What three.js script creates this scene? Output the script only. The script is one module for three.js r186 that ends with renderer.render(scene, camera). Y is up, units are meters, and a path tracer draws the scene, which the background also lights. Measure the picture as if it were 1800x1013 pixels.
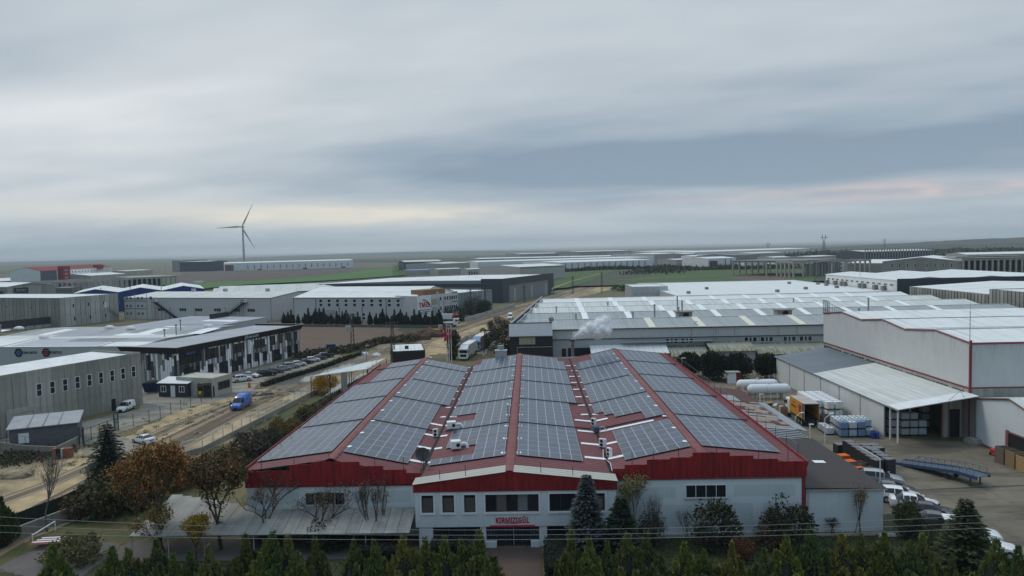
import*as THREE from 'three';
import {mergeGeometries,toCreasedNormals,mergeVertices} from 'three/addons/utils/BufferGeometryUtils.js';
import {RoundedBoxGeometry} from 'three/addons/geometries/RoundedBoxGeometry.js';
import {MarchingCubes} from 'three/addons/objects/MarchingCubes.js';
import {TextGeometry} from 'three/addons/geometries/TextGeometry.js';
import {FontLoader} from 'three/addons/loaders/FontLoader.js';

// ---------- camera: a drone 30 m above an industrial estate, x right, -z into the picture ----------
const scene=new THREE.Scene();
const camera=new THREE.PerspectiveCamera(44.44,16 / 9,0.5,16000);
camera.position.set(0,30,0);
camera.rotation.order='YXZ';
camera.rotation.set(THREE.MathUtils.degToRad(-3.13),THREE.MathUtils.degToRad(1.46),THREE.MathUtils.degToRad(-1.3));
const renderer=new THREE.WebGLRenderer({antialias:true});
renderer.toneMapping=THREE.LinearToneMapping;
renderer.toneMappingExposure=1.3;
renderer.shadowMap.enabled=true;
scene.fog=new THREE.FogExp2(0xb9c6cd,0.00011);

// ---------- seeded noise ----------
const rng=(s)=>()=>{s=(s+0x6d2b79f5) | 0;let t=Math.imul(s ^ (s >>> 15),1 | s);t=(t+Math.imul(t ^ (t >>> 7),61 | t)) ^ t;return ((t ^ (t >>> 14)) >>> 0) / 4294967296;};
const hsh=(x,y,s)=>{let h=Math.imul(x,374761393) ^ Math.imul(y,668265263) ^ Math.imul(s,2147483647 ^ 974634);h=Math.imul(h ^ (h >>> 13),1274126177);return ((h ^ (h >>> 16)) >>> 0) / 4294967296;};
function vn(x,y,px,py,s=1){                      // value noise that repeats every px, py cells
  const xi=Math.floor(x),yi=Math.floor(y),fx=x - xi,fy=y - yi,u=fx*fx*(3 - 2*fx),v=fy*fy*(3 - 2*fy);
  const m=(a,p)=>((a % p)+p) % p,x0=m(xi,px),x1=m(xi+1,px),y0=m(yi,py),y1=m(yi+1,py);
  const a=hsh(x0,y0,s),b=hsh(x1,y0,s),c=hsh(x0,y1,s),d=hsh(x1,y1,s);
  return a+(b - a)*u+(c - a)*v+(a - b - c+d)*u*v;
}
function fbm(u,v,fx,fy,oct,s=1){let a=0.5,t=0,n=0;for (let i=0;i<oct;i++){t += a*vn(u*fx,v*fy,fx,fy,s+i*7);n += a;a *= 0.55;fx *= 2;fy *= 2;} return t / n;}
const clamp=(x,a=0,b=1)=>Math.min(b,Math.max(a,x)),mix=(a,b,t)=>a+(b - a)*t,sstep=(a,b,x)=>{const t=clamp((x - a) / (b - a));return t*t*(3 - 2*t);};
const enc=(c)=>c <= 0.0031308?c*12.92:1.055*Math.pow(c,1 / 2.4) - 0.055;
const lin=(c)=>{c /= 255;return c <= 0.04045?c / 12.92:Math.pow((c+0.055) / 1.055,2.4);};

// ---------- sky: a high overcast in drawn-out bands, brighter towards the zenith, pale gaps low down ----------
{
  const W=2048,H=1024,data=new Float32Array(W*H*4);
  const g2=(x,y,cx,cy,sx,sy)=>Math.exp(-(((x - cx) / sx) ** 2) - (((y - cy) / sy) ** 2));
  for (let r=0;r<H;r++){
    const up=((r+0.5) / H - 0.5)*Math.PI,el=up*180 / Math.PI,y=Math.sin(Math.max(up,0.004));
    for (let c=0;c<W;c++){
      const rd=((c+0.5) / W - 0.5)*2*Math.PI,dx=Math.cos(rd)*Math.cos(up),dz=Math.sin(rd)*Math.cos(up),az=Math.atan2(dx,-dz)*180 / Math.PI;
      const k=1 / (y+0.07),X=dx*k,Z=dz*k;
      // long soft bands, running a little askew
      const xr=X*0.95+Z*0.32,zr=Z*0.95 - X*0.32;
      const w1=fbm(xr / 64+0.5,zr / 64+0.5,26,44,5,11),w2=fbm(xr / 64+0.2+w1*0.02,zr / 64+0.7,60,130,4,31),w3=fbm(xr / 64+0.1,zr / 64+0.3,11,16,3,51);
      let d=(w3 - 0.5)*1.5+(w1 - 0.5)*1.25+(w2 - 0.5)*0.5;  // cloud thickness
      let t=0.47 - d*0.74;
      // broad weather: a thick dark bank to the right of ahead, thin bright cloud to the left
      t += 0.52*g2(az,el,-33,8.5,13,4)+0.16*g2(az,el,-26,16,16,5) - 0.20*g2(az,el,-38,12.2,8,1.6) - 0.08*g2(az,el,-12,7.2,12,2.2);
      t -= 0.33*g2(az,el,22,5.8,24,2.6)+0.12*g2(az,el,4,5.6,14,2.6)+0.05*g2(az,el,25,11,18,4);
      t += 0.15*g2(az,el,8,20,40,6);
      t=clamp(t,0.06,1.1);
      let R=mix(0.172,0.59,t),G=mix(0.245,0.62,t),B=mix(0.325,0.635,t);
      // pale gap under the bank
      const wisp=fbm(az / 90+0.5,el / 30,20,60,4,77),ws=sstep(0.32,0.72,wisp);
      const gapL=g2(az,el,-14,2.9,12,0.75)*1.5*mix(0.55,1,ws)+g2(az,el,-30,3.4,14,1.0)*0.3,gapR=g2(az,el,27,3.5,10,0.55)*mix(0.15,1,ws)*1.3+g2(az,el,12,2.9,6,0.5)*ws*0.3;
      const gl=clamp(gapL),gr=clamp(gapR);R=mix(mix(R,0.76,gl),0.66,gr);G=mix(mix(G,0.69,gl),0.5,gr);B=mix(mix(B,0.56,gl),0.47,gr);
      // air near the horizon
      const hz=Math.exp(-Math.max(el,0) / 2.3)*0.7;
      R=mix(R,0.54,hz);G=mix(G,0.6,hz);B=mix(B,0.625,hz);
      const cie=1+1.35*sstep(18,80,el);
      const i=(r*W+c)*4;
      data[i]=R*cie;data[i+1]=G*cie;data[i+2]=B*cie;data[i+3]=1;
      if (el<0){data[i]=0.2;data[i+1]=0.2;data[i+2]=0.18;}
   }
 }
  const sky=new THREE.DataTexture(data,W,H,THREE.RGBAFormat,THREE.FloatType);
  sky.mapping=THREE.EquirectangularReflectionMapping;sky.magFilter=THREE.LinearFilter;sky.minFilter=THREE.LinearFilter;sky.needsUpdate=true;
  scene.background=sky;scene.environment=sky;
}
const sun=new THREE.DirectionalLight(0xfff1e0,0.8);
sun.name='sun';sun.position.set(-160,210,-190);sun.target.position.set(0,0,-110);
sun.castShadow=true;sun.shadow.radius=25;sun.shadow.mapSize.set(2048,2048);
Object.assign(sun.shadow.camera,{left:-220,right:220,top:220,bottom:-220,near:1,far:900});
scene.add(sun,sun.target);

// ---------- textures ----------
function tex(size,fn,rep,rot=0){                  // fn(u, v) -> linear [r, g, b]; rep = metres that one repeat covers
  const n=size,d=new Uint8Array(n*n*4);
  for (let j=0;j<n;j++) for (let i=0;i<n;i++){const c=fn((i+0.5) / n,(j+0.5) / n),o=(j*n+i)*4;for (let k=0;k<3;k++) d[o+k]=Math.round(255*enc(clamp(c[k])));d[o+3]=255;}
  const t=new THREE.DataTexture(d,n,n);t.colorSpace=THREE.SRGBColorSpace;t.wrapS=t.wrapT=THREE.RepeatWrapping;t.magFilter=THREE.LinearFilter;t.needsUpdate=true;
  t.repeat.set(1 / rep[0],1 / rep[1]);t.rotation=rot;return t;
}
const retex=(t,rep,rot=0)=>{const c=t.clone();c.repeat.set(1 / rep[0],1 / rep[1]);c.rotation=rot;return c;};
const grey=(v)=>[v,v,v];
const T={};
T.blotch=tex(512,(u,v)=>grey(0.62+0.26*fbm(u,v,5,5,6,3)+0.2*fbm(u,v,19,19,4,9)),[14,14]);
T.wall=tex(512,(u,v)=>{const s=fbm(u,v,40,3,4,5),b=fbm(u,v,4,4,5,8),st=sstep(0.55,0.8,fbm(u,v,70,2,3,15))*sstep(0.25,1,v);const k=0.80+0.12*b+0.1*s - 0.24*st;return [k,k*1.002,k*0.995];},[16,8]);
T.conc=tex(512,(u,v)=>{const s=fbm(u,v,34,2,5,25),b=fbm(u,v,5,5,6,28),f=fbm(u,v,60,60,3,38);const k=0.34+0.42*s+0.3*b+0.12*f;return [k*1.0,k*0.985,k*0.94];},[18,10]);
const rib=(p)=>{const f=p - Math.floor(p);return sstep(0.06,0.14,f)*(1 - sstep(0.30,0.38,f));};
T.ribU=tex(512,(u,v)=>{const r=rib(u*8),k=0.78+0.14*fbm(u,v,4,6,5,41)+0.1*fbm(u,v,30,4,3,44) - 0.07*(1 - r)*(0.5+fbm(u,v,8,8,3,2));return grey(k);},[2.4,9]);
T.ribV=tex(512,(v,u)=>{const r=rib(u*8),k=0.78+0.14*fbm(u,v,4,6,5,41)+0.1*fbm(u,v,30,4,3,44) - 0.07*(1 - r)*(0.5+fbm(u,v,8,8,3,2));return grey(k);},[9,2.4]);
T.roofU=tex(512,(u,v)=>{const f=(u*12) % 1,k=0.80+0.2*fbm(u,v,3,5,5,51)+0.08*fbm(u,v,40,6,3,53) - (f<0.1?0.2:0) - 0.09*hsh(Math.floor(u*12),3,9) - 0.14*sstep(0.55,0.75,fbm(u,v,60,3,4,57));return grey(k);},[12,18]);
T.roofV=tex(512,(v,u)=>{const f=(u*12) % 1,k=0.80+0.2*fbm(u,v,3,5,5,51)+0.08*fbm(u,v,40,6,3,53) - (f<0.1?0.2:0) - 0.09*hsh(Math.floor(u*12),3,9) - 0.14*sstep(0.55,0.75,fbm(u,v,60,3,4,57));return grey(k);},[18,12]);
T.dirtWall=tex(512,(u,v)=>{const dr=fbm(u,v,90,2,4,61),b=fbm(u,v,6,6,5,63),bot=sstep(0.55,0.8,dr);const k=0.95 - 0.12*bot*b - 0.16*(b>0.5?b - 0.5:0);return [k,k*0.995,k*0.97];},[15,7.5]);
T.red=tex(512,(u,v)=>{const s=fbm(u,v,50,2,5,71),b=fbm(u,v,5,4,4,73),r=rib(u*40),k=0.25+0.95*s+0.3*b - 0.12*(1 - r) ;return [k*1.02,k*0.8,k*0.8];},[12,4]);
T.redroof=tex(512,(u,v)=>{const b=fbm(u,v,6,6,6,81),f=fbm(u,v,40,40,3,83),k=0.55+0.35*b+0.25*f,d=sstep(0.5,0.75,b)*0.35;return [k,mix(k,k*1.5,d),mix(k,k*1.4,d)];},[11,11]);
T.cells=tex(512,(u,v)=>{const a=(u*6) % 1,b=(v*20) % 1,g=Math.min(Math.min(a,1 - a) / 1,1)<0.035||Math.min(b,1 - b)<0.05||Math.abs(v - 0.5)<0.008;const k=0.72+0.22*hsh(Math.floor(u*6),Math.floor(v*20),5);return g?[0.95,1,1]:[k*0.85,k*0.9,k*0.95];},[1,1]);
T.dirt=tex(1024,(u,v)=>{const a=fbm(u,v,5,5,7,91),b=fbm(u,v,24,24,5,93),c=fbm(u,v,3,3,3,95),m=sstep(0.4,0.56,a*0.75+c*0.25),k=0.45+0.75*b;return [mix(0.55,1,m)*k,mix(0.52,0.93,m)*k,mix(0.47,0.78,m)*k];},[38,38]);
T.ruts=tex(1024,(u,v)=>{const w=0.05*(fbm(u,v,2,3,3,101) - 0.5),x=u+w;let k=0.62+0.45*fbm(x,v,34,3,5,103)+0.25*(fbm(u,v,20,40,5,105) - 0.5);const s=fbm(x,v,7,2,4,107);k *= mix(0.45,1.2,sstep(0.38,0.58,s));return [k,k*0.92,k*0.78];},[12,60]);
T.grass=tex(1024,(u,v)=>{const a=fbm(u,v,6,6,6,111),b=fbm(u,v,60,60,4,113),m=sstep(0.35,0.65,a);const k=0.55+0.8*b;return [mix(0.62,1.1,m)*k,mix(0.85,0.9,m)*k,mix(0.5,0.55,m)*k];},[22,22]);
T.plough=tex(512,(u,v)=>{const l=0.5+0.5*Math.sin((u*24+0.8*fbm(u,v,4,4,3,121))*6.283),a=fbm(u,v,8,8,6,123);const k=0.6+0.14*l+0.5*a;return [k,k*0.95,k*0.9];},[40,40]);
T.slab=tex(1024,(u,v)=>{const gx=(u*4) % 1,gy=(v*4) % 1,j=Math.min(gx,1 - gx)<0.008||Math.min(gy,1 - gy)<0.008?0.6:1,a=fbm(u,v,4,4,6,131),b=fbm(u,v,30,30,4,133),st=sstep(0.48,0.66,fbm(u,v,3,12,5,135));const k=(0.42+0.65*a+0.25*b)*j*(1 - 0.36*st);return [k,k*0.955,k*0.865];},[24,24]);
T.mossroof=tex(512,(u,v)=>{const p=fbm(u,v,46,2,5,141),q=fbm(u,v,5,5,4,143),m=sstep(0.42,0.75,p*0.7+q*0.3+0.35*(v - 0.5)),f=(u*18) % 1,k=(f<0.14?0.82:1)*(0.8+0.25*q);return [mix(1,0.42,m)*k,mix(0.98,0.39,m)*k,mix(0.86,0.25,m)*k];},[12,5]);
T.rust=tex(512,(u,v)=>{const rows=Math.floor(v*14),x=u*6+hsh(rows,1,5),bx=Math.floor(x),h=hsh(bx,rows,7),n=fbm(u,v,30,30,4,151),m=sstep(0.4,0.5,h*0.6+n*0.4),f=(v*14) % 1<0.12?0.5:1;return [mix(0.14,0.5,m)*f*(0.7+0.5*n),mix(0.055,0.42,m)*f*(0.7+0.5*n),mix(0.035,0.36,m)*f*(0.7+0.5*n)];},[14,14]);

// ---------- materials ----------
const mat=(c,o={})=>{const {phys,...rest}=o;return new (phys?THREE.MeshPhysicalMaterial:THREE.MeshStandardMaterial)({color:new THREE.Color().setRGB(...c),roughness:0.85,...rest});};
const M={
  white:mat([0.74,0.76,0.76],{map:T.wall}),whitePlain:mat([0.72,0.74,0.74],{roughness:0.6}),dirtyWhite:mat([0.62,0.655,0.67],{map:T.dirtWall}),
  frontWhite:mat([0.66,0.72,0.76],{map:T.dirtWall}),grime:mat([0.4,0.41,0.39],{map:T.conc}),
  sheetW:mat([0.56,0.575,0.575],{map:T.ribU,roughness:0.6}),sheetG:mat([0.36,0.39,0.41],{map:T.ribU,roughness:0.6}),sheetD:mat([0.045,0.055,0.075],{map:T.ribU,roughness:0.6}),
  sheetL:mat([0.44,0.46,0.47],{map:T.ribU,roughness:0.6}),black:mat([0.016,0.016,0.02],{roughness:0.6}),blackSheet:mat([0.014,0.012,0.016],{map:T.ribU,roughness:0.55}),
  roofW:mat([0.80,0.83,0.82],{map:T.roofU,roughness:0.6}),roofWv:mat([0.80,0.83,0.82],{map:T.roofV,roughness:0.6}),roofC:mat([0.66,0.69,0.66],{map:T.roofU,roughness:0.65}),roofG:mat([0.36,0.395,0.40],{map:T.roofU,roughness:0.6}),
  roofBright:mat([0.86,0.88,0.88],{map:T.blotch,roughness:0.6}),slate:mat([0.15,0.185,0.215],{map:T.roofV,roughness:0.6}),
  skylight:mat([0.85,0.88,0.9],{roughness:0.35}),skyCream:mat([0.72,0.69,0.55],{roughness:0.45}),
  conc:mat([0.36,0.36,0.34],{map:T.conc}),concL:mat([0.46,0.46,0.44],{map:T.conc}),concD:mat([0.3,0.3,0.285],{map:T.conc}),concB:mat([0.3,0.35,0.38],{map:T.conc}),
  red:mat([0.30,0.012,0.018],{map:T.red,roughness:0.6}),redTrim:mat([0.2,0.022,0.032],{roughness:0.55}),redRoof:mat([0.185,0.052,0.055],{map:T.redroof,roughness:0.6}),redRidge:mat([0.22,0.062,0.06],{map:T.redroof,roughness:0.6}),
  clearSheet:mat([0.46,0.455,0.41],{map:T.dirtWall,roughness:0.5}),moss:mat([0.4,0.4,0.36],{map:T.mossroof}),rust:mat([0.62,0.62,0.62],{map:T.rust}),rustDark:mat([0.105,0.05,0.04],{map:T.ribV}),brownRoof:mat([0.052,0.043,0.042],{map:T.ribU,roughness:0.8}),tinGrey:mat([0.33,0.37,0.4],{map:T.ribV,roughness:0.5,metalness:0.2}),
  glass:mat([0.018,0.022,0.028],{roughness:0.12}),glassB:mat([0.03,0.035,0.04],{roughness:0.2}),glassCurtain:mat([0.34,0.34,0.24],{roughness:0.4}),dark:mat([0.012,0.012,0.013],{roughness:0.9}),
  frame:mat([0.72,0.74,0.75],{roughness:0.5}),frameBr:mat([0.055,0.035,0.03],{roughness:0.5}),steel:mat([0.3,0.31,0.32],{roughness:0.5,metalness:0.4}),galv:mat([0.42,0.44,0.45],{roughness:0.45,metalness:0.5}),rail:mat([0.6,0.62,0.62],{roughness:0.5}),darkSteel:mat([0.035,0.04,0.045],{roughness:0.6}),greenSteel:mat([0.02,0.05,0.045],{roughness:0.6}),
  pv:mat([0.02,0.044,0.09],{phys:1,map:T.cells,roughness:0.3,clearcoat:0.3,clearcoatRoughness:0.16}),pvFrame:mat([0.42,0.45,0.47],{roughness:0.4}),orange:mat([0.6,0.13,0.015]),wood:mat([0.3,0.2,0.11],{map:T.wall}),woodY:mat([0.45,0.3,0.13],{map:T.wall}),woodG:mat([0.17,0.13,0.1],{map:T.wall}),
  blue:mat([0.015,0.04,0.16]),bluePaint:mat([0.012,0.12,0.46],{phys:1,roughness:0.35,clearcoat:0.6}),blueDrum:mat([0.02,0.05,0.28],{roughness:0.4}),yellow:mat([0.62,0.27,0.015],{roughness:0.5}),brickOr:mat([0.3,0.15,0.07],{map:T.blotch}),redPaint:mat([0.45,0.02,0.02],{roughness:0.4}),
  tyre:mat([0.018,0.018,0.018]),rim:mat([0.4,0.41,0.42],{roughness:0.35,metalness:0.6}),carGlass:mat([0.012,0.015,0.018],{roughness:0.06}),lampGlass:mat([0.55,0.57,0.58],{roughness:0.15}),tail:mat([0.35,0.015,0.02],{roughness:0.25}),
  carWhite:mat([0.78,0.79,0.8],{phys:1,roughness:0.35,clearcoat:0.8}),carSilver:mat([0.36,0.39,0.41],{phys:1,roughness:0.35,clearcoat:0.8,metalness:0.3}),carBlack:mat([0.02,0.02,0.024],{phys:1,roughness:0.3,clearcoat:0.8}),carGrey:mat([0.085,0.088,0.095],{phys:1,roughness:0.35,clearcoat:0.8,metalness:0.2}),
  bark:mat([0.07,0.055,0.045]),barkGrey:mat([0.14,0.125,0.115]),leaf:mat([1,1,1],{vertexColors:true,roughness:0.9,side:THREE.DoubleSide}),
  dirt:mat([0.48,0.385,0.245],{map:T.dirt}),road:mat([0.27,0.215,0.15],{map:T.ruts}),mud:mat([0.16,0.13,0.1],{map:T.dirt,roughness:0.45}),puddle:mat([0.17,0.165,0.145],{roughness:0.12}),grassDark:mat([0.034,0.044,0.015],{map:T.grass}),field:mat([0.047,0.105,0.022],{map:T.grass}),fieldBr:mat([0.125,0.085,0.058],{map:T.plough}),fieldDark:mat([0.085,0.07,0.06],{map:T.plough}),earth:mat([0.135,0.125,0.085],{map:T.grass}),slab:mat([0.285,0.275,0.25],{map:T.slab}),yard:mat([0.185,0.165,0.132],{map:T.slab}),brickPath:mat([0.11,0.075,0.062],{map:T.blotch}),paving:mat([0.13,0.115,0.105],{map:T.blotch}),
};

// ---------- mesh builder: quads, boxes, bars; uv in metres ----------
const V=(x,y,z)=>new THREE.Vector3(x,y,z);
class MB {
  constructor(){this.p=[];this.u=[];this.extra=[];}
  tri(a,b,c){
    this.p.push(...a,...b,...c);
    const ux=b[0] - a[0],uy=b[1] - a[1],uz=b[2] - a[2],vx=c[0] - a[0],vy=c[1] - a[1],vz=c[2] - a[2];
    const nx=Math.abs(uy*vz - uz*vy),ny=Math.abs(uz*vx - ux*vz),nz=Math.abs(ux*vy - uy*vx);
    for (const q of [a,b,c]) if (ny >= nx*0.9&&ny >= nz*0.9) this.u.push(q[0],q[2]);else if (nx>nz) this.u.push(q[2],q[1]);else this.u.push(q[0],q[1]);
    return this;
 }
  quad(a,b,c,d){return this.tri(a,b,c).tri(a,c,d);}
  box(x0,x1,y0,y1,z0,z1){
    const P=[[x0,y0,z1],[x1,y0,z1],[x1,y1,z1],[x0,y1,z1],[x0,y0,z0],[x1,y0,z0],[x1,y1,z0],[x0,y1,z0]];
    for (const [a,b,c,d] of [[0,1,2,3],[5,4,7,6],[4,0,3,7],[1,5,6,2],[3,2,6,7],[4,5,1,0]]) this.quad(P[a],P[b],P[c],P[d]);
    return this;
 }
  slab(a,b,c,d,t){                                  // top corners counter-clockwise seen from above, thickness t downwards
    const k=(q)=>[q[0],q[1] - t,q[2]],A=k(a),B=k(b),C=k(c),D=k(d);
    return this.quad(a,b,c,d).quad(D,C,B,A).quad(A,B,b,a).quad(B,C,c,b).quad(C,D,d,c).quad(D,A,a,d);
 }
  bar(a,b,r,n=5,r2=r){
    const p=V(...a),q=V(...b),d=q.clone().sub(p).normalize(),s=Math.abs(d.y)>0.9?V(1,0,0):V(0,1,0),e=s.clone().cross(d).normalize(),f=d.clone().cross(e),ring=(o,R)=>Array.from({length:n},(_,i)=>{const t=i / n*6.2832;return o.clone().addScaledVector(e,Math.cos(t)*R).addScaledVector(f,Math.sin(t)*R).toArray();});
    const A=ring(p,r),B=ring(q,r2);
    for (let i=0;i<n;i++){const j=(i+1) % n;this.quad(A[i],A[j],B[j],B[i]);if (i>0&&i<n - 1){this.tri(B[0],B[i],B[i+1]);this.tri(A[0],A[i+1],A[i]);}}
    return this;
 }
  path(pts,r,n=5){for (let i=1;i<pts.length;i++) this.bar(pts[i - 1],pts[i],r,n);return this;}
  add(g,m){g=g.index?g.toNonIndexed():g.clone();if (m) g.applyMatrix4(m);for (const k of Object.keys(g.attributes)) if (!['position','normal','uv'].includes(k)) g.deleteAttribute(k);this.extra.push(g);return this;}
  geo(){
    const l=[...this.extra];
    if (this.p.length){const g=new THREE.BufferGeometry();g.setAttribute('position',new THREE.Float32BufferAttribute(this.p,3));g.setAttribute('uv',new THREE.Float32BufferAttribute(this.u,2));g.computeVertexNormals();l.push(g);}
    return l.length>1?mergeGeometries(l):l[0];
 }
  to(name,m,parent,world=false){const g=this.geo();if (world&&parent){parent.updateMatrixWorld(true);g.applyMatrix4(parent.matrixWorld.clone().invert());} return mesh(name,g,m,parent);}
}
const used={},numbered=(n)=>{const k=used[n]=(used[n] ?? -1)+1;return k?n+'_'+String(k).padStart(3,'0'):n;};
function mesh(name,geo,m,parent){const o=new THREE.Mesh(geo,m);o.name=parent?name:numbered(name);o.castShadow=o.receiveShadow=true;(parent ?? scene).add(o);return o;}
function tag(o,label,category,group,kind){if (label) o.userData.label=label;if (category) o.userData.category=category;if (group) o.userData.group=group;if (kind) o.userData.kind=kind;return o;}
function thing(name,label,category,[x,y,z]=[0,0,0],turn=0,group){const o=new THREE.Group();o.name=numbered(name);o.position.set(x,y,z);o.rotation.y=turn;scene.add(o);o.updateMatrixWorld(true);return tag(o,label,category,group);}
function dup(src,[x,y,z],turn,label,group,s=1){const o=src.clone();o.name=numbered(src.name.replace(/_\d{3}$/,''));o.userData={...src.userData,label};if (group) o.userData.group=group;o.position.set(x,y,z);o.rotation.y=turn;if (s.length) o.scale.set(...s);else o.scale.setScalar(s);scene.add(o);return o;}
const swap=(o,from,to)=>o.traverse((c)=>{if (c.isMesh&&c.material===from) c.material=to;});
const geos={},cache=(k,f)=>geos[k] ??= f();

function sheet(name,pts,y,m,rough=0,kind='structure',seed=1){     // a ground sheet; rough = how far its outline wanders, in metres
  let P=pts;
  if (rough){const r=rng(seed*77+pts.length);P=[];pts.forEach((a,i)=>{const b=pts[(i+1) % pts.length],L=Math.hypot(b[0] - a[0],b[1] - a[1]),n=Math.max(1,Math.min(60,Math.round(L / (rough*2.2))));for (let k=0;k<n;k++){const t=k / n,w=(k?1:0.3)*rough;P.push([mix(a[0],b[0],t)+(r() - 0.5)*2*w,mix(a[1],b[1],t)+(r() - 0.5)*2*w]);}});}
  const v=P.map((q)=>new THREE.Vector2(q[0],q[1])),f=THREE.ShapeUtils.triangulateShape(v,[]),b=new MB();
  for (const [i,j,k] of f){const A=[P[i][0],y,P[i][1]],B=[P[j][0],y,P[j][1]],C=[P[k][0],y,P[k][1]];const up=(B[2] - A[2])*(C[0] - A[0]) - (B[0] - A[0])*(C[2] - A[2]);up>0?b.tri(A,B,C):b.tri(A,C,B);}
  const o=b.to(name,m);if (kind) o.userData.kind=kind;return o;
}
function strip(name,line,w,y,m,kind='structure'){                      // a road: uv runs across and along
  const p=[],u=[],idx=[];let s=0;
  line.forEach((q,i)=>{const a=line[Math.max(0,i - 1)],b=line[Math.min(line.length - 1,i+1)],L=Math.hypot(b[0] - a[0],b[1] - a[1]),nx=-(b[1] - a[1]) / L,nz=(b[0] - a[0]) / L,W=(Array.isArray(w)?w[i]:w) / 2;if (i) s += Math.hypot(q[0] - line[i - 1][0],q[1] - line[i - 1][1]);for (const k of [-1,0,1]){p.push(q[0]+nx*W*k,y,q[1]+nz*W*k);u.push(W*(k+1),s);} if (i){const o=(i - 1)*3;for (const c of [0,1]) idx.push(o+c,o+c+1,o+c+3,o+c+1,o+c+4,o+c+3);}});
  const g=new THREE.BufferGeometry();g.setAttribute('position',new THREE.Float32BufferAttribute(p,3));g.setAttribute('uv',new THREE.Float32BufferAttribute(u,2));g.setIndex(idx);g.computeVertexNormals();
  if (g.attributes.normal.getY(0)<0){for (let i=0;i<idx.length;i += 3) [idx[i],idx[i+1]]=[idx[i+1],idx[i]];g.setIndex(idx);g.computeVertexNormals();}
  const o=mesh(name,g,m);o.userData.kind=kind;return o;
}

// a window: frame bars with a pane as its child; made once per size
function win(parent,name,[x,y,z],ry,w,h,{fm=M.frame,pm=M.glass,nx=1,ny=1,fw=0.07,proud=0.06}={}){
  const F=cache(`wf${w},${h},${nx},${ny},${fw},${proud}`,()=>{const b=new MB();for (let i=0;i <= nx;i++){const c=-w / 2+w*i / nx,e=i===0||i===nx?fw:fw*0.7;b.box(c - (i===0?0:i===nx?e:e / 2),c+(i===0?e:i===nx?0:e / 2),-h / 2+fw,h / 2 - fw,0,proud);} for (let j=0;j <= ny;j++){const c=-h / 2+h*j / ny;if (j===0) b.box(-w / 2,w / 2,c,c+fw,0,proud+0.002);else if (j===ny) b.box(-w / 2,w / 2,c - fw,c,0,proud+0.002);else b.box(-w / 2+fw,w / 2 - fw,c - fw*0.35,c+fw*0.35,0,proud - 0.003);} return b.geo();});
  const G=cache(`wp${w},${h},${fw},${proud}`,()=>new MB().box(-w / 2+fw*0.5,w / 2 - fw*0.5,-h / 2+fw*0.5,h / 2 - fw*0.5,0.001,proud*0.35).geo());
  const f=mesh(name,F,fm,parent);f.position.set(x,y,z);f.rotation.y=ry;mesh('pane',G,pm,f);return f;
}
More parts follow.
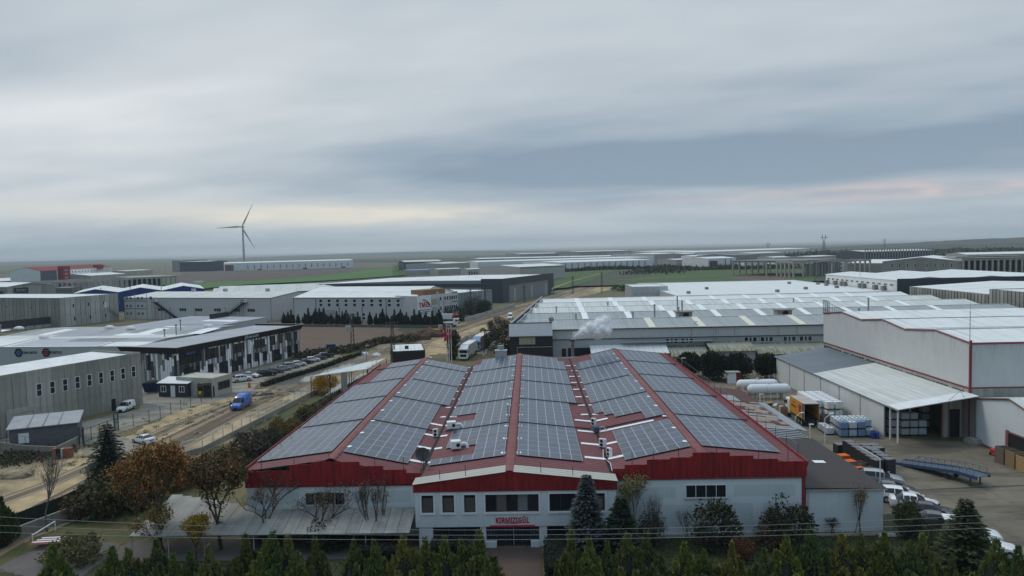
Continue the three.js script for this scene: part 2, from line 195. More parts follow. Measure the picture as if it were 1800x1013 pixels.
// a hall on a footprint: a = its near-left foot, b = near-right foot, dep = how far it runs back
function hall(name,label,category,o){
  const {a,b,dep:D,h}=o,L=Math.hypot(b[0] - a[0],b[1] - a[1]),th=Math.atan2(-(b[1] - a[1]),b[0] - a[0]);
  const g=thing(name,label,category,[a[0],o.y ?? 0,a[1]],th,o.group),wm=o.wall ?? M.sheetW,rm=o.roofM ?? M.roofW,bt=new MB(),t=o.t ?? 0.18,ov=o.over ?? 0.3;
  const rise=o.rise ?? 0,n=o.n ?? 1,kind=o.roof ?? 'flat';
  let prof;                                              // roof line along x (kind z) or along -z (kind x)
  const S=kind==='z'?L:D;
  if (kind==='flat') prof=null;else if (o.prof) prof=o.prof;else if (kind==='mono') prof=[[0,h],[D,h+rise]];else {prof=[];for (let i=0;i<n;i++){prof.push([S*i / n,h],[S*(i+0.5) / n,h+rise]);} prof.push([S,h]);}
  const top=(s)=>{if (!prof) return h;for (let i=1;i<prof.length;i++) if (s <= prof[i][0]+1e-6){const [x0,y0]=prof[i - 1],[x1,y1]=prof[i];return mix(y0,y1,(s - x0) / (x1 - x0));} return h;};
  if (!prof){
    const par=o.par ?? 0.5,ry=h - par;
    bt.quad([0,0,0],[L,0,0],[L,h,0],[0,h,0]).quad([L,0,-D],[0,0,-D],[0,h,-D],[L,h,-D]).quad([0,0,-D],[0,0,0],[0,h,0],[0,h,-D]).quad([L,0,0],[L,0,-D],[L,h,-D],[L,h,0]);
    const e=0.25;for (const [x0,x1,z0,z1] of [[0,L,-e,0],[0,L,-D,-D+e],[0,e,-D+e,-e],[L - e,L,-D+e,-e]]) bt.quad([x0,h,z1],[x1,h,z1],[x1,h,z0],[x0,h,z0]);
    bt.quad([e,h,-e],[L - e,h,-e],[L - e,ry,-e],[e,ry,-e]).quad([L - e,h,-D+e],[e,h,-D+e],[e,ry,-D+e],[L - e,ry,-D+e]).quad([e,h,-D+e],[e,h,-e],[e,ry,-e],[e,ry,-D+e]).quad([L - e,h,-e],[L - e,h,-D+e],[L - e,ry,-D+e],[L - e,ry,-e]);
    bt.to('wall',wm,g);new MB().quad([e,ry,-e],[L - e,ry,-e],[L - e,ry,-D+e],[e,ry,-D+e]).to('roof',rm,g);
 } else {
    const zax=kind==='z',pt=(s,y,k)=>zax?[s,y,-k]:[k,y,-s],K=zax?D:L;
    for (let i=1;i<prof.length;i++){
      const [s0,y0]=prof[i - 1],[s1,y1]=prof[i];
      if (zax){bt.quad([s0,0,0],[s1,0,0],[s1,y1,0],[s0,y0,0]).quad([s1,0,-D],[s0,0,-D],[s0,y0,-D],[s1,y1,-D]);}
      else {bt.quad([0,0,-s1],[0,0,-s0],[0,y0,-s0],[0,y1,-s1]).quad([L,0,-s0],[L,0,-s1],[L,y1,-s1],[L,y0,-s0]);}
      const e0=i===1?ov:0,e1=i===prof.length - 1?ov:0,m0=(y1 - y0) / (s1 - s0),A=[s0 - e0,y0 - m0*e0+t+0.02],B=[s1+e1,y1+m0*e1+t+0.02];
      const rb=new MB(),mm=o.roofMs?o.roofMs[i - 1]:rm;
      if (zax) rb.slab([A[0],A[1],ov],[B[0],B[1],ov],[B[0],B[1],-D - ov],[A[0],A[1],-D - ov],t);else rb.slab([-ov,A[1],-A[0]],[L+ov,A[1],-A[0]],[L+ov,B[1],-B[0]],[-ov,B[1],-B[0]],t);
      rb.to('roof',mm,g);
   }
    if (zax) bt.quad([0,0,-D],[0,0,0],[0,top(0),0],[0,top(0),-D]).quad([L,0,0],[L,0,-D],[L,top(L),-D],[L,top(L),0]);
    else bt.quad([0,0,0],[L,0,0],[L,top(0),0],[0,top(0),0]).quad([L,0,-D],[0,0,-D],[0,top(D),-D],[L,top(D),-D]);
    bt.to('wall',wm,g);
    if (o.trim){const tb=new MB(),r=o.trimR ?? 0.16;if (zax) for (let i=1;i<prof.length;i++) for (const z of [ov+0.02,-D - ov - 0.02]) tb.bar([prof[i - 1][0],prof[i - 1][1]+t / 2,z],[prof[i][0],prof[i][1]+t / 2,z],r,4);else {tb.bar([-ov,top(0)+0.02,ov+0.02],[L+ov,top(0)+0.02,ov+0.02],r,4);for (let i=1;i<prof.length;i++) for (const x of [-ov - 0.02,L+ov+0.02]) tb.bar([x,prof[i - 1][1]+t / 2,-prof[i - 1][0]],[x,prof[i][1]+t / 2,-prof[i][0]],r,4);} for (const x of [0,L]) tb.bar([x,0,0.03],[x,top(zax?x:0),0.03],r*0.8,4);tb.to('trim',o.trim,g);}
 }
  const face=(f,u,y,off=0)=>f==='f'?[[u,y,off],0]:f==='r'?[[L+off,y,-u],Math.PI / 2]:f==='l'?[[-off,y,-u],-Math.PI / 2]:[[L - u,y,-D - off],Math.PI];
  const H={g,L,D,top,face,win(f,u,y,w,hh,op={}){const [p,r]=face(f,u,y,op.off ?? 0.004);return win(g,'window',p,r,w,hh,op);},
    row(f,u0,u1,k,y,w,hh,op={}){for (let i=0;i<k;i++) H.win(f,k>1?mix(u0,u1,i / (k - 1)):u0,y,w,hh,op);return H;},
    slab(nm,f,u0,u1,y0,y1,m,off=0.06,base=0.003){const [p,r]=face(f,(u0+u1) / 2,(y0+y1) / 2,base),w=Math.abs(u1 - u0),q=mesh(nm,cache(`sl${w.toFixed(2)},${(y1 - y0).toFixed(2)},${off}`,()=>new MB().box(-w / 2,w / 2,-(y1 - y0) / 2,(y1 - y0) / 2,0,off).geo()),m,g);q.position.set(...p);q.rotation.y=r;return q;},
    panels(f,w,ms,{th=0.12,gap=0.05,top:tp,seed=3,name='concrete_panel',y0=0}={}){const r=rng(seed),S2=f==='f'||f==='k'?L:D,k=Math.round(S2 / w),e=S2 / k;for (let i=0;i<k;i++){const T0=(tp ?? h)+(r() - 0.5)*0.04;H.slab(name,f,i*e+gap / 2,(i+1)*e - gap / 2,y0,y0+Math.round((T0 - y0)*10) / 10,ms[Math.floor(r()*ms.length)],th);} return H;},
    roofBox(nm,x0,x1,z0,z1,m,lift=0.05,th=0.05){const zax=kind==='z',yy=(x,z)=>top(zax?x:-z)+t+0.02+lift;return new MB().slab([x0,yy(x0,z1),z1],[x1,yy(x1,z1),z1],[x1,yy(x1,z0),z0],[x0,yy(x0,z0),z0],th).to(nm,m,g);}};
  return H;
}

// ---------- the ground, from the gardens out to the hills ----------
{
  const g=new THREE.RingGeometry(0.01,9600,72,5);g.rotateX(-Math.PI / 2);const uv=g.attributes.uv,p=g.attributes.position;for (let i=0;i<p.count;i++) uv.setXY(i,p.getX(i),p.getZ(i));
  const o=mesh('ground',g,M.earth);o.userData.kind='structure';o.position.y=-0.02;
}
const farM=[mat([0.10,0.12,0.06],{map:retex(T.blotch,[160,160])}),mat([0.13,0.115,0.075],{map:retex(T.blotch,[130,130])}),mat([0.075,0.10,0.05],{map:retex(T.blotch,[120,120])}),mat([0.055,0.07,0.04],{map:retex(T.blotch,[90,90])})];
{// distant fields in broad patches
  const r=rng(71);for (let i=0;i<46;i++){const d=900+r()*r()*6500,an=-0.75+r()*1.5,x=Math.sin(an)*d,z=-Math.cos(an)*d,w=120+r()*500,k=60+r()*300,t=r()*1.5,c=Math.cos(t),s=Math.sin(t);sheet('field',[[-w,-k],[w,-k*(0.6+r()*0.5)],[w*(0.7+0.3*r()),k],[-w,k*(0.7+r()*0.4)]].map(([a,b])=>[x+a*c - b*s,z+a*s+b*c]),0.06+i*0.025,farM[Math.floor(r()*4)]);}
}
sheet('field',[[-389.36,-698.64],[-557.73,-1277.81],[-269.45,-1143.09],[-242.8,-1372.19],[-149.7,-859.87],[-205.06,-762.72],[-282.23,-677.12],[-293.16,-606.85]],1.5,mat([0.05,0.15,0.02],{map:T.grass}),3);
sheet('ploughed_field',[[-484.12,-896.12],[-614.25,-1253.27],[-591.12,-1367.45],[-305.36,-1231.78],[-269.45,-1143.09],[-274.48,-910.84],[-304.04,-810.04],[-339.71,-784.51],[-373.79,-736.56]],1.6,M.fieldDark,3);
sheet('field',[[13.42,-497.84],[34.34,-789.38],[134.3,-1049.54],[97.41,-823.89],[53.11,-606.78],[28.74,-520.58]],1.35,M.field,2);
sheet('field',[[64.42,-546.13],[161.63,-842.42],[232.76,-882.92],[313,-844.27],[256.62,-631.55],[207.04,-519.65],[132.43,-518.36],[75.88,-475.63]],1.35,M.field,2);
strip('field_track',[[72.77,-608.2],[129.62,-648.97],[196.51,-665.32],[271.44,-695.08]],5,1.5,M.dirt);
sheet('ploughed_field',[[164.91,-607.47],[213.71,-669.53],[236.42,-670.66],[211.22,-563.72],[175.93,-551.22]],1.42,M.fieldBr,3);
strip('field_track',[[8.68,-461.95],[32.97,-595.68],[82.57,-795.62]],3,1.5,M.dirt);
sheet('scrubland',[[165.36,-861.85],[264.69,-1248.94],[487.34,-1694.71],[403.78,-1089.09],[315.57,-842.2],[238.38,-904.25]],1.45,M.fieldDark,3);
sheet('ploughed_field',[[-199.21,-313.68],[-167.14,-322.45],[-93.6,-308.12],[-38.69,-292.8],[-30,-278.19],[-32.01,-248.98],[-45.88,-241.55],[-52.69,-220.01],[-63.96,-209.33],[-65.62,-196.51],[-84.48,-192.73],[-151.48,-251.21]],0.02,M.fieldBr,1.2);
sheet('grass_patch',[[-57.63,-291.89],[-30.22,-280.31],[-32.03,-257.53],[-38.37,-246.71],[-47.96,-258.4]],0.035,M.grassDark,1.5);
// the unmade road and its sandy verges
sheet('dirt_verge',[[-77.01,-92.24],[-79.17,-101.25],[-72.82,-105.86],[-67.98,-112.02],[-69.81,-132.98],[-61.77,-151.78],[-53.94,-175.95],[-49.76,-207.52],[-41.82,-240.93],[-30.45,-282.46],[-14.7,-347.33],[10.01,-439.48],[56.85,-595],[134.3,-800.07],[150.24,-789.77],[74.64,-550.42],[22.33,-406.54],[-0.64,-314.72],[-10.6,-245.55],[-11.84,-202.67],[-27.3,-204.65],[-35.76,-187.17],[-41.09,-170.62],[-45.91,-149.2],[-47.4,-115.72],[-48.92,-93.85],[-51.32,-78.83],[-54.15,-71.68],[-56.82,-67.42]],0.012,M.dirt,0.8);
strip('dirt_road',[[-57.95,-68.09],[-57.82,-78.54],[-57.7,-91.41],[-57.89,-109.78],[-57.34,-124.97],[-56.03,-146.53],[-51.97,-169.39],[-45.96,-198.29],[-38.33,-231.5],[-28.94,-268.05],[-18.11,-307.94],[-3.56,-361.52],[18.98,-441.97],[60.45,-583.68],[137.18,-798.21],[223.95,-1037.42]],[7,7,7,7,7,7.5,8,9,10,11,11,11,11,10,9,8],0.03,M.road);
strip('dirt_track',[[-67.56,-80.62],[-64.88,-91.72],[-64.15,-104.8],[-63.81,-121.3],[-61.44,-139.31],[-56.28,-157.68],[-49.61,-181.45]],3.2,0.024,mat([0.3,0.25,0.185],{map:retex(T.ruts,[5,50])}));
strip('side_lane',[[-11.6,-198.29],[-10.12,-224.61],[-7.45,-262.43],[-1.91,-315],[8.07,-384.89],[29.86,-472.79]],7,0.036,mat([0.34,0.31,0.26],{map:retex(T.ruts,[9,40])}));
sheet('mud',[[-62.25,-156.9],[-64.77,-169.9],[-60.83,-179.2],[-54.03,-189.25],[-48.15,-200.67],[-43.94,-221.39],[-44.77,-200.26],[-49.13,-179.66],[-53.63,-165.81],[-53.98,-151.1]],0.044,M.mud,0.7);
for (const [pts,sd] of [[[[-63.04,-162.4],[-63.6,-169.79],[-58.57,-172.39],[-52.21,-170.19],[-52.04,-164.2],[-56.76,-159.06]],1],[[[-54.2,-176.81],[-51.36,-188],[-47.63,-190.44],[-48.22,-179.56],[-50.5,-171.57]],2],[[[-44.54,-155.3],[-42.82,-170.79],[-40.05,-178.68],[-40.36,-167.48],[-41.87,-152.52],[-43.8,-142.17]],3],[[[-53.12,-148.62],[-50.06,-154.51],[-49.72,-149.52]],4]]) sheet('puddle',pts,0.05,M.puddle,0.5,'structure',sd);
sheet('sand_heap_ground',[[-65.99,-125.55],[-67.14,-136.68],[-62.11,-143.65],[-57.85,-139.03],[-58.12,-126.73],[-59.11,-117.92]],0.016,mat([0.42,0.345,0.225],{map:T.dirt}),0.6);
// paved yards
sheet('concrete_yard',[[-93.94,-106.37],[-85.15,-110.32],[-72.56,-109.62],[-67.81,-139.28],[-61.02,-149.89],[-63.88,-161.09],[-56.57,-195.44],[-55.88,-204.91],[-61.27,-208.99],[-67.08,-203],[-87.16,-175.3],[-102.02,-180.98],[-77.89,-136.49]],0.02,M.slab,0);
sheet('entrance_apron',[[-69.64,-105.09],[-70.76,-108.24],[-69.12,-115.58],[-60.23,-107.66],[-57.61,-111.42],[-57.22,-105.04],[-59.82,-103.4],[-66.04,-107.98]],0.034,M.slab,0.2);
sheet('yard_pavement',[[34.13,-179.19],[52.21,-177.13],[60.22,-167.89],[54.73,-152.62],[54.03,-107.54],[64.59,-104.7],[66.52,-86.07],[48.85,-59.3],[43.52,-60.42],[43.99,-77.56],[37.97,-76.93],[41.42,-85.07],[41.66,-106.66],[40.48,-137.45],[34.98,-154.5]],0.016,M.yard,0);
sheet('back_yard_pavement',[[-6.87,-191.53],[8.79,-211.61],[78.9,-202.03],[64.97,-159.84],[52.37,-152.84],[35.56,-165.83]],0.012,M.yard,0);
// front garden
sheet('lawn',[[8.5,-71.8],[28,-72],[36,-72],[36,-68],[33,-52],[8.5,-52]],0.014,M.grassDark);
sheet('lawn',[[36,-78],[38.6,-78],[42.5,-66],[40,-62],[36,-66]],0.014,M.grassDark);
sheet('lawn',[[-60,-56],[-13,-56],[-13,-68.5],[-42,-68.5],[-55,-64]],0.012,M.grassDark,0.5);
sheet('garden_ground',[[-50.5,-95.4],[-49.23,-115.47],[-46.28,-150.44],[-40.58,-174.56],[-37.33,-187.35],[-37.66,-155.98],[-38.82,-113.06],[-38.91,-90.6],[-40.27,-75.49],[-47.98,-64.74],[-55.64,-67.39],[-52.11,-80.08]],0.02,mat([0.085,0.085,0.04],{map:T.grass}),0.6);
sheet('front_path',[[-5.2,-69.4],[0.6,-69.4],[0.6,-50],[-5.2,-50]],0.03,M.brickPath);
sheet('terrace',[[-43,-71.9],[-12.6,-71.9],[-12.6,-67.2],[-43,-67.2]],0.03,M.paving);
sheet('paved_court',[[-52.89,-66.07],[-51.76,-71.32],[-50.46,-73.48],[-43.55,-71.8],[-42.58,-67.69],[-43.61,-62.36]],0.03,M.paving,0.3);
sheet('wall_footing',[[8.5,-72],[36.2,-72],[36.2,-71.2],[8.5,-71.2]],0.05,mat([0.26,0.2,0.16],{map:T.blotch}));
sheet('garden_kerb',[[35.32,-71.89],[38.06,-71.95],[37.99,-70.95],[34.77,-70.77]],0.06,M.concL);
// drain across the yard
sheet('yard_drain',[[44.54,-84.54],[59.5,-85.74],[59.22,-85.34],[44.34,-84.14]],0.03,M.darkSteel);
// low hills far off
function ridge(label,pts,depth,m,seed){
  const r=rng(seed),b=new MB(),n=90,top=[],P=(t)=>{const s=t*(pts.length - 1),i=Math.min(pts.length - 2,Math.floor(s)),f=s - i;return [0,1,2].map((k)=>mix(pts[i][k],pts[i+1][k],f));};
  for (let i=0;i <= n;i++){const q=P(i / n);top.push([q[0],q[1]*(0.94+0.08*r())+q[1]*0.12*(fbm(i / n,0.3,9,3,4,seed) - 0.5),q[2]]);}
  for (let i=0;i<n;i++){const a=top[i],c=top[i+1],k=(q,s,h)=>[q[0]*s,q[1]*h,q[2]*s];b.quad(k(a,1 - depth,0),k(c,1 - depth,0),k(c,1 - depth*0.4,0.62),k(a,1 - depth*0.4,0.62)).quad(k(a,1 - depth*0.4,0.62),k(c,1 - depth*0.4,0.62),c,a).quad(a,c,k(c,1+depth,0),k(a,1+depth,0));}
  const o=b.to('hills',m);o.userData.kind='structure';
}
const hillM=mat([0.06,0.07,0.048],{map:retex(T.blotch,[260,260])});
// [x, height, z] of the crest
ridge('far',[[-3600,3,-8600],[-2800,16,-8700],[-2000,26,-8800],[-1500,30,-8800],[-700,24,-8800],[200,6,-8800]],0.12,hillM,5);
ridge('far',[[-8000,20,-7000],[-6500,18,-7600],[-5000,16,-8200],[-4200,4,-8600]],0.1,hillM,6);
ridge('right',[[1050,2,-3000],[1333,13,-2950],[1684,26,-2850],[2035,39,-2750],[2500,50,-2600],[3000,56,-2400],[3600,56,-2100]],0.14,hillM,7);
ridge('right',[[820,3,-2050],[980,14,-2000],[1250,16,-1950],[1500,20,-1900],[1900,24,-1800]],0.1,hillM,8);

// ---------- the red and white factory with the solar roof ----------
const fac=thing('solar_roof_factory','long white and red factory under three low gables covered in solar panels','factory',[0,0,-72]);
const zF=-72.1,zC=-69.6,zB=-149,zBL=-141;
const XL=-30.2,L1=-21.3,V1=-11.9,C1=-2.45,V2=8.05,R1=17.5,XR=27.9;
const hE=7.35,hR=8.45,hV=6.55,hC=7.75;
const W=(b,n,m)=>b.to(n,m,fac,true);
{// walls of the two side wings
  const wl=new MB().quad([XL,0,zF],[V1,0,zF],[V1,5.72,zF],[XL,5.72,zF]).quad([XL,0,zBL],[XL,0,zF],[XL,hE,zF],[XL,hE,zBL]);W(wl,'wall',M.frontWhite);
  const wr=new MB().quad([8.3,0,zF],[XR - 0.35,0,zF],[XR - 0.35,5.95,zF],[8.3,5.95,zF]).quad([XR,0,zF],[XR,0,zB],[XR,hE,zB],[XR,hE,zF]);W(wr,'wall',M.frontWhite);
  W(new MB().quad([V1,0,zBL],[XL,0,zBL],[XL,hE,zBL],[V1,hV,zBL]).quad([XR,0,zB],[V1,0,zB],[V1,hV,zB],[XR,hE,zB]),'wall',M.dirtyWhite);
  W(new MB().box(XR - 0.35,XR+0.02,0,5.95,zF - 0.4,zF+0.06),'corner_post',M.redTrim);
  // faint repainted rectangles on the right wing
  const pt=mat([0.57,0.63,0.66],{map:T.dirtWall});for (const [x0,x1,y0,y1] of [[9.6,14.6,3.9,5.1],[9.4,16.3,0.8,3.2],[20.6,26.9,4,5.2],[17.2,18.6,0.8,3.2],[19.5,22.6,0.7,3.3],[23.6,25,1,3.3],[25.6,27.2,1,3.3],[-29.6,-24.6,3.8,5.1],[-19,-13,3.9,5.1]]) W(new MB().box(x0,x1,y0,y1,zF,zF+0.008),'paint_patch',pt);
}
{// stepped red gable cladding, sheet by sheet
  const steps=[[XL - 0.1,-27.9,7.36,5.72],[-27.9,-25.6,7.42,5.73],[-25.6,-23.3,8.02,5.74],[-23.3,-20.7,8.3,5.75],[-20.7,-18.2,8.26,5.76],[-18.2,-15.7,7.78,5.77],[-15.7,-13.3,7.36,5.78],[-13.3,V1+0.1,6.98,5.79],[8.2,9.4,7.1,5.93],[9.4,11.7,7.5,5.94],[11.7,14.1,8.02,5.95],[14.1,16.4,8.2,5.96],[16.4,18.6,8.68,5.97],[18.6,20.2,8.66,5.98],[20.2,22.6,8.28,5.99],[22.6,25.1,7.92,6],[25.1,XR+0.15,7.62,6.0]];
  for (const [x0,x1,yt,yb] of steps){const n=Math.max(2,Math.round((x1 - x0) / 0.62)),b=new MB();for (let i=0;i<n;i++){const a=mix(x0,x1,i / n),c=mix(x0,x1,(i+1) / n),w=(c - a);b.box(a,a+w*0.55,yb,yt,zF - 0.06,zF+0.09).box(a+w*0.55,c,yb,yt - 0.003,zF - 0.06,zF+0.05);} W(b,'cladding_panel',M.red);}
  W(new MB().box(XL - 0.12,V1,5.66,5.72,zF,zF+0.14),'drip_edge',M.redTrim);W(new MB().box(8.2,XR+0.16,5.88,5.93,zF,zF+0.14),'drip_edge',M.redTrim);
}
{// the projecting office block between the wings
  const wins=[[-11.4,-10.2],[-9.3,-8.1],[-7.1,-5.95],[-4.95,0.42],[1.5,4.85],[5.75,7.05]];
  const y0=2.14,y1=5.9,wy0=3.6,wy1=5.45,b=new MB(),D=0.3;let x=-12.05;
  for (const [a,c] of wins){b.box(x,a,y0,y1,zC - D,zC);b.box(a,c,y0,wy0,zC - D,zC).box(a,c,wy1,y1,zC - D,zC);x=c;}
  b.box(x,8.2,y0,y1,zC - D,zC);b.box(-12.05,-11.75,y0,y1,zF,zC - D).box(7.9,8.2,y0,y1,zF,zC - D).box(-11.75,7.9,y0,y0+0.2,zF,zC - D);
  W(b,'wall',M.frontWhite);
  for (const [a,c] of wins){
    const w=c - a,s=new MB().box(a - 0.16,c+0.16,wy0 - 0.16,wy0,zC,zC+0.12).box(a - 0.16,c+0.16,wy1,wy1+0.16,zC,zC+0.1).box(a - 0.16,a,wy0,wy1,zC,zC+0.09).box(c,c+0.16,wy0,wy1,zC,zC+0.09);
    W(s,'window_surround',M.whitePlain);
    win(fac,'window',[(a+c) / 2,(wy0+wy1) / 2,zC+72 - 0.2],0,w,wy1 - wy0,{fm:M.frameBr,nx:w>5?5:w>3?3:1,ny:1,fw:0.07});
    if (w>5){for (const [u,cm] of [[0.3,mat([0.12,0.1,0.1])],[0.7,mat([0.16,0.17,0.17])]]) W(new MB().box(a+w*(u - 0.09),a+w*(u+0.09),wy0+0.1,wy1 - 0.1,zC - 0.172,zC - 0.166),'blind',cm);}
    else if (w<2) W(new MB().box(a+0.09,c - 0.09,wy0+0.08,wy1 - 0.35,zC - 0.172,zC - 0.168),'blind',mat([0.09,0.08,0.07]));
 }
  const low=new MB().box(-11.75,-10.35,0,2.14,zC - 0.6,zC - 0.1).box(-5.55,-4.95,0,2.14,zC - 0.6,zC - 0.1).box(0.42,1.2,0,2.14,zC - 0.6,zC - 0.1).box(6.9,7.9,0,2.14,zC - 0.6,zC - 0.1).box(-10.35,-5.55,0,0.55,zC - 0.5,zC - 0.12).box(1.2,6.9,0,0.55,zC - 0.5,zC - 0.12).box(-4.95,-3.9,0,0.62,zC - 0.5,zC+0.1).box(-0.45,0.42,0,0.62,zC - 0.5,zC+0.1);
  W(low,'wall',M.frontWhite);
  win(fac,'shop_window',[-7.95,1.345,zC+72 - 0.4],0,4.8,1.59,{fm:M.darkSteel,nx:3});win(fac,'shop_window',[4.05,1.345,zC+72 - 0.4],0,5.7,1.59,{fm:M.darkSteel,nx:3});
  win(fac,'side_window',[-4.42,1.38,zC+72 - 0.3],0,1.0,1.5,{fm:M.darkSteel});win(fac,'side_window',[-0.02,1.38,zC+72 - 0.3],0,0.86,1.5,{fm:M.darkSteel});
  for (const X of [-4.42,-0.02]){const q=mesh('rose_emblem',cache('emb',()=>mergeGeometries([new THREE.TorusGeometry(0.33,0.025,5,20),new THREE.TorusGeometry(0.17,0.022,5,14).translate(0.04,0.03,0),new THREE.TorusGeometry(0.09,0.02,5,10).translate(-0.06,-0.06,0)])),mat([0.1,0.105,0.11],{roughness:0.4}),fac);q.position.set(X,1.45,zC+72 - 0.26);}
  for (const k of [0,1]){const d=win(fac,'sliding_door',[-3.02+k*1.72,1.06,zC+72 - 0.42],0,1.7,2.1,{fm:M.darkSteel,nx:2});d.name='sliding_door';}
  W(new MB().box(-2.2,-2.14,0.1,2.1,zC - 0.36,zC - 0.33),'door_edge',M.galv);
  W(new MB().box(-4.55,0.0,2.14,2.28,zC,zC+0.14),'door_canopy',mat([0.45,0.02,0.06]));
  // red gable over the office block
  const n=30;for (let i=0;i<n;i++){const x0=mix(-12.2,8.3,i / n),x1=mix(-12.2,8.3,(i+1) / n),f=(q)=>q<C1?mix(6.42,7.86,(q+12.2) / (C1+12.2)):mix(7.86,6.62,(q - C1) / (8.3 - C1)),p=new MB(),w=x1 - x0,k=(s,z)=>[mix(x0,x1,s),f(mix(x0,x1,s)),z];p.box(x0,x0+w*0.5,5.86,6.3,zC - 0.05,zC+0.1).box(x0+w*0.5,x1,5.86,6.297,zC - 0.05,zC+0.06);for (const [s0,s1,z] of [[0,0.5,zC+0.1],[0.5,1,zC+0.06]]){const A=k(s0,z),B=k(s1,z),y=6.3;p.quad([A[0],y,z],[B[0],y,z],B,A);p.quad([B[0],y,zC - 0.05],[A[0],y,zC - 0.05],[A[0],A[1],zC - 0.05],[B[0],B[1],zC - 0.05]);} W(p,'cladding_panel',M.red);}
  W(new MB().box(-12.25,8.35,5.78,5.86,zC - 0.05,zC+0.13),'drip_edge',M.redTrim);
}
// corrugated roof sheets, ribs running down the slope
const slopes=[[XL,hE,L1,hR,zF - 0.1,zBL],[L1,hR,V1,hV,zF - 0.1,zBL],[V1,hV,C1,hC,zC - 0.1,zB],[C1,hC,V2,hV,zC - 0.1,zB],[V2,hV,R1,hR,zF - 0.1,zB],[R1,hR,XR,hE,zF - 0.1,zB]];
for (const [xa,ya,xb,yb,z0,z1] of slopes){
  const b=new MB(),P=0.62,n=Math.round((z0 - z1) / P);for (let i=0;i<n;i++){const z=z0 - i*P,q=[[0,0.045],[0.16,0.045],[0.22,0],[0.56,0],[0.62,0.045]];for (let k=0;k<4;k++){const [s0,h0]=q[k],[s1,h1]=q[k+1];b.quad([xa,ya+h0,z - s0],[xb,yb+h0,z - s0],[xb,yb+h1,z - s1],[xa,ya+h1,z - s1]);}}
  W(b,'roof',M.redRoof);
  W(new MB().slab([xa,ya - 0.05,z0+0.05],[xb,yb - 0.05,z0+0.05],[xb,yb - 0.05,z1],[xa,ya - 0.05,z1],0.08),'roof_deck',M.dark);
}
for (const [x,y,z0,z1] of [[L1,hR,zF,zBL],[C1,hC,zC+0.2,zB],[R1,hR,zF,zB]]){const b=new MB();const n=Math.round((z0 - z1) / 2.1);for (let i=0;i<n;i++){const a=z0 - (z0 - z1)*i / n,c=z0 - (z0 - z1)*(i+1) / n+0.04;for (const s of [-1,1]){const A=[x,y+0.19,a],B=[x+s*0.36,y+0.13,a],C=[x+s*0.36,y+0.13,c],D=[x,y+0.19,c],E=[x+s*0.5,y+0.02,a],F=[x+s*0.5,y+0.02,c];s>0?b.quad(A,B,C,D).quad(B,E,F,C):b.quad(B,A,D,C).quad(E,B,C,F);}} W(b,'ridge_cap',M.redRidge);}
// eaves gutters and parapet kerbs along both long sides
for (const [x,s,z1] of [[XL,-1,zBL],[XR,1,zB]]){const b=new MB();b.box(Math.min(x - 0.02*s,x+s*0.35),Math.max(x - 0.02*s,x+s*0.35),hE - 0.35,hE - 0.05,z1,zF - 0.15);b.box(Math.min(x+s*0.3,x+s*0.42),Math.max(x+s*0.3,x+s*0.42),hE - 0.05,hE+0.2,z1,zF - 0.15);W(b,'gutter',M.redTrim);}
for (const x of [V1,V2]) W(new MB().box(x - 0.16,x+0.16,hV - 0.02,hV+0.09,zB+(x<0?8:0),zF - 0.6),'valley_gutter',M.dark);
{// pale translucent sheets along the front edge of the middle gable, in strips
  for (const [xa,ya,xb,yb] of [[-12.25,6.52,C1 - 0.35,hC - 0.03],[C1+0.35,hC - 0.03,8.35,6.62]]) for (let i=0;i<4;i++){const z=zC+0.28 - i*0.56;W(new MB().slab([xa,ya+0.12,z],[xb,yb+0.12,z],[xb,yb+0.12,z - 0.5],[xa,ya+0.12,z - 0.5],0.04),'clear_sheet',M.clearSheet);}
}
{// walkway strips: short pale boards over the ridges and valleys
  const boards=[];for (let z=-76;z>-146;z -= 5.9){for (const [x,y,s] of [[C1,hC,-1],[C1,hC,1]]) boards.push([x+s*0.62,x+s*1.1,y - 0.02,z]);for (const [x,y,s] of [[L1,hR,1],[R1,hR,-1]]) boards.push([x+s*0.6,x+s*1.05,y - 0.03,z - 1]);if (z<-95) for (const [x,s] of [[V1,-1],[V1,1],[V2,-1],[V2,1]]) boards.push([x+s*0.3,x+s*1.3,hV+0.12,z+2]);}
  for (const [a,c,y,z] of boards) W(new MB().box(Math.min(a,c),Math.max(a,c),y+0.05,y+0.1,z - 0.3,z+0.3),'walkway_board',M.skylight);
  const rl=(xa,xb,z,w)=>{const y=(x)=>{for (const [a,ya,b,yb] of slopes) if (x >= a&&x <= b) return mix(ya,yb,(x - a) / (b - a));};const e=1e-3;W(new MB().slab([xa,y(xa+e)+0.1,z+w / 2],[xb,y(xb - e)+0.1,z+w / 2],[xb,y(xb - e)+0.1,z - w / 2],[xa,y(xa+e)+0.1,z - w / 2],0.04),'rooflight_strip',M.skylight);};
  for (const [z,x0,x1] of [[-76.6,V1 - 2.0,V1 - 0.2],[-82,V1 - 2.2,V1 - 0.2],[-87.6,V1 - 2.4,V1 - 0.2],[-93,V1 - 2.2,V1 - 0.2]]){rl(x0,x1,z,0.66);rl(V1+0.2,V1+1.1,z,0.66);}
  for (const [z,x0,x1] of [[-77,V2 - 2.4,V2+2.2],[-82.6,V2 - 2.4,V2+2.2],[-88.4,V2 - 2.4,V2+7.2],[-94,V2 - 2.4,V2+2]]){rl(x0,V2 - 0.2,z,0.66);rl(V2+0.2,x1,z,0.66);}
}
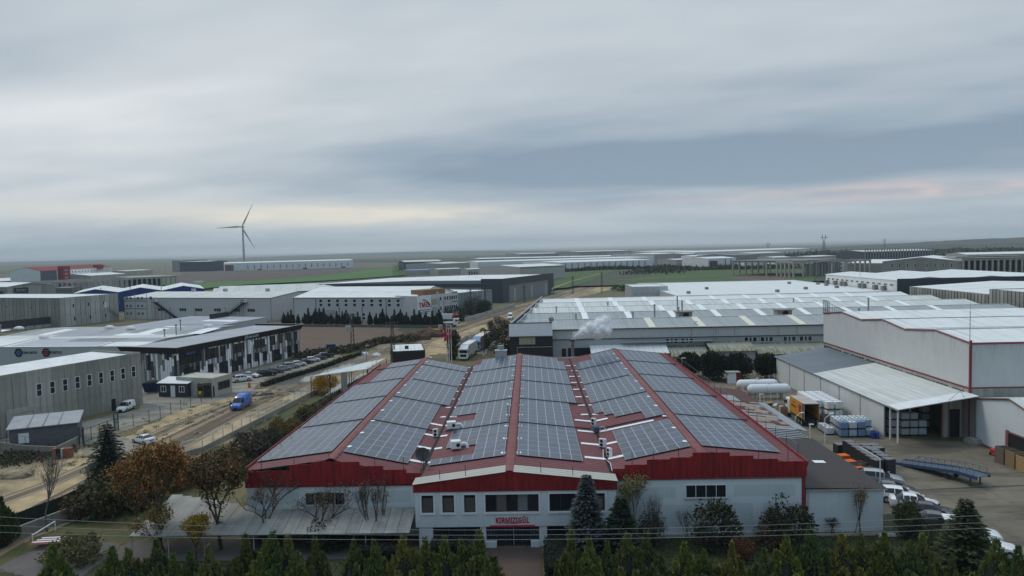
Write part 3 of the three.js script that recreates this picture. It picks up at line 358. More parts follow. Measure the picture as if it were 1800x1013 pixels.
{// solar panels: 7 columns a slope in five blocks of 7 rows; the nearest 300 are separate, the rest one mass
  const PW=1.19,PL=2.01,geo1=new RoundedBoxGeometry(PW - 0.012,0.045,PL - 0.012,1,0.008),list=[],gap=0.42;
  // each block starts at zs; S = [x at ridge side, y, direction down, columns by block, rows skipped]
  const zs=[-75.1,-89.6,-104.1,-118.6,-133.1];
  const S=[
    {xr:L1 - 0.62,s:-1,sl:0,cols:[7,7,7,5,5],back:zBL},
    {xr:L1+0.62,s:1,sl:1,cols:[6,6,7,7,7],back:zBL},
    {xr:C1 - 0.68,s:-1,sl:2,cols:[7,7,7,7,7],back:zB,skip:(b,r,c)=>(b===0&&(r===2||r===1)&&c>2)||(b===1&&(r===2||r===3)&&c>3)||(b===1&&r<2&&c>5)||(b===0&&r>2&&c>5)||(b===4&&c>5&&r>3)},
    {xr:C1+0.68,s:1,sl:3,cols:[6,6,7,7,7],back:zB,skip:(b,r,c)=>b===4&&r>4&&c>5},
    {xr:R1 - 0.62,s:-1,sl:4,cols:[6,7,7,7,7],back:zB,skip:(b,r,c)=>(b===0&&r>5)||(b===1&&r<2&&c>1)||(b===1&&r<3&&c>4)||(b===1&&r<4&&c>5)||(b===4&&r>3&&c>3)},
    {xr:R1+0.62,s:1,sl:5,cols:[7,7,7,7,7],back:zB},
  ];
  for (const q of S){const [xa,ya,xb,yb]=slopes[q.sl],an=Math.atan2(yb - ya,xb - xa);for (let b=0;b<5;b++) for (let r=0;r<7;r++) for (let c=0;c<q.cols[b];c++){if (q.skip?.(b,r,c)) continue;const z=zs[b] - (r+0.5)*PL;if (z - PL / 2<q.back+0.4) continue;const d=(c+0.5)*PW,x=q.xr+q.s*d*Math.cos(an),y=ya+(yb - ya)*(x - xa) / (xb - xa)+0.17;list.push([x,y,z,an]);}}
  list.sort((a,b)=>b[2] - a[2]);
  // uv: one cell pattern a panel
  {const p=geo1.attributes.position,u=geo1.attributes.uv;for (let i=0;i<p.count;i++) u.setXY(i,p.getX(i) / PW+0.5,p.getZ(i) / PL+0.5);}
  const rim=new MB();{const w=PW / 2 - 0.004,l=PL / 2 - 0.004,e=0.034,h0=0.0,h1=0.031;rim.box(-w,w,h0,h1,l - e,l).box(-w,w,h0,h1,-l,-l+e).box(-w,-w+e,h0,h1,-l+e,l - e).box(w - e,w,h0,h1,-l+e,l - e);} const rimG=rim.geo();
  const tones=[0,1,2].map((k)=>{const m=M.pv.clone();m.color.multiplyScalar([1,0.72,1.3][k]);return m;}),r=rng(9),g1=geo1.toNonIndexed(),rest=[],restR=[];
  list.forEach(([x,y,z,an],i)=>{
    const jt=(r() - 0.5)*0.022;
    if (i<300){const o=mesh('solar_panel',geo1,tones[Math.floor(r()*3)],fac);o.position.set(x,y,z+72);o.rotation.z=an+jt;mesh('panel_frame',rimG,M.pvFrame,o);}
    else {const m=new THREE.Matrix4().makeRotationZ(an+jt);m.setPosition(x,y,z+72);rest.push(g1.clone().applyMatrix4(m));restR.push(rimG.clone().applyMatrix4(m));}
 });
  const strip3=(l)=>l.map((g)=>{for (const k of Object.keys(g.attributes)) if (!['position','normal','uv'].includes(k)) g.deleteAttribute(k);return g;});
  const far=mesh('solar_panel',mergeGeometries(strip3(rest)),M.pv,fac);far.userData.kind='stuff';const fr=mesh('panel_frame',mergeGeometries(strip3(restR)),M.pvFrame,far);fr.userData.kind='stuff';
}
{// black cables crossing between the blocks, and fall-arrest posts on the roof edges
  for (const z of [-89.38,-103.88,-118.38,-132.88]) for (const [i,[xa,ya,xb,yb]] of slopes.entries()) W(new MB().bar([xa+0.6,mix(ya,yb,0.06)+0.2,z],[xb - 0.6,mix(ya,yb,0.94)+0.2,z],0.085,4),'cable_tray',M.dark);
  const post=new MB().bar([0,0,0],[0,1.25,0],0.035,5).box(-0.1,0.1,-0.02,0.03,-0.1,0.1).geo();
  const put=(x,y,z)=>{mesh('safety_post',post,M.darkSteel,fac).position.set(x,y,z+72);};
  for (let z=-75;z>-146;z -= 3.4) put(XR+0.36,hE+0.1,z);
  for (let z=-76;z>-139;z -= 3.6) put(XL - 0.36,hE+0.1,z);
  for (const x of [-28.6,-25.1,-21.4,-16.6,-13.6,10.2,12.4,15,18.9,23.2,26.2]) put(x,x<0?7.4+(x>-24&&x<-18?0.6:0):7.6+(x>13&&x<22?0.4:0),zF - 0.15);
  for (const x of [-9.5,-6.9,0.7,3.9]) put(x,hC - 0.16*Math.abs(x - C1)+0.15,zC - 0.2);
  W(new MB().bar([XR+0.36,hE+1.2,-75],[XR+0.36,hE+1.2,-146],0.012,3),'lifeline',M.steel);W(new MB().bar([XL - 0.36,hE+1.2,-76],[XL - 0.36,hE+1.2,-139],0.012,3),'lifeline',M.steel);
  W(new MB().path([[V2,hV+0.15,-94],[V2,hV+0.15,-84],[V2 - 0.15,hV+0.15,-78],[V2+0.1,hV+0.14,-74],[V2+0.05,hV+0.12,zF - 0.2]],0.05,5),'cable',M.dark);
  W(new MB().path([[V2 - 0.2,hV+0.7,-78.6],[V2 - 0.3,hV+0.16,-77.4],[V2+0.25,hV+0.14,-75.2],[V2+0.1,hV+0.12,-72.6]],0.045,5),'white_pipe',M.whitePlain);
}
for (const [x,w] of [[17.74,4.2],[-21.95,4.2]]){const y=x>0?4.6:4.36;win(fac,'window',[x,y,zF+72+0.01],0,w,1.42,{nx:4,fm:M.frame,fw:0.08});W(new MB().box(x - w / 2 - 0.1,x+w / 2+0.1,y - 0.82,y - 0.72,zF,zF+0.14),'window_sill',M.concL);}
// the sign over the door
const bold=await new FontLoader().loadAsync('fonts/droid/droid_sans_bold.typeface.json'),regular=await new FontLoader().loadAsync('fonts/droid/droid_sans_regular.typeface.json');
function letters(text,size,depth,font=bold){const g=new TextGeometry(text,{font,size,depth,curveSegments:3,bevelEnabled:false});g.computeBoundingBox();const c=g.boundingBox;g.translate(-(c.min.x+c.max.x) / 2,-(c.min.y+c.max.y) / 2,0);return g;}
function lettering(parent,name,text,w,pos,ry,m,depth=0.05,font=bold,size=1){const g=letters(text,size,depth,font),bb=g.boundingBox ?? (g.computeBoundingBox(),g.boundingBox);g.computeBoundingBox();const s=w / (g.boundingBox.max.x - g.boundingBox.min.x);g.scale(s,s,1);const o=mesh(name,g,m,parent);o.position.set(...pos);o.rotation.y=ry;return o;}
lettering(fac,'lettering','KIRMIZIGÜL',3.35,[-2.25,2.86,zC+72+0.003],0,mat([0.42,0.012,0.04],{roughness:0.4}),0.07).scale.y=1.4;
{const b=new MB(),r=rng(3);let x=-3.0;while (x<-1.55){const w=0.05+r()*0.07;b.box(x,x+w,2.4,2.47,zC,zC+0.02);x += w+0.035;} W(b,'small_print',mat([0.42,0.22,0.24]));}

// ---------- right: the tall white works with red edges, its lean-to and front annex ----------
const works=hall('white_warehouse','tall white warehouse with dark red edges and three low roof ridges, right of the yard','warehouse',{a:[65.2,-105.6],b:[128,-105.6],dep:52.4,h:14.5,roof:'x',prof:[[0,14.5],[9.1,15.4],[18.2,14.45],[26.1,15.4],[34.4,14.5],[43.2,15.25],[52.4,14.2]],wall:mat([0.6,0.615,0.615],{map:T.wall}),roofM:M.roofW,trim:M.redTrim,trimR:0.14,over:0.1});
{
  const g=works.g,add=(b,n,m)=>b.to(n,m,g);
  add(new MB().box(-0.07,-0.003,7.62,7.86,-52.4,-0.02),'trim',M.redTrim);add(new MB().box(0,62.8,7.75,7.95,0.003,0.07),'trim',M.redTrim);
  add(new MB().box(-0.03,-0.004,6.3,7.6,-52.4,-0.02),'lower_band',M.concL);add(new MB().box(0,62.8,6.1,7.74,0.004,0.04),'lower_band',M.grime);
  const r=rng(4);for (let i=0;i<46;i++) if (r()>0.12) add(new MB().box(-0.06,-0.032,6.72,7.12+r()*0.08,-1.2 - i*1.11 - 0.9,-1.2 - i*1.11),'vent',M.dark);
  add(new MB().box(-0.2,0.1,0,15,-0.1,0.16),'corner_trim',M.redTrim);
  add(new MB().bar([-0.3,14.2,0.25],[-0.3,19.4,0.25],0.05,5).bar([-0.3,19.4,0.25],[-0.3,20.6,0.25],0.02,4),'mast',M.steel);
  // ladder cage at the far end of the roof
  const c=new MB();for (let i=0;i<7;i++) c.bar([-0.1,14.2,-52.3+i*0.5],[-0.1,17.2,-52.3+i*0.5],0.04,4);for (const y of [15,16,17.2]) c.bar([-0.1,y,-52.3],[-0.1,y,-49.3],0.04,4);for (let i=0;i<10;i++) c.bar([-0.1+i*0.5,17.2 - i*0.26,-52.4],[-0.1+i*0.5,14.3,-52.4],0.035,4);c.bar([-0.1,17.2,-52.4],[4.6,14.7,-52.4],0.04,4);add(c,'roof_railing',M.darkSteel);
  for (const [z0,z1] of [[-9.1,-9.1],[-18.2,-18.2],[-26.1,-26.1],[-34.4,-34.4]]) add(new MB().box(0.2,62,works.top(-z0)+0.205,works.top(-z0)+0.27,z0 - 0.25,z0+0.25),'ridge_strip',M.roofG);
}
{// lean-to: dark roof at the back, white roof and open bay in front
  const g=thing('storage_lean_to','lean-to shed with half dark, half white roof and open front full of tanks','shed',[53.9,0,-104]);
  const n=6,z0=-4.2,z1=-51.5;for (let i=0;i<n;i++){const a=mix(z0,z1,i / n),c=mix(z0,z1,(i+1) / n);new MB().box(0,0.16,0,5.02,c+0.06,a - 0.06).to('wall_panel',M.dirtyWhite,g);new MB().bar([0.0,0,a],[0.0,5.02,a],0.09,6).to('downpipe',M.steel,g);}
  new MB().box(0.02,0.14,0,5.0,z1,z0).to('wall',M.concL,g);
  new MB().slab([-0.35,5.12,-30.4],[11.2,6.95,-30.4],[11.2,6.95,-51.9],[-0.35,5.12,-51.9],0.14).to('roof',M.slate,g);
  new MB().slab([-0.35,5.2,0.3],[11.2,7.02,0.3],[11.2,7.02,-30.3],[-0.35,5.2,-30.3],0.14).to('roof',M.roofC,g);
  new MB().slab([-0.4,5.3,0.6],[11.2,7.12,0.6],[11.2,7.14,-2.6],[-0.4,5.32,-2.6],0.05).to('canopy_sheet',M.roofBright,g);
  new MB().box(-0.36,-0.2,4.98,5.14,-51.9,0.2).to('gutter',M.steel,g);
  new MB().quad([0.16,0,-25],[11.1,0,-25],[11.1,6.8,-25],[0.16,5.0,-25]).to('back_wall',M.concD,g);new MB().quad([11.2,0,-25],[11.2,0,-0.3],[11.2,6.9,-0.3],[11.2,6.9,-25]).to('inner_wall',M.concD,g);
  for (const [x,z] of [[0.08,-0.4],[0.08,-2.6],[4.8,-6],[8.3,-3.4],[9.2,-3.4]]) new MB().box(x - 0.1,x+0.1,0,5.1+0.16*x,z - 0.1,z+0.1).to('post',x>8?mat([0.3,0.12,0.12]):M.rail,g);
  new MB().box(9.35,10.9,0,4.3,-3.52,-3.4).to('door',M.dark,g);new MB().box(10.9,11.18,0,6.6,-3.52,-3.4).box(8.4,9.35,0,6.2,-3.52,-3.4).box(9.35,10.9,4.3,6.4,-3.52,-3.4).to('door_wall',M.concL,g);
  new MB().path([[6.5,6.2,0.5],[10.9,8.3,-1.6]],0.03,4).path([[9.4,6.7,0.4],[9.4,7.6,-0.9]],0.03,4).to('stay_wire',M.darkSteel,g);
  new MB().box(9.9,12.2,0.04,0.5,-0.8,1.1).box(10.1,12,0.5,0.8,-0.6,0.9).to('loading_step',M.concL,g);
}
{
  const A=hall('pale_annex','low pale blue-white annex with a gable end and dark doorway, right edge of the yard','annex',{a:[65.4,-88],b:[112,-88],dep:17.4,h:6,roof:'x',prof:[[0,5.6],[9.2,7.9],[17.4,6.25]],wall:M.frontWhite,roofM:M.roofC,trim:mat([0.16,0.07,0.055]),trimR:0.13,over:0.15});
  A.slab('doorway','l',6.0,9.2,0.02,3.3,M.dark,0.02);A.slab('door_frame','l',9.2,9.75,0,3.6,mat([0.2,0.09,0.08]),0.2);A.slab('door_frame','l',5.8,6.0,0,3.4,M.concL,0.15);A.slab('door_lintel','l',5.8,9.75,3.3,3.5,mat([0.2,0.09,0.08]),0.18);A.slab('kerb','l',9.8,17.3,0,0.25,mat([0.22,0.11,0.09]),0.14);
}
{// brown-roofed annex along the factory's right side, and the patched lean-to sheds behind it
  const g=thing('brown_roof_annex','low white annex with dark brown sheet roof against the factory corner','annex',[28.1,0,-72.4]);
  new MB().quad([0,0,0],[7.9,0,0],[7.9,4.42,0],[0,4.58,0]).quad([7.9,0,0],[7.9,0,-18.6],[7.9,4.42,-18.6],[7.9,4.42,0]).quad([7.9,0,-18.6],[0,0,-18.6],[0,4.58,-18.6],[7.9,4.42,-18.6]).to('wall',M.frontWhite,g);
  new MB().slab([-0.1,4.78,0.25],[8.2,4.6,0.25],[8.2,4.6,-18.9],[-0.1,4.78,-18.9],0.12).to('roof',M.brownRoof,g);
  new MB().box(-0.1,8.2,4.44,4.56,0.02,0.32).to('gutter',M.concL,g);new MB().bar([0.25,0.1,0.12],[0.25,4.4,0.12],0.06,6).to('downpipe',M.rail,g);
  new MB().slab([4.2,4.76,-8.2],[5.5,4.73,-8.2],[5.5,4.73,-9.1],[4.2,4.76,-9.1],0.04).to('rooflight',M.skylight,g);
  const s=thing('patched_sheds','row of low lean-to sheds with rust-brown and grey sheet roofs beside the long factory','shed',[28.5,0,-91.4]);
  const S=[[0,-7.1,8.4,M.tinGrey],[-7.1,-7.8,9.2,M.tinGrey],[-7.8,-14.7,8.3,M.rust],[-14.7,-15.3,8.6,M.tinGrey],[-15.3,-25,8.8,M.rust],[-25,-29.4,6,M.tinGrey],[-29.4,-36,9.2,M.rustDark],[-36,-56,4,M.rustDark]],yr=(x)=>4.7 - x*0.1;
  const rs=(x0,x1,z0,z1,m,t=0.07,n='roof_sheet',l=0)=>new MB().slab([x0,yr(x0)+l,z0],[x1,yr(x1)+l,z0],[x1,yr(x1)+l,z1],[x0,yr(x0)+l,z1],t).to(n,m,s);
  S.forEach(([z0,z1,w,m])=>rs(0,w,z0,z1+0.02,m));rs(8.4,10,-7.1,-25,M.tinGrey);rs(6.1,9.1,-25.1,-29.3,M.rustDark);
  for (let i=0;i<7;i++) rs(0.1,8.3,-0.4 - i,-0.62 - i,M.dark,0.05,'sheet_rib',0.06);
  new MB().box(8.1,8.25,0,3.7,-25,-0.2).to('wall',M.concD,s);new MB().box(3.6,3.75,0,4.1,-55.8,-36).to('wall',M.concD,s);new MB().box(8.6,8.75,0,3.6,-35.8,-25.6).to('wall',M.concD,s);
}

// ---------- behind the solar roof: the wide factory of five roof ridges ----------
{
  const xl=(z)=>-4.6+(-176 - z)*0.095,x1=137,g=thing('ridge_and_furrow_factory','wide pale grey factory of five parallel roof ridges with light strips, behind the solar roof','factory',[5.4,0,-176]);
  const Wd=(b,n,m)=>b.to(n,m,g,true),pitch=19.5,roofs=[[M.roofG,M.roofG],[M.roofG,M.roofG],[M.roofC,M.roofC],[M.roofC,M.roofC],[M.roofWv,M.roofWv]];
  Wd(new MB().quad([5.4,0,-176],[x1,0,-176],[x1,9.6,-176],[5.4,9.6,-176]).quad([x1,0,-273.5],[-4.6+9.3,0,-273.5],[4.7,9.6,-273.5],[x1,9.6,-273.5]).quad([4.7,0,-273.5],[xl(-186),0,-186],[xl(-186),9.6,-186],[4.7,9.6,-273.5]),'wall',M.sheetL);
  Wd(new MB().box(5.4,x1,7.2,9.58,-175.98,-175.9),'upper_cladding',M.sheetW);
  for (let i=0;i<5;i++){const z0=-176 - i*pitch,z1=z0 - pitch / 2,z2=z0 - pitch,X=i?xl:()=>5.2;for (const [a,ya,b,yb,m] of [[z0+(i?0:0.35),9.75,z1,11.2,roofs[i][0]],[z1,11.2,z2,9.75,roofs[i][1]]]) Wd(new MB().slab([X(a),ya,a],[x1,ya,a],[x1,yb,b],[X(b),yb,b],0.12),'roof',m);
    Wd(new MB().slab([xl(z0)+1,11.27,z1+0.3],[x1,11.27,z1+0.3],[x1,11.27,z1 - 0.3],[xl(z1)+1,11.27,z1 - 0.3],0.05),'ridge_cap',i<2?M.roofC:M.roofW);
    for (let k=0;k<9;k++){const x=14.6+k*12.4+(i>0?-3.2+i*0.6:0)+2.6,m=i===0?M.skyCream:M.skylight;Wd(new MB().slab([x,9.86,z0 - 0.1],[x+1.7,9.86,z0 - 0.1],[x+1.7,11.26,z1+0.35],[x,11.26,z1+0.35],0.05),'rooflight',m);}}
  Wd(new MB().bar([5.4,9.62,-175.6],[x1,9.62,-175.6],0.13,5),'gutter',M.dark);Wd(new MB().bar([5.4,7.15,-175.8],[x1,7.15,-175.8],0.11,5),'pipe',M.darkSteel);
  for (const x of [40,50.6,61.5,66]) Wd(new MB().bar([x,7.3,-175.7],[x,9.5,-175.7],0.06,4),'downpipe',M.steel);
  Wd(new MB().path([[45.3,3,-175.4],[45.3,9.6,-175.4]],0.05,4).path([[46,3,-175.4],[46,9.6,-175.4]],0.05,4),'ladder',M.steel);
  for (const px of [35.1,38.9,54.6,58.6,64.2,68.2]){const o=5.4;for (const [dx,w] of [[-1.05,1.05],[0,0.7],[1.05,1.05]]) win(g,'window',[px - o+dx,6.28,0.09],0,w,1.25,{fw:0.08});}
  // awnings and lower lean-tos along the foot of the wall
  const aw=(x0,x1,y0,y1,z1,m,wm)=>{Wd(new MB().slab([x0,y1,z1],[x1,y1,z1],[x1,y0,-175.85],[x0,y0,-175.85],0.1),'awning',m);if (wm) Wd(new MB().box(x0+0.3,x1 - 0.3,0,y1 - 0.15,z1 - 4,z1+(-0.6)),'lean_to_wall',wm);};
  aw(14.6,33.6,5.6,4.0,-171.2,M.roofW,M.sheetL);aw(33.9,43.2,5.1,3.2,-170.4,M.moss,M.sheetG);aw(43.4,54.4,6.0,4.35,-170,M.moss,M.sheetL);aw(54.7,72,5.5,3.4,-170.2,M.moss,M.sheetG);
  aw(22.6,45,6.4,6.35,-174.6,M.sheetL,null);
  // loading bay with dark mouth behind the chimney
  Wd(new MB().box(9.2,15.2,0,5.0,-175.9,-175.7),'loading_bay',M.dark);Wd(new MB().box(7.7,8.7,1.5,4.9,-175.88,-175.75),'door',M.dark);
  // two roof fans and vent pipes
  for (const [x,z] of [[41,-189],[67.2,-189]]){const b=new MB().box(x - 1.9,x+1.9,10.7,12.3,z - 1.5,z+1.5).box(x - 2.2,x+2.2,12.3,12.5,z - 1.8,z+1.8);Wd(b,'roof_fan',mat([0.33,0.31,0.3],{map:T.conc}));Wd(new MB().add(new THREE.CylinderGeometry(0.75,0.75,0.2,16).rotateX(Math.PI / 2),new THREE.Matrix4().makeTranslation(x+0.2,11.5,z+1.55)),'fan_mouth',M.dark);}
  for (const [x,z,h] of [[33.4,-190,3.6],[39.3,-187.5,3],[41.2,-192,4.2],[44.5,-214,4],[95,-200,3.4],[27,-186,2],[85,-184,2],[12,-186,1.8],[8,-217,1.4],[25.5,-232,1.2],[86,-232,1.2]]) Wd(new MB().bar([x,9.5,z],[x,10.6+h,z],0.22,7).bar([x,10.6+h,z],[x,10.8+h,z],0.32,7),'vent_pipe',M.steel);
  // black wing with a sloping grey fascia
  const L=-5.3,R=5.2;Wd(new MB().quad([L,0,-172.6],[R,0,-172.6],[R,9,-172.6],[L,9,-172.6]).quad([R,0,-172.6],[R,0,-176],[R,11.4,-176],[R,9,-172.6]).quad([4.4,0,-272],[L,0,-172.6],[L,11.3,-174.5],[4.4,11.3,-272]),'black_wall',M.blackSheet);
  Wd(new MB().slab([L - 0.1,8.75,-171.9],[R+0.1,8.75,-171.9],[R+0.1,11.7,-174.3],[L - 0.1,11.7,-174.3],0.14),'fascia',M.sheetL);
  Wd(new MB().slab([L - 0.1,11.75,-174.2],[R+0.1,11.75,-174.2],[R+0.1,11.75,-174.7],[L - 0.1,11.75,-174.7],0.2),'coping',M.black);
  Wd(new MB().slab([L,10.2,-174.7],[R,10.2,-174.7],[xl(-273)+0.6,10.2,-273],[4.4,10.2,-273],0.1),'flat_roof',M.roofG);
  Wd(new MB().slab([L - 0.1,11.6,-174.7],[L+0.35,11.6,-174.7],[4.75,11.6,-272],[4.3,11.6,-272],0.4).slab([L+1,11.2,-174.7],[L+1.25,11.2,-174.7],[5.6,11.2,-272],[5.35,11.2,-272],0.9),'parapet',M.steel);
  const w=win(g,'window',[-1.5 - 5.4+0.55,7.45,3.42],0,4.1,1.9,{fm:M.darkSteel,pm:M.glassCurtain,nx:4});
  Wd(new MB().path([[-3.4,3.4,-171],[-3.4,6.1,-171],[5.4,6.1,-171]],0.05,4),'railing',M.concL);
  Wd(new MB().add(new THREE.SphereGeometry(0.75,10,7,0,6.3,0,1.2).rotateX(1.1),new THREE.Matrix4().makeTranslation(5.1,12.4,-174.4)).bar([5.1,11.6,-174.6],[5.1,12.3,-174.6],0.05,5),'dish',M.concD);
}
// further halls to the right, each standing behind the last
const back=hall('white_roof_hall','flat white-roofed hall behind the five-ridged factory, edging the green field','factory',{a:[58,-281],b:[142.4,-281],dep:104,h:10.2,par:0.25,wall:M.sheetW,roofM:M.roofWv});
for (const [x,z] of [[8,-14],[22,-40],[44,-12],[61,-26],[80,-60],[76,-30],[70,-70],[79,-48]]) new MB().box(x - 0.7,x+0.7,9.95,11,z - 0.7,z+0.7).to('roof_unit',M.concD,back.g);
const cap=hall('pale_boxy_wing','small pale wing with gridded end wall at the field edge, left of the white roof','building',{a:[46,-318],b:[62,-318],dep:24,h:12,par:0.3,wall:M.sheetW,roofM:M.roofW});cap.slab('end_wall','l',0.2,23.8,0,11.9,M.sheetG,0.05);for (let i=0;i<6;i++) cap.slab('wall_seam','f',2+i*2.5,2.08+i*2.5,0,11.8,M.steel,0.04);cap.slab('wall_seam','f',0,16,8.6,8.7,M.steel,0.03);
const long3=hall('long_white_works','long white works with a row of small windows and roof fans, dark front end','factory',{a:[143,-278],b:[215,-278],dep:66,h:14.5,roof:'z',n:3,rise:1,wall:M.white,roofM:M.roofWv});
long3.slab('dark_front','f',0,72,0,15.2,M.sheetD,0.3);long3.slab('orange_stripe','f',0.2,1.0,0,8.4,mat([0.5,0.06,0.02]),0.4);
for (let i=0;i<13;i++) long3.win('l',4+i*4.9,12.6,2.6,0.9,{fw:0.1,nx:3});
for (const u of [8,15,25,28,43,46,53,62]){const q=long3.slab('wall_fan','l',u,u+2,10.3,12,mat([0.2,0.19,0.18]),1.4);}
const ribbed=hall('ribbed_concrete_hall','hall of vertical ribbed concrete panels with a broad white roof, behind the tall white warehouse','factory',{a:[140,-218],b:[215,-218],dep:45,h:13,roof:'z',n:1,prof:[[0,12.8],[30,14.3],[75,12.8]],wall:M.concD,roofM:M.roofWv,over:0.05});
ribbed.panels('l',1.75,[M.conc,M.concL,M.concD],{gap:0.5,th:0.22,top:13.1,seed:5});
for (const u of [6,8.4,16,18,26,28,33,35.5,41]) ribbed.win('l',u,7.6,0.6,1.7,{off:0.24,fw:0.06});
const bay=hall('tall_concrete_bay','taller plain concrete end bay at the near end of the ribbed hall','factory',{a:[139.8,-202.5],b:[215,-202.5],dep:15.2,h:14.7,par:0.2,wall:M.concD,roofM:M.roofWv});
bay.panels('l',1.75,[M.conc,M.concL,M.concD],{gap:0.4,th:0.2,top:14.7,seed:6});bay.panels('f',1.9,[M.concD,M.conc],{gap:0.3,th:0.2,top:14.7,seed:7});

// ---------- left: the grey precast-concrete factory in front, the striped office block behind ----------
const CA=[-90.08,-116.84],CB=[-80.6,-142.39];
{
  const d=[CB[0] - CA[0],CB[1] - CA[1]],a=[CA[0] - d[0]*0.55,CA[1] - d[1]*0.55];
  const H=hall('precast_concrete_factory','grey streaked precast concrete factory with a row of small windows, left edge','factory',{a,b:CB,dep:14,h:10.2,roof:'z',prof:[[0,9.9],[Math.hypot(...d)*1.55,9.9]],wall:M.concD,roofM:M.roofWv,over:0.02,t:0.1});
  const L=H.L,Lv=Math.hypot(...d),u=(px)=>L - Lv+px*Lv;
  H.panels('f',2.35,[M.conc,M.concL,M.conc,M.concD],{gap:0.07,th:0.16,top:10.6,seed:11});
  H.panels('r',2.4,[M.conc,M.concL],{gap:0.07,th:0.16,top:10.6,seed:12});
  for (let i=0;i<9;i++){const uu=L - 1.9 - i*2.42;H.win('f',uu,6.9,1.0,2.3,{off:0.165,ny:2,fw:0.09});}
  H.slab('roller_door','f',L - 26.6,L - 22.6,0,3.6,mat([0.5,0.5,0.4],{map:T.ribV}),0.1,0.17);H.slab('door_surround','f',L - 27.2,L - 26.6,0,4.4,M.concL,0.25,0.17);H.slab('door_surround','f',L - 22.6,L - 22.0,0,4.4,M.concL,0.25,0.17);H.slab('door_surround','f',L - 26.6,L - 22.6,3.6,4.4,M.concL,0.25,0.17);
  H.slab('side_door','f',L - 7.2,L - 6.3,0,2.3,M.dark,0.04,0.17);
  // the white roof rises in a low ridge behind the parapet
  new MB().slab([0.4,10.05,-0.6],[L - 0.4,10.05,-0.6],[L - 0.4,10.3,-13.6],[0.4,10.3,-13.6],0.1).to('roof_slope',M.roofBright,H.g);
  const fn=new MB();for (let i=0;i<10;i++) fn.bar([L - 20+i*0.5,0,2.2],[L - 20+i*0.5,2.2,2.2],0.03,4);fn.bar([L - 20,2.15,2.2],[L - 15.4,2.15,2.2],0.04,4).bar([L - 20,0.3,2.2],[L - 15.4,0.3,2.2],0.04,4);fn.to('side_gate',M.galv,H.g);
}
const OA=[-81.39,-158.63],OB=[-68.35,-205.36];
{// office block clad in black, white and grey strips under a black fascia
  const H=hall('striped_office_block','two-storey office block clad in black, white and grey vertical strips under a black roof edge','office building',{a:OA,b:OB,dep:15,h:8.6,roof:'z',prof:[[0,8.6],[Math.hypot(OB[0] - OA[0],OB[1] - OA[1]),8.6]],wall:M.black,roofM:mat([0.4,0.425,0.455],{map:T.roofU,roughness:0.55}),over:0.5,t:0.25});
  const L=H.L,r=rng(21),cols=[mat([0.86,0.87,0.88]),mat([0.34,0.35,0.36]),mat([0.2,0.2,0.205]),mat([0.06,0.06,0.065]),mat([0.62,0.64,0.66]),mat([0.27,0.265,0.25])];
  const wins=[[1.2,7.6,5.0,7.8],[2,7.2,0.2,4.2],[9.8,11.4,5,7.6],[12.3,13.9,5,7.6],[14.8,16.2,5,7.6],[10,11.8,0.4,3.8],[14,16.6,0.4,3.6],[19.2,23.6,5,7.4],[28,32,5,7.4],[18.8,20.6,0.4,3.6],[21.4,22.6,1.6,4],[24.4,25.9,1.6,4],[28,29.5,1.6,4],[34.8,36.4,5,7.6],[38.6,40.2,5,7.6],[42.4,44,5,7.6],[46,47.4,5,7.6],[35.6,38.6,0.2,3.6],[42.6,44.2,0.6,3.8],[46,47.4,0.6,3.8],[31.4,32.9,1.2,3.8]].filter((w)=>w[1]<L);
  for (const [a,b,y0,y1] of wins){const nx=Math.max(1,Math.round((b - a) / 1.4));H.win('f',(a+b) / 2,(y0+y1) / 2,b - a,y1 - y0,{fm:M.darkSteel,nx,fw:0.06,proud:0.12});}
  const stripsFor=(f,S)=>{for (let x=0.05;x<S - 0.4;x += 0.66){let y=0.1;while (y<7.9){const hh=1.4+r()*2.6,y1=Math.min(8.2,y+hh);if (r()>0.07){const hit=f==='f'&&wins.some(([a,b,c,e])=>x+0.54>a&&x<b&&y1>c&&y<e),m=cols[1+Math.floor(r()*(cols.length - 1))];if (!hit) H.slab('cladding_strip',f,x,x+0.54,Math.round(y*10) / 10,Math.round(y1*10) / 10,r()<0.4?cols[0]:m,0.08+Math.round(r()*2)*0.02);else {const w=wins.find(([a,b,c,e])=>x+0.54>a&&x<b&&y1>c&&y<e);if (y<w[2] - 0.4) H.slab('cladding_strip',f,x,x+0.54,Math.round(y*10) / 10,w[2],m,0.08);y=w[3];continue;}} y=y1;}}};
  stripsFor('f',L);stripsFor('l',15);
  // fascia leaning out over the walls
  const fs=new MB();fs.quad([-0.35,7.85,0.35],[L+0.35,7.85,0.35],[L+1.1,9.35,1.1],[-1.1,9.35,1.1]).quad([L+0.35,7.85,0.35],[L+0.35,7.85,-15.3],[L+1.1,9.35,-16],[L+1.1,9.35,1.1]).quad([-0.35,7.85,-15.3],[-0.35,7.85,0.35],[-1.1,9.35,1.1],[-1.1,9.35,-16]).quad([-0.35,7.85,0.35],[-0.35,7.85,-15.3],[L+0.35,7.85,-15.3],[L+0.35,7.85,0.35]);fs.to('fascia',M.black,H.g);
  const cp=new MB();cp.box(-1.1,L+1.1,9.35,9.42,0.75,1.12).box(L+0.75,L+1.12,9.35,9.415,-16,0.75).box(-1.12,-0.75,9.35,9.415,-16,0.75);cp.to('coping',M.concL,H.g);
  lettering(H.g,'sign_letters','CAN AUTO',4.2,[26.6,8.62,0.79],0,M.whitePlain,0.05).rotation.x=0.46;
  const em=mesh('emblem',cache('hexring',()=>new THREE.TorusGeometry(0.52,0.13,4,6)),mat([0.5,0.62,0.72]),H.g);em.position.set(23.7,8.62,0.8);em.rotation.x=0.46;
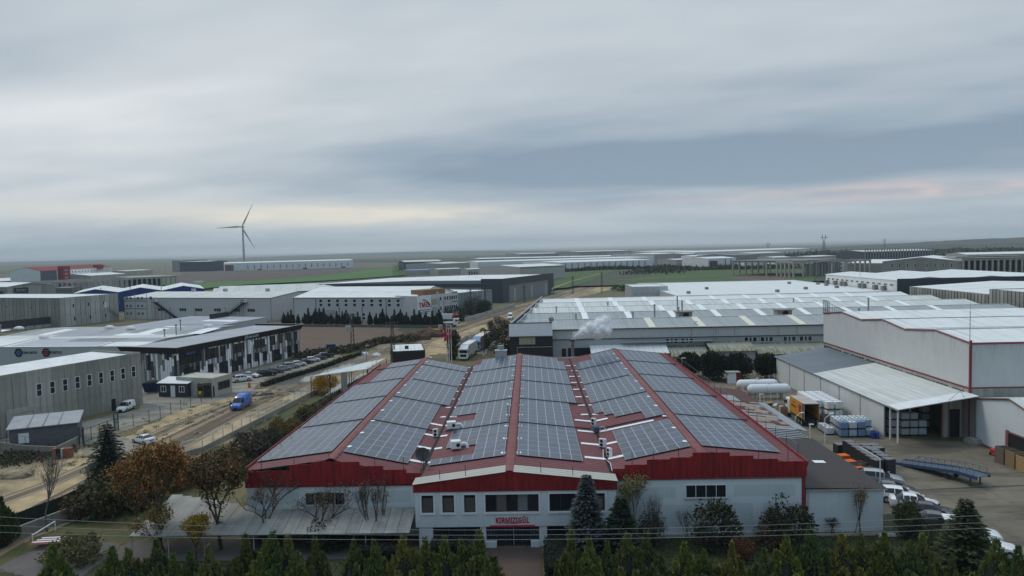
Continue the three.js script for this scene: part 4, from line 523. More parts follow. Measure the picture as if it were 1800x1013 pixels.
  lettering(H.g,'sign_letters','CAN AUTO',3.2,[4.4,7.4,0.135],0,mat([0.1,0.2,0.42]),0.03);
  lettering(H.g,'sign_letters','Qwan',1.5,[4.6,2.3,0.135],0,M.whitePlain,0.03);
  H.slab('plinth','f',-0.2,L,0,0.35,mat([0.3,0.28,0.24],{map:T.conc}),0.5);
  // the works hall behind: two broad low gables with rooflight bands and dark seams
  const K=hall('parts_warehouse','broad low warehouse roof of white sheets and grey bands behind the striped office block','warehouse',{a:[-153.68,-175.53],b:[-96.18,-169.94],dep:46,h:8.2,roof:'x',prof:[[0,8.2],[11.5,8.8],[23,8.3],[34.5,8.8],[46,8.2]],wall:mat([0.4,0.42,0.43]),roofMs:[M.roofWv,M.roofC,M.roofG,M.roofG],over:0.1});
  const kx=(x0,x1,z0,z1,m,n='rooflight')=>K.roofBox(n,x0,x1,z0,z1,m,0.04,0.04);
  const greyB=mat([0.33,0.36,0.41],{map:T.roofV,roughness:0.5});
  kx(K.L - 36,K.L - 12,-11.2,-1,mat([0.5,0.53,0.56],{map:T.roofV}));kx(K.L - 25,K.L+0.05,-11.3,-6,greyB,'grey_sheet');for (const x of [K.L - 62,K.L - 38,K.L - 11]){kx(x,x+0.5,-11.4,0.1,M.concD,'seam');kx(x+6,x+6.5,-34.3,-23.2,M.concD,'seam');kx(x+17,x+17.5,-34.3,-23.2,M.concD,'seam');}
  for (const x of [K.L - 70,K.L - 48,K.L - 18,K.L - 2]) kx(x,x+4.2,-34.3,-23.4,M.skylight);
  for (const [x,z] of [[K.L - 64,-35],[K.L - 34,-35],[K.L - 25,-32],[K.L - 3,-36],[K.L - 36,-12]]) mesh('turbine_vent',cache('tv',()=>new THREE.SphereGeometry(1.6,14,8,0,6.2832,0,1.57).scale(1.0,0.5,0.6)),M.roofW,K.g).position.set(x,9.2,z);
  for (const [x,z,h] of [[K.L - 8,-30,2.6],[K.L - 60,-24,2.2],[K.L - 3,-20,2.2],[K.L - 2.5,-14,1.6]]) new MB().bar([x,8.3,z],[x,9+h,z],0.16,6).bar([x,9+h,z],[x,9.4+h,z],0.32,7).to('vent_pipe',M.steel,K.g);
  // gable wall with the two names, facing us over the concrete factory
  const S=K;for (const [txt,xx,w,hue,ring] of [['CAN AUTO',0.431,0.07,mat([0.02,0.025,0.03]),mat([0.03,0.14,0.4])],['TURTLE',0.5625,0.055,mat([0.02,0.025,0.03]),mat([0.3,0.01,0.03])]]){const wl=K.L;lettering(K.g,'sign_letters',txt,w*wl,[wl*(xx+0.012+w / 2+0.006),6.9,0.01],0,hue,0.06);const q=mesh('emblem',cache('hexring2',()=>new THREE.TorusGeometry(0.95,0.26,4,6)),hue,K.g);q.position.set(wl*xx,6.9,0.06);const q2=mesh('emblem_core',cache('hexcore',()=>new THREE.CylinderGeometry(0.55,0.55,0.08,8).rotateX(Math.PI / 2)),ring,K.g);q2.position.set(wl*xx,6.9,0.05);}
  // further bay running on to the office's far end
  const K2=hall('parts_warehouse','far bay of the parts warehouse, grey-banded roof running to the striped block far end','warehouse',{a:[-103.55,-183.74],b:[-91.85,-242.35],dep:30,h:8.4,roof:'x',prof:[[0,8.2],[15,8.45],[30,8.6]],wall:mat([0.4,0.42,0.43]),roofM:greyB,over:0.05});
  for (const x of [6,24,44]) K2.roofBox('rooflight',x,x+5,-14.6,-3,M.skylight,0.05,0.04);for (const x of [15,34]) K2.roofBox('seam',x,x+0.5,-14.8,-0.5,M.concD,0.05,0.04);
  new MB().box(K2.L - 9,K2.L+1,8,10.3,-16,-15.6).to('parapet',M.black,K2.g);
}
{// site huts and the gatehouse
  const s=hall('grey_site_hut','grey site container with pale lean-to roof and dark seams, left of the yard gate','hut',{a:[-82.96,-108.27],b:[-74.65,-112.4],dep:5.6,h:3.3,roof:'mono',rise:0.75,wall:mat([0.13,0.135,0.15],{map:T.ribU}),roofM:mat([0.4,0.42,0.44],{map:T.blotch}),over:0.35,t:0.12});
  s.slab('door','f',1.2,2.6,0.9,2.5,M.whitePlain,0.05);for (const x of [2.4,4.5,6.6]) s.g.add((()=>{const m=new MB().slab([x,3.5,0.4],[x+0.18,3.5,0.4],[x+0.18,4.25,-6],[x,4.25,-6],0.05).geo();const o=new THREE.Mesh(m,M.concD);o.name='roof_seam';return o;})());
  const h=hall('navy_cabin','small navy cabin with white door, two windows and pale roof by the gatehouse','hut',{a:[-80.41,-148.55],b:[-73.52,-147.4],dep:7.2,h:3.0,roof:'x',rise:0.7,wall:mat([0.035,0.048,0.065],{map:T.ribU}),roofM:M.roofWv,over:0.3,t:0.08});
  h.slab('door','f',h.L*0.42,h.L*0.57,0.05,2.5,M.whitePlain,0.06);h.win('f',h.L*0.17,1.75,1.3,1.35,{nx:2,fw:0.12});h.win('f',h.L*0.8,1.75,1.3,1.35,{nx:2,fw:0.12});
  const k=hall('gatehouse','beige flat-roofed gatehouse with a wide dark window, beside the blue van','gatehouse',{a:[-67.91,-146.94],b:[-66.23,-152.78],dep:9.5,h:4.1,par:0.1,wall:mat([0.42,0.41,0.37],{map:T.dirtWall}),roofM:mat([0.55,0.53,0.44],{map:T.blotch})});
  k.win('f',k.L*0.58,2.1,k.L*0.6,1.7,{fm:M.darkSteel,nx:3});k.slab('door','f',0.1,0.5,0,2.4,M.dark,0.05);
  const p=hall('gatehouse_porch','brown brick porch with pale roof joined to the gatehouse','porch',{a:[-71.06,-146.62],b:[-68.16,-146.96],dep:4,h:3.1,par:0.06,wall:mat([0.13,0.08,0.07],{map:T.blotch}),roofM:mat([0.55,0.52,0.45],{map:T.blotch})});p.slab('opening','f',p.L*0.45,p.L*0.95,0.2,2.6,M.dark,0.03);p.slab('opening','f',p.L*0.08,p.L*0.38,1.4,2.4,M.dark,0.03);
}
// ---------- left middle distance ----------
const slits=(H,f,us,y,w,h,o={})=>us.forEach((u)=>H.win(f,u,y,w,h,o));
{
  const A=[-209.95,-308.6],B=[-200.08,-336.92],H=hall('panel_concrete_works','grey concrete panel works with small dark windows and an outside stair, far left','factory',{a:A,b:B,dep:78,h:12.99,par:0.3,wall:M.concD,roofM:M.roofW});
  H.panels('f',2.5,[mat([0.58,0.6,0.6],{map:T.conc}),M.concL],{gap:0.25,th:0.15,seed:31});H.panels('l',2.5,[M.conc,M.concD],{gap:0.3,th:0.15,seed:32});
  slits(H,'f',[6.5,14,22,30],H.D*0+9.0,0.9,1.7,{off:0.16,fw:0.05});slits(H,'f',[6.8,14.6,22.6],3.0,0.9,1.9,{off:0.16,fw:0.05});slits(H,'l',[3,18,34,50],8.6,0.8,1.6,{off:0.16,fw:0.05});
  H.slab('door','f',22.2,23.4,6.8,9.4,M.whitePlain,0.05,0.16);const st=new MB();for (let i=0;i<16;i++){const x=23.4+i*0.55,y=6.7 - i*0.42;st.box(x,x+0.55,y - 0.08,y,0.2,1.4);} st.bar([23.4,7.7,1.4],[32,1.1,1.4],0.05,4).bar([23.4,6.7,1.4],[32,0.1,1.4],0.06,4);for (const x of [24,27,30]) st.bar([x,0,1.3],[x,6.7 - (x - 23.4)*0.76,1.3],0.06,4);st.to('fire_stair',M.steel,H.g);
  const cont=hall('stacked_crates_yard','rust-red and blue-grey sheds against the concrete works, behind the dark fence','shed',{a:[-250.38,-349.85],b:[-239.75,-350.59],dep:6,h:6,par:0.1,wall:mat([0.16,0.085,0.07],{map:T.blotch}),roofM:M.concD});cont.slab('blue_panel','f',cont.L*0.42,cont.L*0.68,0.2,6.2,mat([0.14,0.19,0.22]),0.1);cont.slab('pale_panel','f',cont.L*0.12,cont.L*0.26,1.6,5.2,mat([0.5,0.42,0.33]),0.1);cont.slab('brown_panel','f',cont.L*0.7,cont.L*0.98,0.6,5.4,mat([0.22,0.12,0.09]),0.12);
}
{
  const O=hall('signed_concrete_block','weathered concrete block with white roof and a black name board, far left','factory',{a:[-372.07,-492.11],b:[-357.21,-521.7],dep:60,h:11.36,roof:'z',rise:2.4,wall:M.concD,roofM:M.roofW,over:0.1});
  O.panels('f',3.2,[M.conc,M.concD,M.concL],{gap:0.25,th:0.15,seed:33});const w=O.L;O.slab('name_board','f',w*0.13,w*0.42,6.2,10.4,M.black,0.4,0.16);lettering(O.g,'board_letters','OKTAY',w*0.2,[w*0.275,8.6,0.57],0,M.concL,0.05);O.win('f',w*0.28,2.4,1.6,1.6,{off:0.17});
  const Wb=hall('white_sheet_shed','white sheet-metal shed with one dark strip window, far left edge','shed',{a:[-262.54,-325.39],b:[-254.84,-350.75],dep:20,h:7.24,par:0.1,wall:M.sheetW,roofM:M.roofW});Wb.win('f',Wb.L*0.82,3.6,6,1.0,{fm:M.darkSteel,nx:2});
  const F=thing('dark_panel_fence','dark slate fence of square panels on a pale base wall, left edge','fence',[0,0,0]),fa=[-226.62,-282.03],fb=[-214.15,-314.05],n=9;new MB().slab([fa[0],1.3,fa[1]],[fb[0],1.3,fb[1]],[fb[0],1.3,fb[1] - 0.4],[fa[0],1.3,fa[1] - 0.4],1.4).to('base_wall',M.concL,F);
  for (let i=0;i<n;i++){const k=(t)=>[mix(fa[0],fb[0],t),mix(fa[1],fb[1],t)],a=k((i+0.04) / n),b=k((i+0.96) / n);new MB().slab([a[0],4.6,a[1]],[b[0],4.6,b[1]],[b[0],4.6,b[1] - 0.12],[a[0],4.6,a[1] - 0.12],3.2).to('fence_panel',mat([0.035,0.042,0.05]),F);new MB().bar([...[a[0],0,a[1]+0.1]],[a[0],4.9,a[1]+0.1],0.12,4).to('fence_post',M.black,F);}
}
{
  const Bl=hall('blue_edged_factory','factory with royal blue wall band under three pale roof humps, far left','factory',{a:[-252.21,-381.65],b:[-192.96,-412.62],dep:55,h:10.82,roof:'z',n:3,rise:2.2,wall:mat([0.012,0.045,0.19]),roofM:M.roofW,over:0.05});for (const x of [0.2,0.42,0.66]) new MB().bar([Bl.L*x,8,-6],[Bl.L*x,13.5,-6],0.3,6).to('vent_pipe',M.galv,Bl.g);
  const Wf=hall('white_stair_factory','long white factory with two black outside stairs and a strip of windows','factory',{a:[-200.57,-342.61],b:[-117.27,-315.23],dep:40,h:10.43,roof:'x',rise:1.7,wall:M.sheetW,roofM:M.roofC,trim:M.darkSteel,trimR:0.14,over:0.1});
  const L=Wf.L;for (const y of [3.0,7.0,11.0]) for (const u of [1.9,4.3,9.2,11.7]) Wf.win('f',u,y*0.93,1.7,1.5,{nx:3,fw:0.1});Wf.win('f',17.3,10.4,1.7,1.5,{nx:2});
  for (const y of [4.9,8.7]) Wf.slab('storey_band','f',0,14.6,y,y+0.5,M.concD,0.05);for (const u of [7,14.5]) Wf.slab('seam','f',u,u+0.35,0,12.4,M.steel,0.06);
  for (const u of [L*0.27,L*0.42,L*0.53,L*0.655,L*0.78,L*0.875]) Wf.win('f',u,4.9,4.4,1.7,{nx:3,fw:0.12});
  for (const u of [20,29,44,58,62]) Wf.slab('downpipe','f',u,u+0.22,0,6.2,M.steel,0.2);
  const stair=(u,flip)=>{const b=new MB(),n=18;for (let i=0;i<n;i++){const x=u+flip*i*0.78,y=8.4 - i*0.45;b.box(Math.min(x,x+flip*0.8),Math.max(x,x+flip*0.8),y - 0.5,y,0.3,1.6);b.bar([x,y,1.6],[x,y+1.1,1.6],0.05,4);if (i % 3===0) b.bar([x,0,1.5],[x,y - 0.4,1.5],0.1,4);} b.bar([u,9.5,1.6],[u+flip*n*0.78,1.4,1.6],0.07,4);b.box(u - 1.4,u+1.4,8.2,8.5,0.2,1.7).bar([u - 1.3,0,1.5],[u - 1.3,9.6,1.5],0.1,4).bar([u - 1.3,9.6,1.6],[u+1.3,9.6,1.6],0.06,4);b.to('fire_stair',M.black,Wf.g);Wf.slab('door','f',u - 0.6,u+0.6,8.5,10.8,M.whitePlain,0.05);};
  stair(L*0.235,1);stair(L*0.84,-1);
  for (const u of [0.4,0.62,0.9]) new MB().box(L*u - 0.8,L*u+0.8,12.9,14.4,-9.8,-8.4).to('roof_vent',M.galv,Wf.g);
  const f=thing('mesh_fence','dark mesh fence on a low wall before the white stair factory','fence',[0,0,0]),pa=[-172.98,-308.83],pb=[-110.77,-299.59];const n=24;new MB().slab([pa[0],0.6,pa[1]],[pb[0],0.6,pb[1]],[pb[0],0.6,pb[1] - 0.3],[pa[0],0.6,pa[1] - 0.3],0.7).to('base_wall',mat([0.07,0.06,0.05]),f);for (let i=0;i <= n;i++) new MB().bar([mix(pa[0],pb[0],i / n),0,mix(pa[1],pb[1],i / n)],[mix(pa[0],pb[0],i / n),2.6,mix(pa[1],pb[1],i / n)],0.06,4).to('fence_post',M.darkSteel,f);for (const y of [1.2,1.9,2.5]) new MB().bar([pa[0],y,pa[1]],[pb[0],y,pb[1]],0.03,3).to('fence_wire',M.darkSteel,f);
  const G2=hall('white_gabled_hall','pale two-gabled hall behind the white stair factory','factory',{a:[-188.34,-411.46],b:[-118.52,-432.51],dep:50,h:7.4,roof:'x',n:2,rise:3,wall:M.sheetW,roofM:M.roofC,trim:M.darkSteel,over:0.05});
}
{// white hall with the red-and-black sign, its office wing and the bluish concrete wing beyond
  const A=[-106.15,-313.04],B=[-48.93,-297.07],hh=10.5,T2=hall('signed_white_hall','white hall with double rows of small windows, behind a row of small cypresses','factory',{a:A,b:B,dep:44,h:hh,roof:'x',rise:3.6,wall:M.sheetW,roofM:M.roofWv,trim:M.darkSteel,trimR:0.14,over:0.12});
  const L=T2.L;for (let i=0;i<11;i++){const u=L*(0.235+i*0.0705);for (const y of [7.4,9.2]) T2.win('f',u,y,1.7,1.5,{fw:0.12});if (i % 2) for (const y of [1.6,3.2]) T2.win('f',u,y,1.7,1.4,{fw:0.12});} T2.slab('roller_door','f',L*0.27,L*0.35,0,5.2,M.concL,0.08);for (const u of [0.19,0.385,0.575,0.77,0.99]) T2.slab('seam','f',L*u,L*u+0.3,0,hh - 0.3,M.darkSteel,0.06);
  const pO=[-47.8,-294.55],pE=[-32.71,-318.85],Of=hall('pink_office_wing','pale pink and white office wing with red sign, right of the white hall','office building',{a:pO,b:pE,dep:12,h:11.28,par:0.4,wall:mat([0.6,0.59,0.6],{map:T.wall}),roofM:M.roofW});
  const W2=Of.L;Of.slab('sign_panel','f',0.2,W2*0.33,0,11.04,M.whitePlain,0.2);lettering(Of.g,'sign_letters','TMD',W2*0.22,[W2*0.155,hh - 3.2,0.21],0,mat([0.4,0.015,0.02]),0.1);const arc=mesh('sign_arc',new THREE.TorusGeometry(W2*0.1,0.32,4,20,2.4).scale(1.1,0.55,1),mat([0.05,0.05,0.06]),Of.g);arc.position.set(W2*0.19,hh - 3.0,0.3);arc.rotation.z=-0.45;
  {const b=new MB(),r=rng(8);for (const [y,w] of [[hh - 5.6,0.26],[hh - 6.4,0.26],[hh - 7.1,0.16]]){let x=W2*0.165 - W2*w / 2;const e=x+W2*w;while (x<e){const q=0.3+r()*0.5;b.box(x,Math.min(e,x+q),y,y+0.34,0.21,0.26);x += q+0.16;}} b.to('small_print',mat([0.05,0.06,0.1]),Of.g);}
  Of.slab('stair_glass','f',W2*0.36,W2*0.48,7,hh - 1,M.glassCurtain,0.15);Of.slab('entrance','f',W2*0.37,W2*0.47,0,5.8,M.concL,0.2);for (const u of [0.56,0.67,0.73,0.79,0.85,0.9,0.95]) for (const y of [4.9,9.1]) Of.win('f',W2*u,y,1.3,1.9,{fw:0.12});for (const u of [0.34,0.52,0.63,0.815]) Of.slab('seam','f',W2*u,W2*u+0.2,0,hh - 0.6,M.concD,0.1);
  for (const y of [7.0,11.2]){Of.slab('name_strip','f',W2*0.85,W2*0.98,y,y+0.5,mat([0.2,0.06,0.06]),0.1);}
  new MB().box(W2*0.2,W2*0.72,hh - 0.5,hh+2.9,-8,-1).to('brick_penthouse',M.brickOr,Of.g);win(Of.g,'window',[W2*0.53,hh+0.8,-0.98],0,1.4,1.6,{fw:0.3});
  const Cw=hall('bluish_concrete_wing','blue-grey ribbed concrete wing between the pink offices and the dark factory','factory',{a:pE,b:[-18.64,-341.89],dep:30,h:10.82,par:0.3,wall:mat([0.16,0.19,0.21]),roofM:M.roofW});Cw.panels('f',2.2,[M.concB,M.concB,mat([0.37,0.43,0.46],{map:T.conc})],{gap:0.3,th:0.2,seed:41});
}
{
  const A=[-134,-444.2],B=[-15.68,-395.4],h=13.3,d=82,D=hall('charcoal_factory','big grey factory with charcoal bands and dazzling white roof, left of the unmade road','factory',{a:A,b:B,dep:d,h,roof:'z',prof:[[0,h - 2.6],[70,h - 0.8],[128,h - 0.6]],wall:mat([0.24,0.255,0.27],{map:T.ribU}),roofM:M.roofBright,over:0.02});
  D.slab('charcoal_band','f',0,D.L - 13,h - 4.4,h - 2.4,M.sheetD,0.3);D.slab('charcoal_corner','f',D.L - 13,D.L,0,h+0.4,M.sheetD,0.35);D.slab('charcoal_band','r',3,D.D,h - 3.6,h+0.4,mat([0.06,0.068,0.08]),0.3);D.slab('charcoal_corner','r',0,9,0,h+0.38,M.sheetD,0.32);D.slab('charcoal_corner','r',D.D - 9,D.D,0,h+0.38,M.sheetD,0.32);
  for (const u of [16,42,66]) D.slab('door','r',u,u+3,0,7.6,M.concL,0.15);
  for (const [x,z] of [[60,-20],[90,-40],[30,-30],[120,-28],[75,-60]]){D.roofBox('rooflight',x,x+5,z - 4,z,mat([0.5,0.5,0.48]),0.06,0.05);}
}

// ---------- far halls on the rising ground ----------
const far=(name,label,cat,a,b,dep,h,wall,roofM,o={})=>hall(name,label,cat,{a,b,dep,h,wall,roofM,roof:'x',rise:o.rise ?? h*0.12,over:0.05,y:o.y ?? 0,...o});
{
  const R=far('long_white_warehouse','very long white warehouse with dark slit windows on the rise below the wind turbine','warehouse',[-577.72,-1323.74],[-357.95,-1425.82],70,15.1,M.white,M.roofBright,{y:0.6});slits(R,'f',Array.from({length:17},(_,i)=>R.L*(0.17+i*0.049)),7,1.6,8,{fw:0.2});R.slab('brown_end','f',0.2,R.L*0.065,0,12,mat([0.1,0.08,0.07]),0.5);for (const u of [0.24,0.59,0.9]) R.slab('dock','f',R.L*u,R.L*u+8,0,2.5,M.dark,0.6);
  const Dk=far('dark_block_factory','dark slate factory block with lighter left end on the rise, far left of the turbine','factory',[-682.34,-1360.33],[-622.1,-1353.89],70,19.98,mat([0.04,0.055,0.085]),M.roofC,{rise:1});const Dl=far('grey_block_factory','grey end block with white roof joined to the dark slate factory on the rise','factory',[-704.44,-1374.97],[-682.34,-1360.33],60,23.56,M.concD,M.roofC,{rise:0.5});
  const Ho=far('red_roofed_hostel','long white four-storey hostel with red roof and red stair tower, far left','building',[-473.48,-670.97],[-519.58,-865.89],26,19.3,M.white,mat([0.22,0.035,0.04]),{rise:4});const hb=19.3;for (let j=0;j<4;j++) for (let i=0;i<14;i++) Ho.win('f',Ho.L*(0.34+i*0.045),hb*(0.2+j*0.22),3,2.2,{fw:0.3});Ho.slab('dark_end','f',0,Ho.L*0.18,hb*0.45,hb,mat([0.09,0.1,0.12]),0.4);new MB().box(Ho.L*0.2,Ho.L*0.29,0,hb+4,0.1,5).to('stair_tower',mat([0.25,0.02,0.04]),Ho.g);for (let i=0;i<5;i++) Ho.slab('tower_window','f',Ho.L*0.22,Ho.L*0.255,hb*(0.15+i*0.2),hb*(0.15+i*0.2)+1.4,M.concL,5.2);new MB().box(Ho.L*0.74,Ho.L*0.83,hb - 1,hb+3.6,-4,1.5).to('dormer',mat([0.25,0.02,0.04]),Ho.g);
  const Pk=far('pale_long_building','pale low building with red eaves line at the far left edge','building',[-545.02,-696.41],[-528.47,-752.78],40,9.28,mat([0.52,0.48,0.42]),M.roofW,{rise:2.5});Pk.slab('red_eaves','f',0,Pk.L,9.28 - 1.2,9.28,mat([0.3,0.1,0.08]),0.4);
  const Mr=far('maroon_shed','dark maroon and slate sheds at the far left edge, beside the concrete block','shed',[-378.95,-488.71],[-376.09,-498.57],20,8.22,mat([0.05,0.02,0.03]),mat([0.05,0.06,0.08]),{rise:0.5});
  const Of=far('olive_low_wall','low olive-grey building between the name-board block and the blue factory','building',[-384.58,-561.89],[-373.16,-565.21],25,6.93,mat([0.15,0.155,0.13]),M.concD,{rise:0.3});
  const Wr=far('white_roofed_shed','pale shed with twin white roofs before the red-roofed hostel','shed',[-467.85,-740.27],[-463.83,-799.34],40,12.15,M.concL,M.roofW,{rise:2,n:1});
}
function frameHall(name,label,A,B,dep,h,nx,nz,m,roofM){// unfinished concrete frame: columns, beams and a roof slab
  const L=Math.hypot(B[0] - A[0],B[1] - A[1]),g=thing(name,label,'building frame',[A[0],0,A[1]],Math.atan2(-(B[1] - A[1]),B[0] - A[0])),col=new MB().box(-0.6,0.6,0,h - 1.4,-0.6,0.6).geo();
  for (let j=0;j <= nz;j++) for (let i=0;i <= nx;i++) if (j===0||j===nz||i===0||i===nx) mesh('column',col,m,g).position.set(L*i / nx,0,-dep*j / nz);
  for (let j=0;j <= nz;j++) new MB().box(-0.8,L+0.8,h - 1.4,h,-dep*j / nz - 0.5,-dep*j / nz+0.5).to('beam',m,g);for (const x of [0,L]) new MB().box(x - 0.5,x+0.5,h - 1.3,h - 0.05,-dep,0).to('beam',m,g);
  if (roofM) new MB().slab([-1,h+0.5,1],[L+1,h+0.5,1],[L+1,h+0.5,-dep - 1],[-1,h+0.5,-dep - 1],0.45).to('roof',roofM,g);return {g,L};
}
{
  frameHall('concrete_frame','open concrete frame of a factory under construction, before the red-roofed hostel',[-378.39,-573.9],[-361.29,-631.08],60,11.79,12,3,M.concL,null);
  const f2=frameHall('concrete_frame','dark-bayed concrete frame hall right of the hostel',[-387.92,-677.81],[-360.15,-708.43],50,10.55,9,2,M.concL,M.concL);new MB().box(2,f2.L*0.8,0.1,9,-20,-19).to('inner_wall',M.dark,f2.g);
  const f3=frameHall('concrete_frame','roofless concrete frame hall standing by the green field on the right',[214.52,-616.89],[219.23,-591.36],70,14.8,4,2,M.concL,null);
  const f4=frameHall('concrete_frame','grey concrete frame with half-filled brick walls, right of the green field',[233.21,-607.03],[280.36,-644.85],70,14.55,6,2,M.concL,M.concD);new MB().box(f4.L*0.1,f4.L*0.55,0.1,12,-2,-1.4).box(f4.L*0.6,f4.L,0.1,15,-1.9,-1.3).to('infill_wall',M.conc,f4.g);
  const f5=frameHall('concrete_frame','long dark frame hall with tall concrete columns at the far right edge',[316.43,-522.65],[376.49,-511.71],60,15.78,16,2,M.concL,M.conc);new MB().box(0.5,f5.L,0.1,17,-14,-13).to('inner_wall',mat([0.05,0.055,0.05]),f5.g);new MB().box(0.5,f5.L,0.1,5.5,0.5,1).to('low_wall',M.concD,f5.g);
  const w5=far('pale_roofed_hall','low hall with bright white roof behind the frame hall, far right edge','factory',[519.64,-851],[625.98,-833.71],60,11.48,M.concL,M.roofBright,{rise:2});
  const c5=hall('windowed_concrete_works','long grey concrete works with two rows of narrow windows, right of the white works','factory',{a:[273.42,-553.57],b:[315.48,-523.11],dep:70,h:14.12,roof:'z',rise:3,wall:M.concD,roofM:M.roofBright,over:0.05});c5.panels('f',2.6,[M.conc,M.concD],{gap:0.3,th:0.2,seed:51});for (const u of [0.13,0.23,0.33,0.43,0.58,0.68,0.78,0.88]) for (const y of [5,11]) c5.win('f',c5.L*u,y,1.3,3.4,{off:0.21,fw:0.15});
  const c6=far('plain_grey_hall','plain grey hall with white roof, left of the windowed concrete works','factory',[281.2,-630.76],[299.9,-607.22],60,11.07,mat([0.27,0.275,0.25],{map:T.ribU}),M.roofBright,{rise:2.5});
  const c7=far('small_white_office','small white three-storey office with dark windows and red doorway, far right','office building',[272.19,-649.65],[288.53,-654.14],30,12.96,M.white,M.roofBright,{rise:1});const h7=12.96;for (let j=0;j<3;j++) for (let i=0;i<3;i++) if (j||i !== 1) c7.win('f',c7.L*(0.2+0.3*i),h7*(0.2+0.28*j),1.8,2.4,{fw:0.2});c7.slab('doorway','f',c7.L*0.3,c7.L*0.7,0,5,mat([0.3,0.05,0.05]),0.1);
  const c8=far('dark_ridge_warehouse','long dark warehouse with white roof line under the right-hand hill','warehouse',[530.37,-1129.95],[646.03,-1138.39],90,13.49,mat([0.035,0.04,0.05]),M.roofC,{rise:2});for (let i=0;i<26;i++) c8.slab('column','f',c8.L*i / 26,c8.L*i / 26+1.4,0,17,M.concD,0.5);
}
{// white halls beyond the big charcoal factory, and the estate on the skyline
  const N=[
    ['slate_blue_warehouse','slate blue warehouse with pale roof at the left end of the far white halls',[-188.51,-1059.3],[-132.84,-1075.51],90,14.58,mat([0.03,0.045,0.07]),M.roofC],
    ['beige_warehouse','beige-grey warehouse joined to the right of the slate blue one',[-125.61,-1016.57],[-90.86,-1073.79],70,11.51,M.concL,M.roofC],
    ['blue_roofed_shed','low white sheds with pale blue roofs before the slate blue warehouse',[-157.22,-882.6],[-136.01,-889.45],22,6.44,M.concL,mat([0.16,0.33,0.55])],
    ['blue_roofed_shed','second pale blue roof, right of the first and before the beige warehouse',[-136.01,-889.45],[-116.86,-897.82],22,6.48,M.concL,mat([0.16,0.33,0.55])],
    ['grey_roofed_shed','low grey-roofed shed right beside the pale blue roofs',[-114.12,-876.59],[-86.45,-899.62],22,7.1,M.concL,M.roofC],
    ['windowed_row','low pale row with many window bays, behind the charcoal factory roof',[-71.89,-816.15],[-39.65,-832.84],20,7.92,M.concL,M.roofC],
    ['grey_windowed_row','dark grey low row with tall windows, left of the gabled beige hall',[-38.79,-814.58],[-9.38,-833.21],20,8.55,M.concD,M.concD],
    ['gabled_beige_hall','pale beige gabled hall with a big door, where the unmade road bends',[-8.98,-645.86],[34.14,-685.12],60,13.56,mat([0.5,0.49,0.45],{map:T.ribU}),M.roofW],
    ['far_white_hall','long white hall with dark pipes down its wall, beyond the green strip',[39.43,-904.44],[166.89,-961.71],120,11.65,M.white,M.roofBright],
    ['far_white_hall','second long white roof stripe, behind and left of the piped white hall',[-80.28,-1095.72],[212.67,-1208.34],90,11.5,M.white,M.roofBright],
    ['far_white_hall','third white roof stripe, farther back and running to the road bend',[-119.5,-1502.13],[257.43,-1436.19],120,11.51,M.concL,M.roofBright],
    ['skyline_grey_hall','grey hall on the skyline above the white roof stripes',[-26.16,-2111.72],[158.06,-2192.96],120,15.3,M.conc,M.roofC],
    ['skyline_grey_hall','stepped grey works on the skyline, left of the two far white halls',[146.3,-2076.47],[315.96,-2191.54],120,18.35,M.conc,M.roofC],
    ['skyline_white_hall','white hall end by the dark trees where the road meets the skyline',[212.67,-1208.34],[257.43,-1257.28],90,16.47,M.concL,M.roofBright],
    ['skyline_white_hall','pale hall behind the road-end hall, on the skyline',[310.42,-1686.43],[424.77,-1819.1],150,16.21,M.concL,M.roofBright],
    ['skyline_long_hall','very long white hall on the skyline ending under the pylon',[316.98,-1357.76],[638.94,-1623.04],110,16.81,M.white,M.roofBright],
    ['white_end_hall','small plain white hall left of the open-fronted one, beyond the field',[248.55,-1087.09],[284.16,-1090.9],50,13.06,M.white,M.roofBright],
    ['open_front_hall','white hall with dark open left bay at the far edge of the green field',[213.77,-849.41],[252.21,-867.75],50,13.61,M.white,M.roofBright],
    ['blue_edged_shed','white shed with bright blue roof edge at the far side of the green field',[254.17,-842.29],[281.72,-844.73],40,8.76,M.white,mat([0.03,0.1,0.4])],
    ['grey_back_hall','grey hall behind the blue-edged shed, below the long skyline hall',[298.46,-1038.1],[355.32,-1099.29],60,14.11,M.concD,M.concD],
    ['beige_back_hall','beige hall left of the concrete frame, below the long skyline hall',[382.71,-1213.77],[462.28,-1288.1],60,13.58,M.concL,M.roofC],
    ['pale_skyline_shed','small pale shed left of the small plain white hall, by the dark scrub',[215.59,-1045.06],[238.75,-1059.04],40,9.22,M.concL,M.roofBright],
    ['grey_skyline_shed','narrow grey shed between the plain white hall and the skyline hall',[291.99,-1327.73],[343.94,-1388.01],50,13.82,M.conc,M.roofC],
    ['white_skyline_shed','white low shed right of the blue-edged shed at the field edge',[290.37,-862.46],[303.73,-877.34],30,5.52,M.white,M.roofBright],
    ['tan_skyline_hall','tan low hall before the dark woods, right of the skyline hall end',[423.29,-1066.66],[487.34,-1133.39],50,8.51,M.concL,M.roofC],
    ['left_far_shed','pale low shed on the plain between the hostel and the dark slate factory',[-666.9,-1150.51],[-664.26,-1226.86],40,8.47,M.concL,M.roofC],
    ['frame_back_roof','low white roof behind the roofless concrete frame',[352.09,-1021.69],[379.89,-1031.27],40,9.79,M.concL,M.roofBright],
  ];
  const made=N.map(([n,l,a,b,d,h,w,r])=>({h,H:far(n,l,/shed|row/.test(n)?'shed':'warehouse',a,b,d,h,w,r)}));
  const at=(i)=>made[i].H,hh=(i)=>made[i].h;
  for (const i of [5,6]) for (let k=0;k<11;k++) at(i).win('f',at(i).L*(0.06+k*0.088),hh(i)*0.45,2,hh(i)*0.5,{fw:0.2});
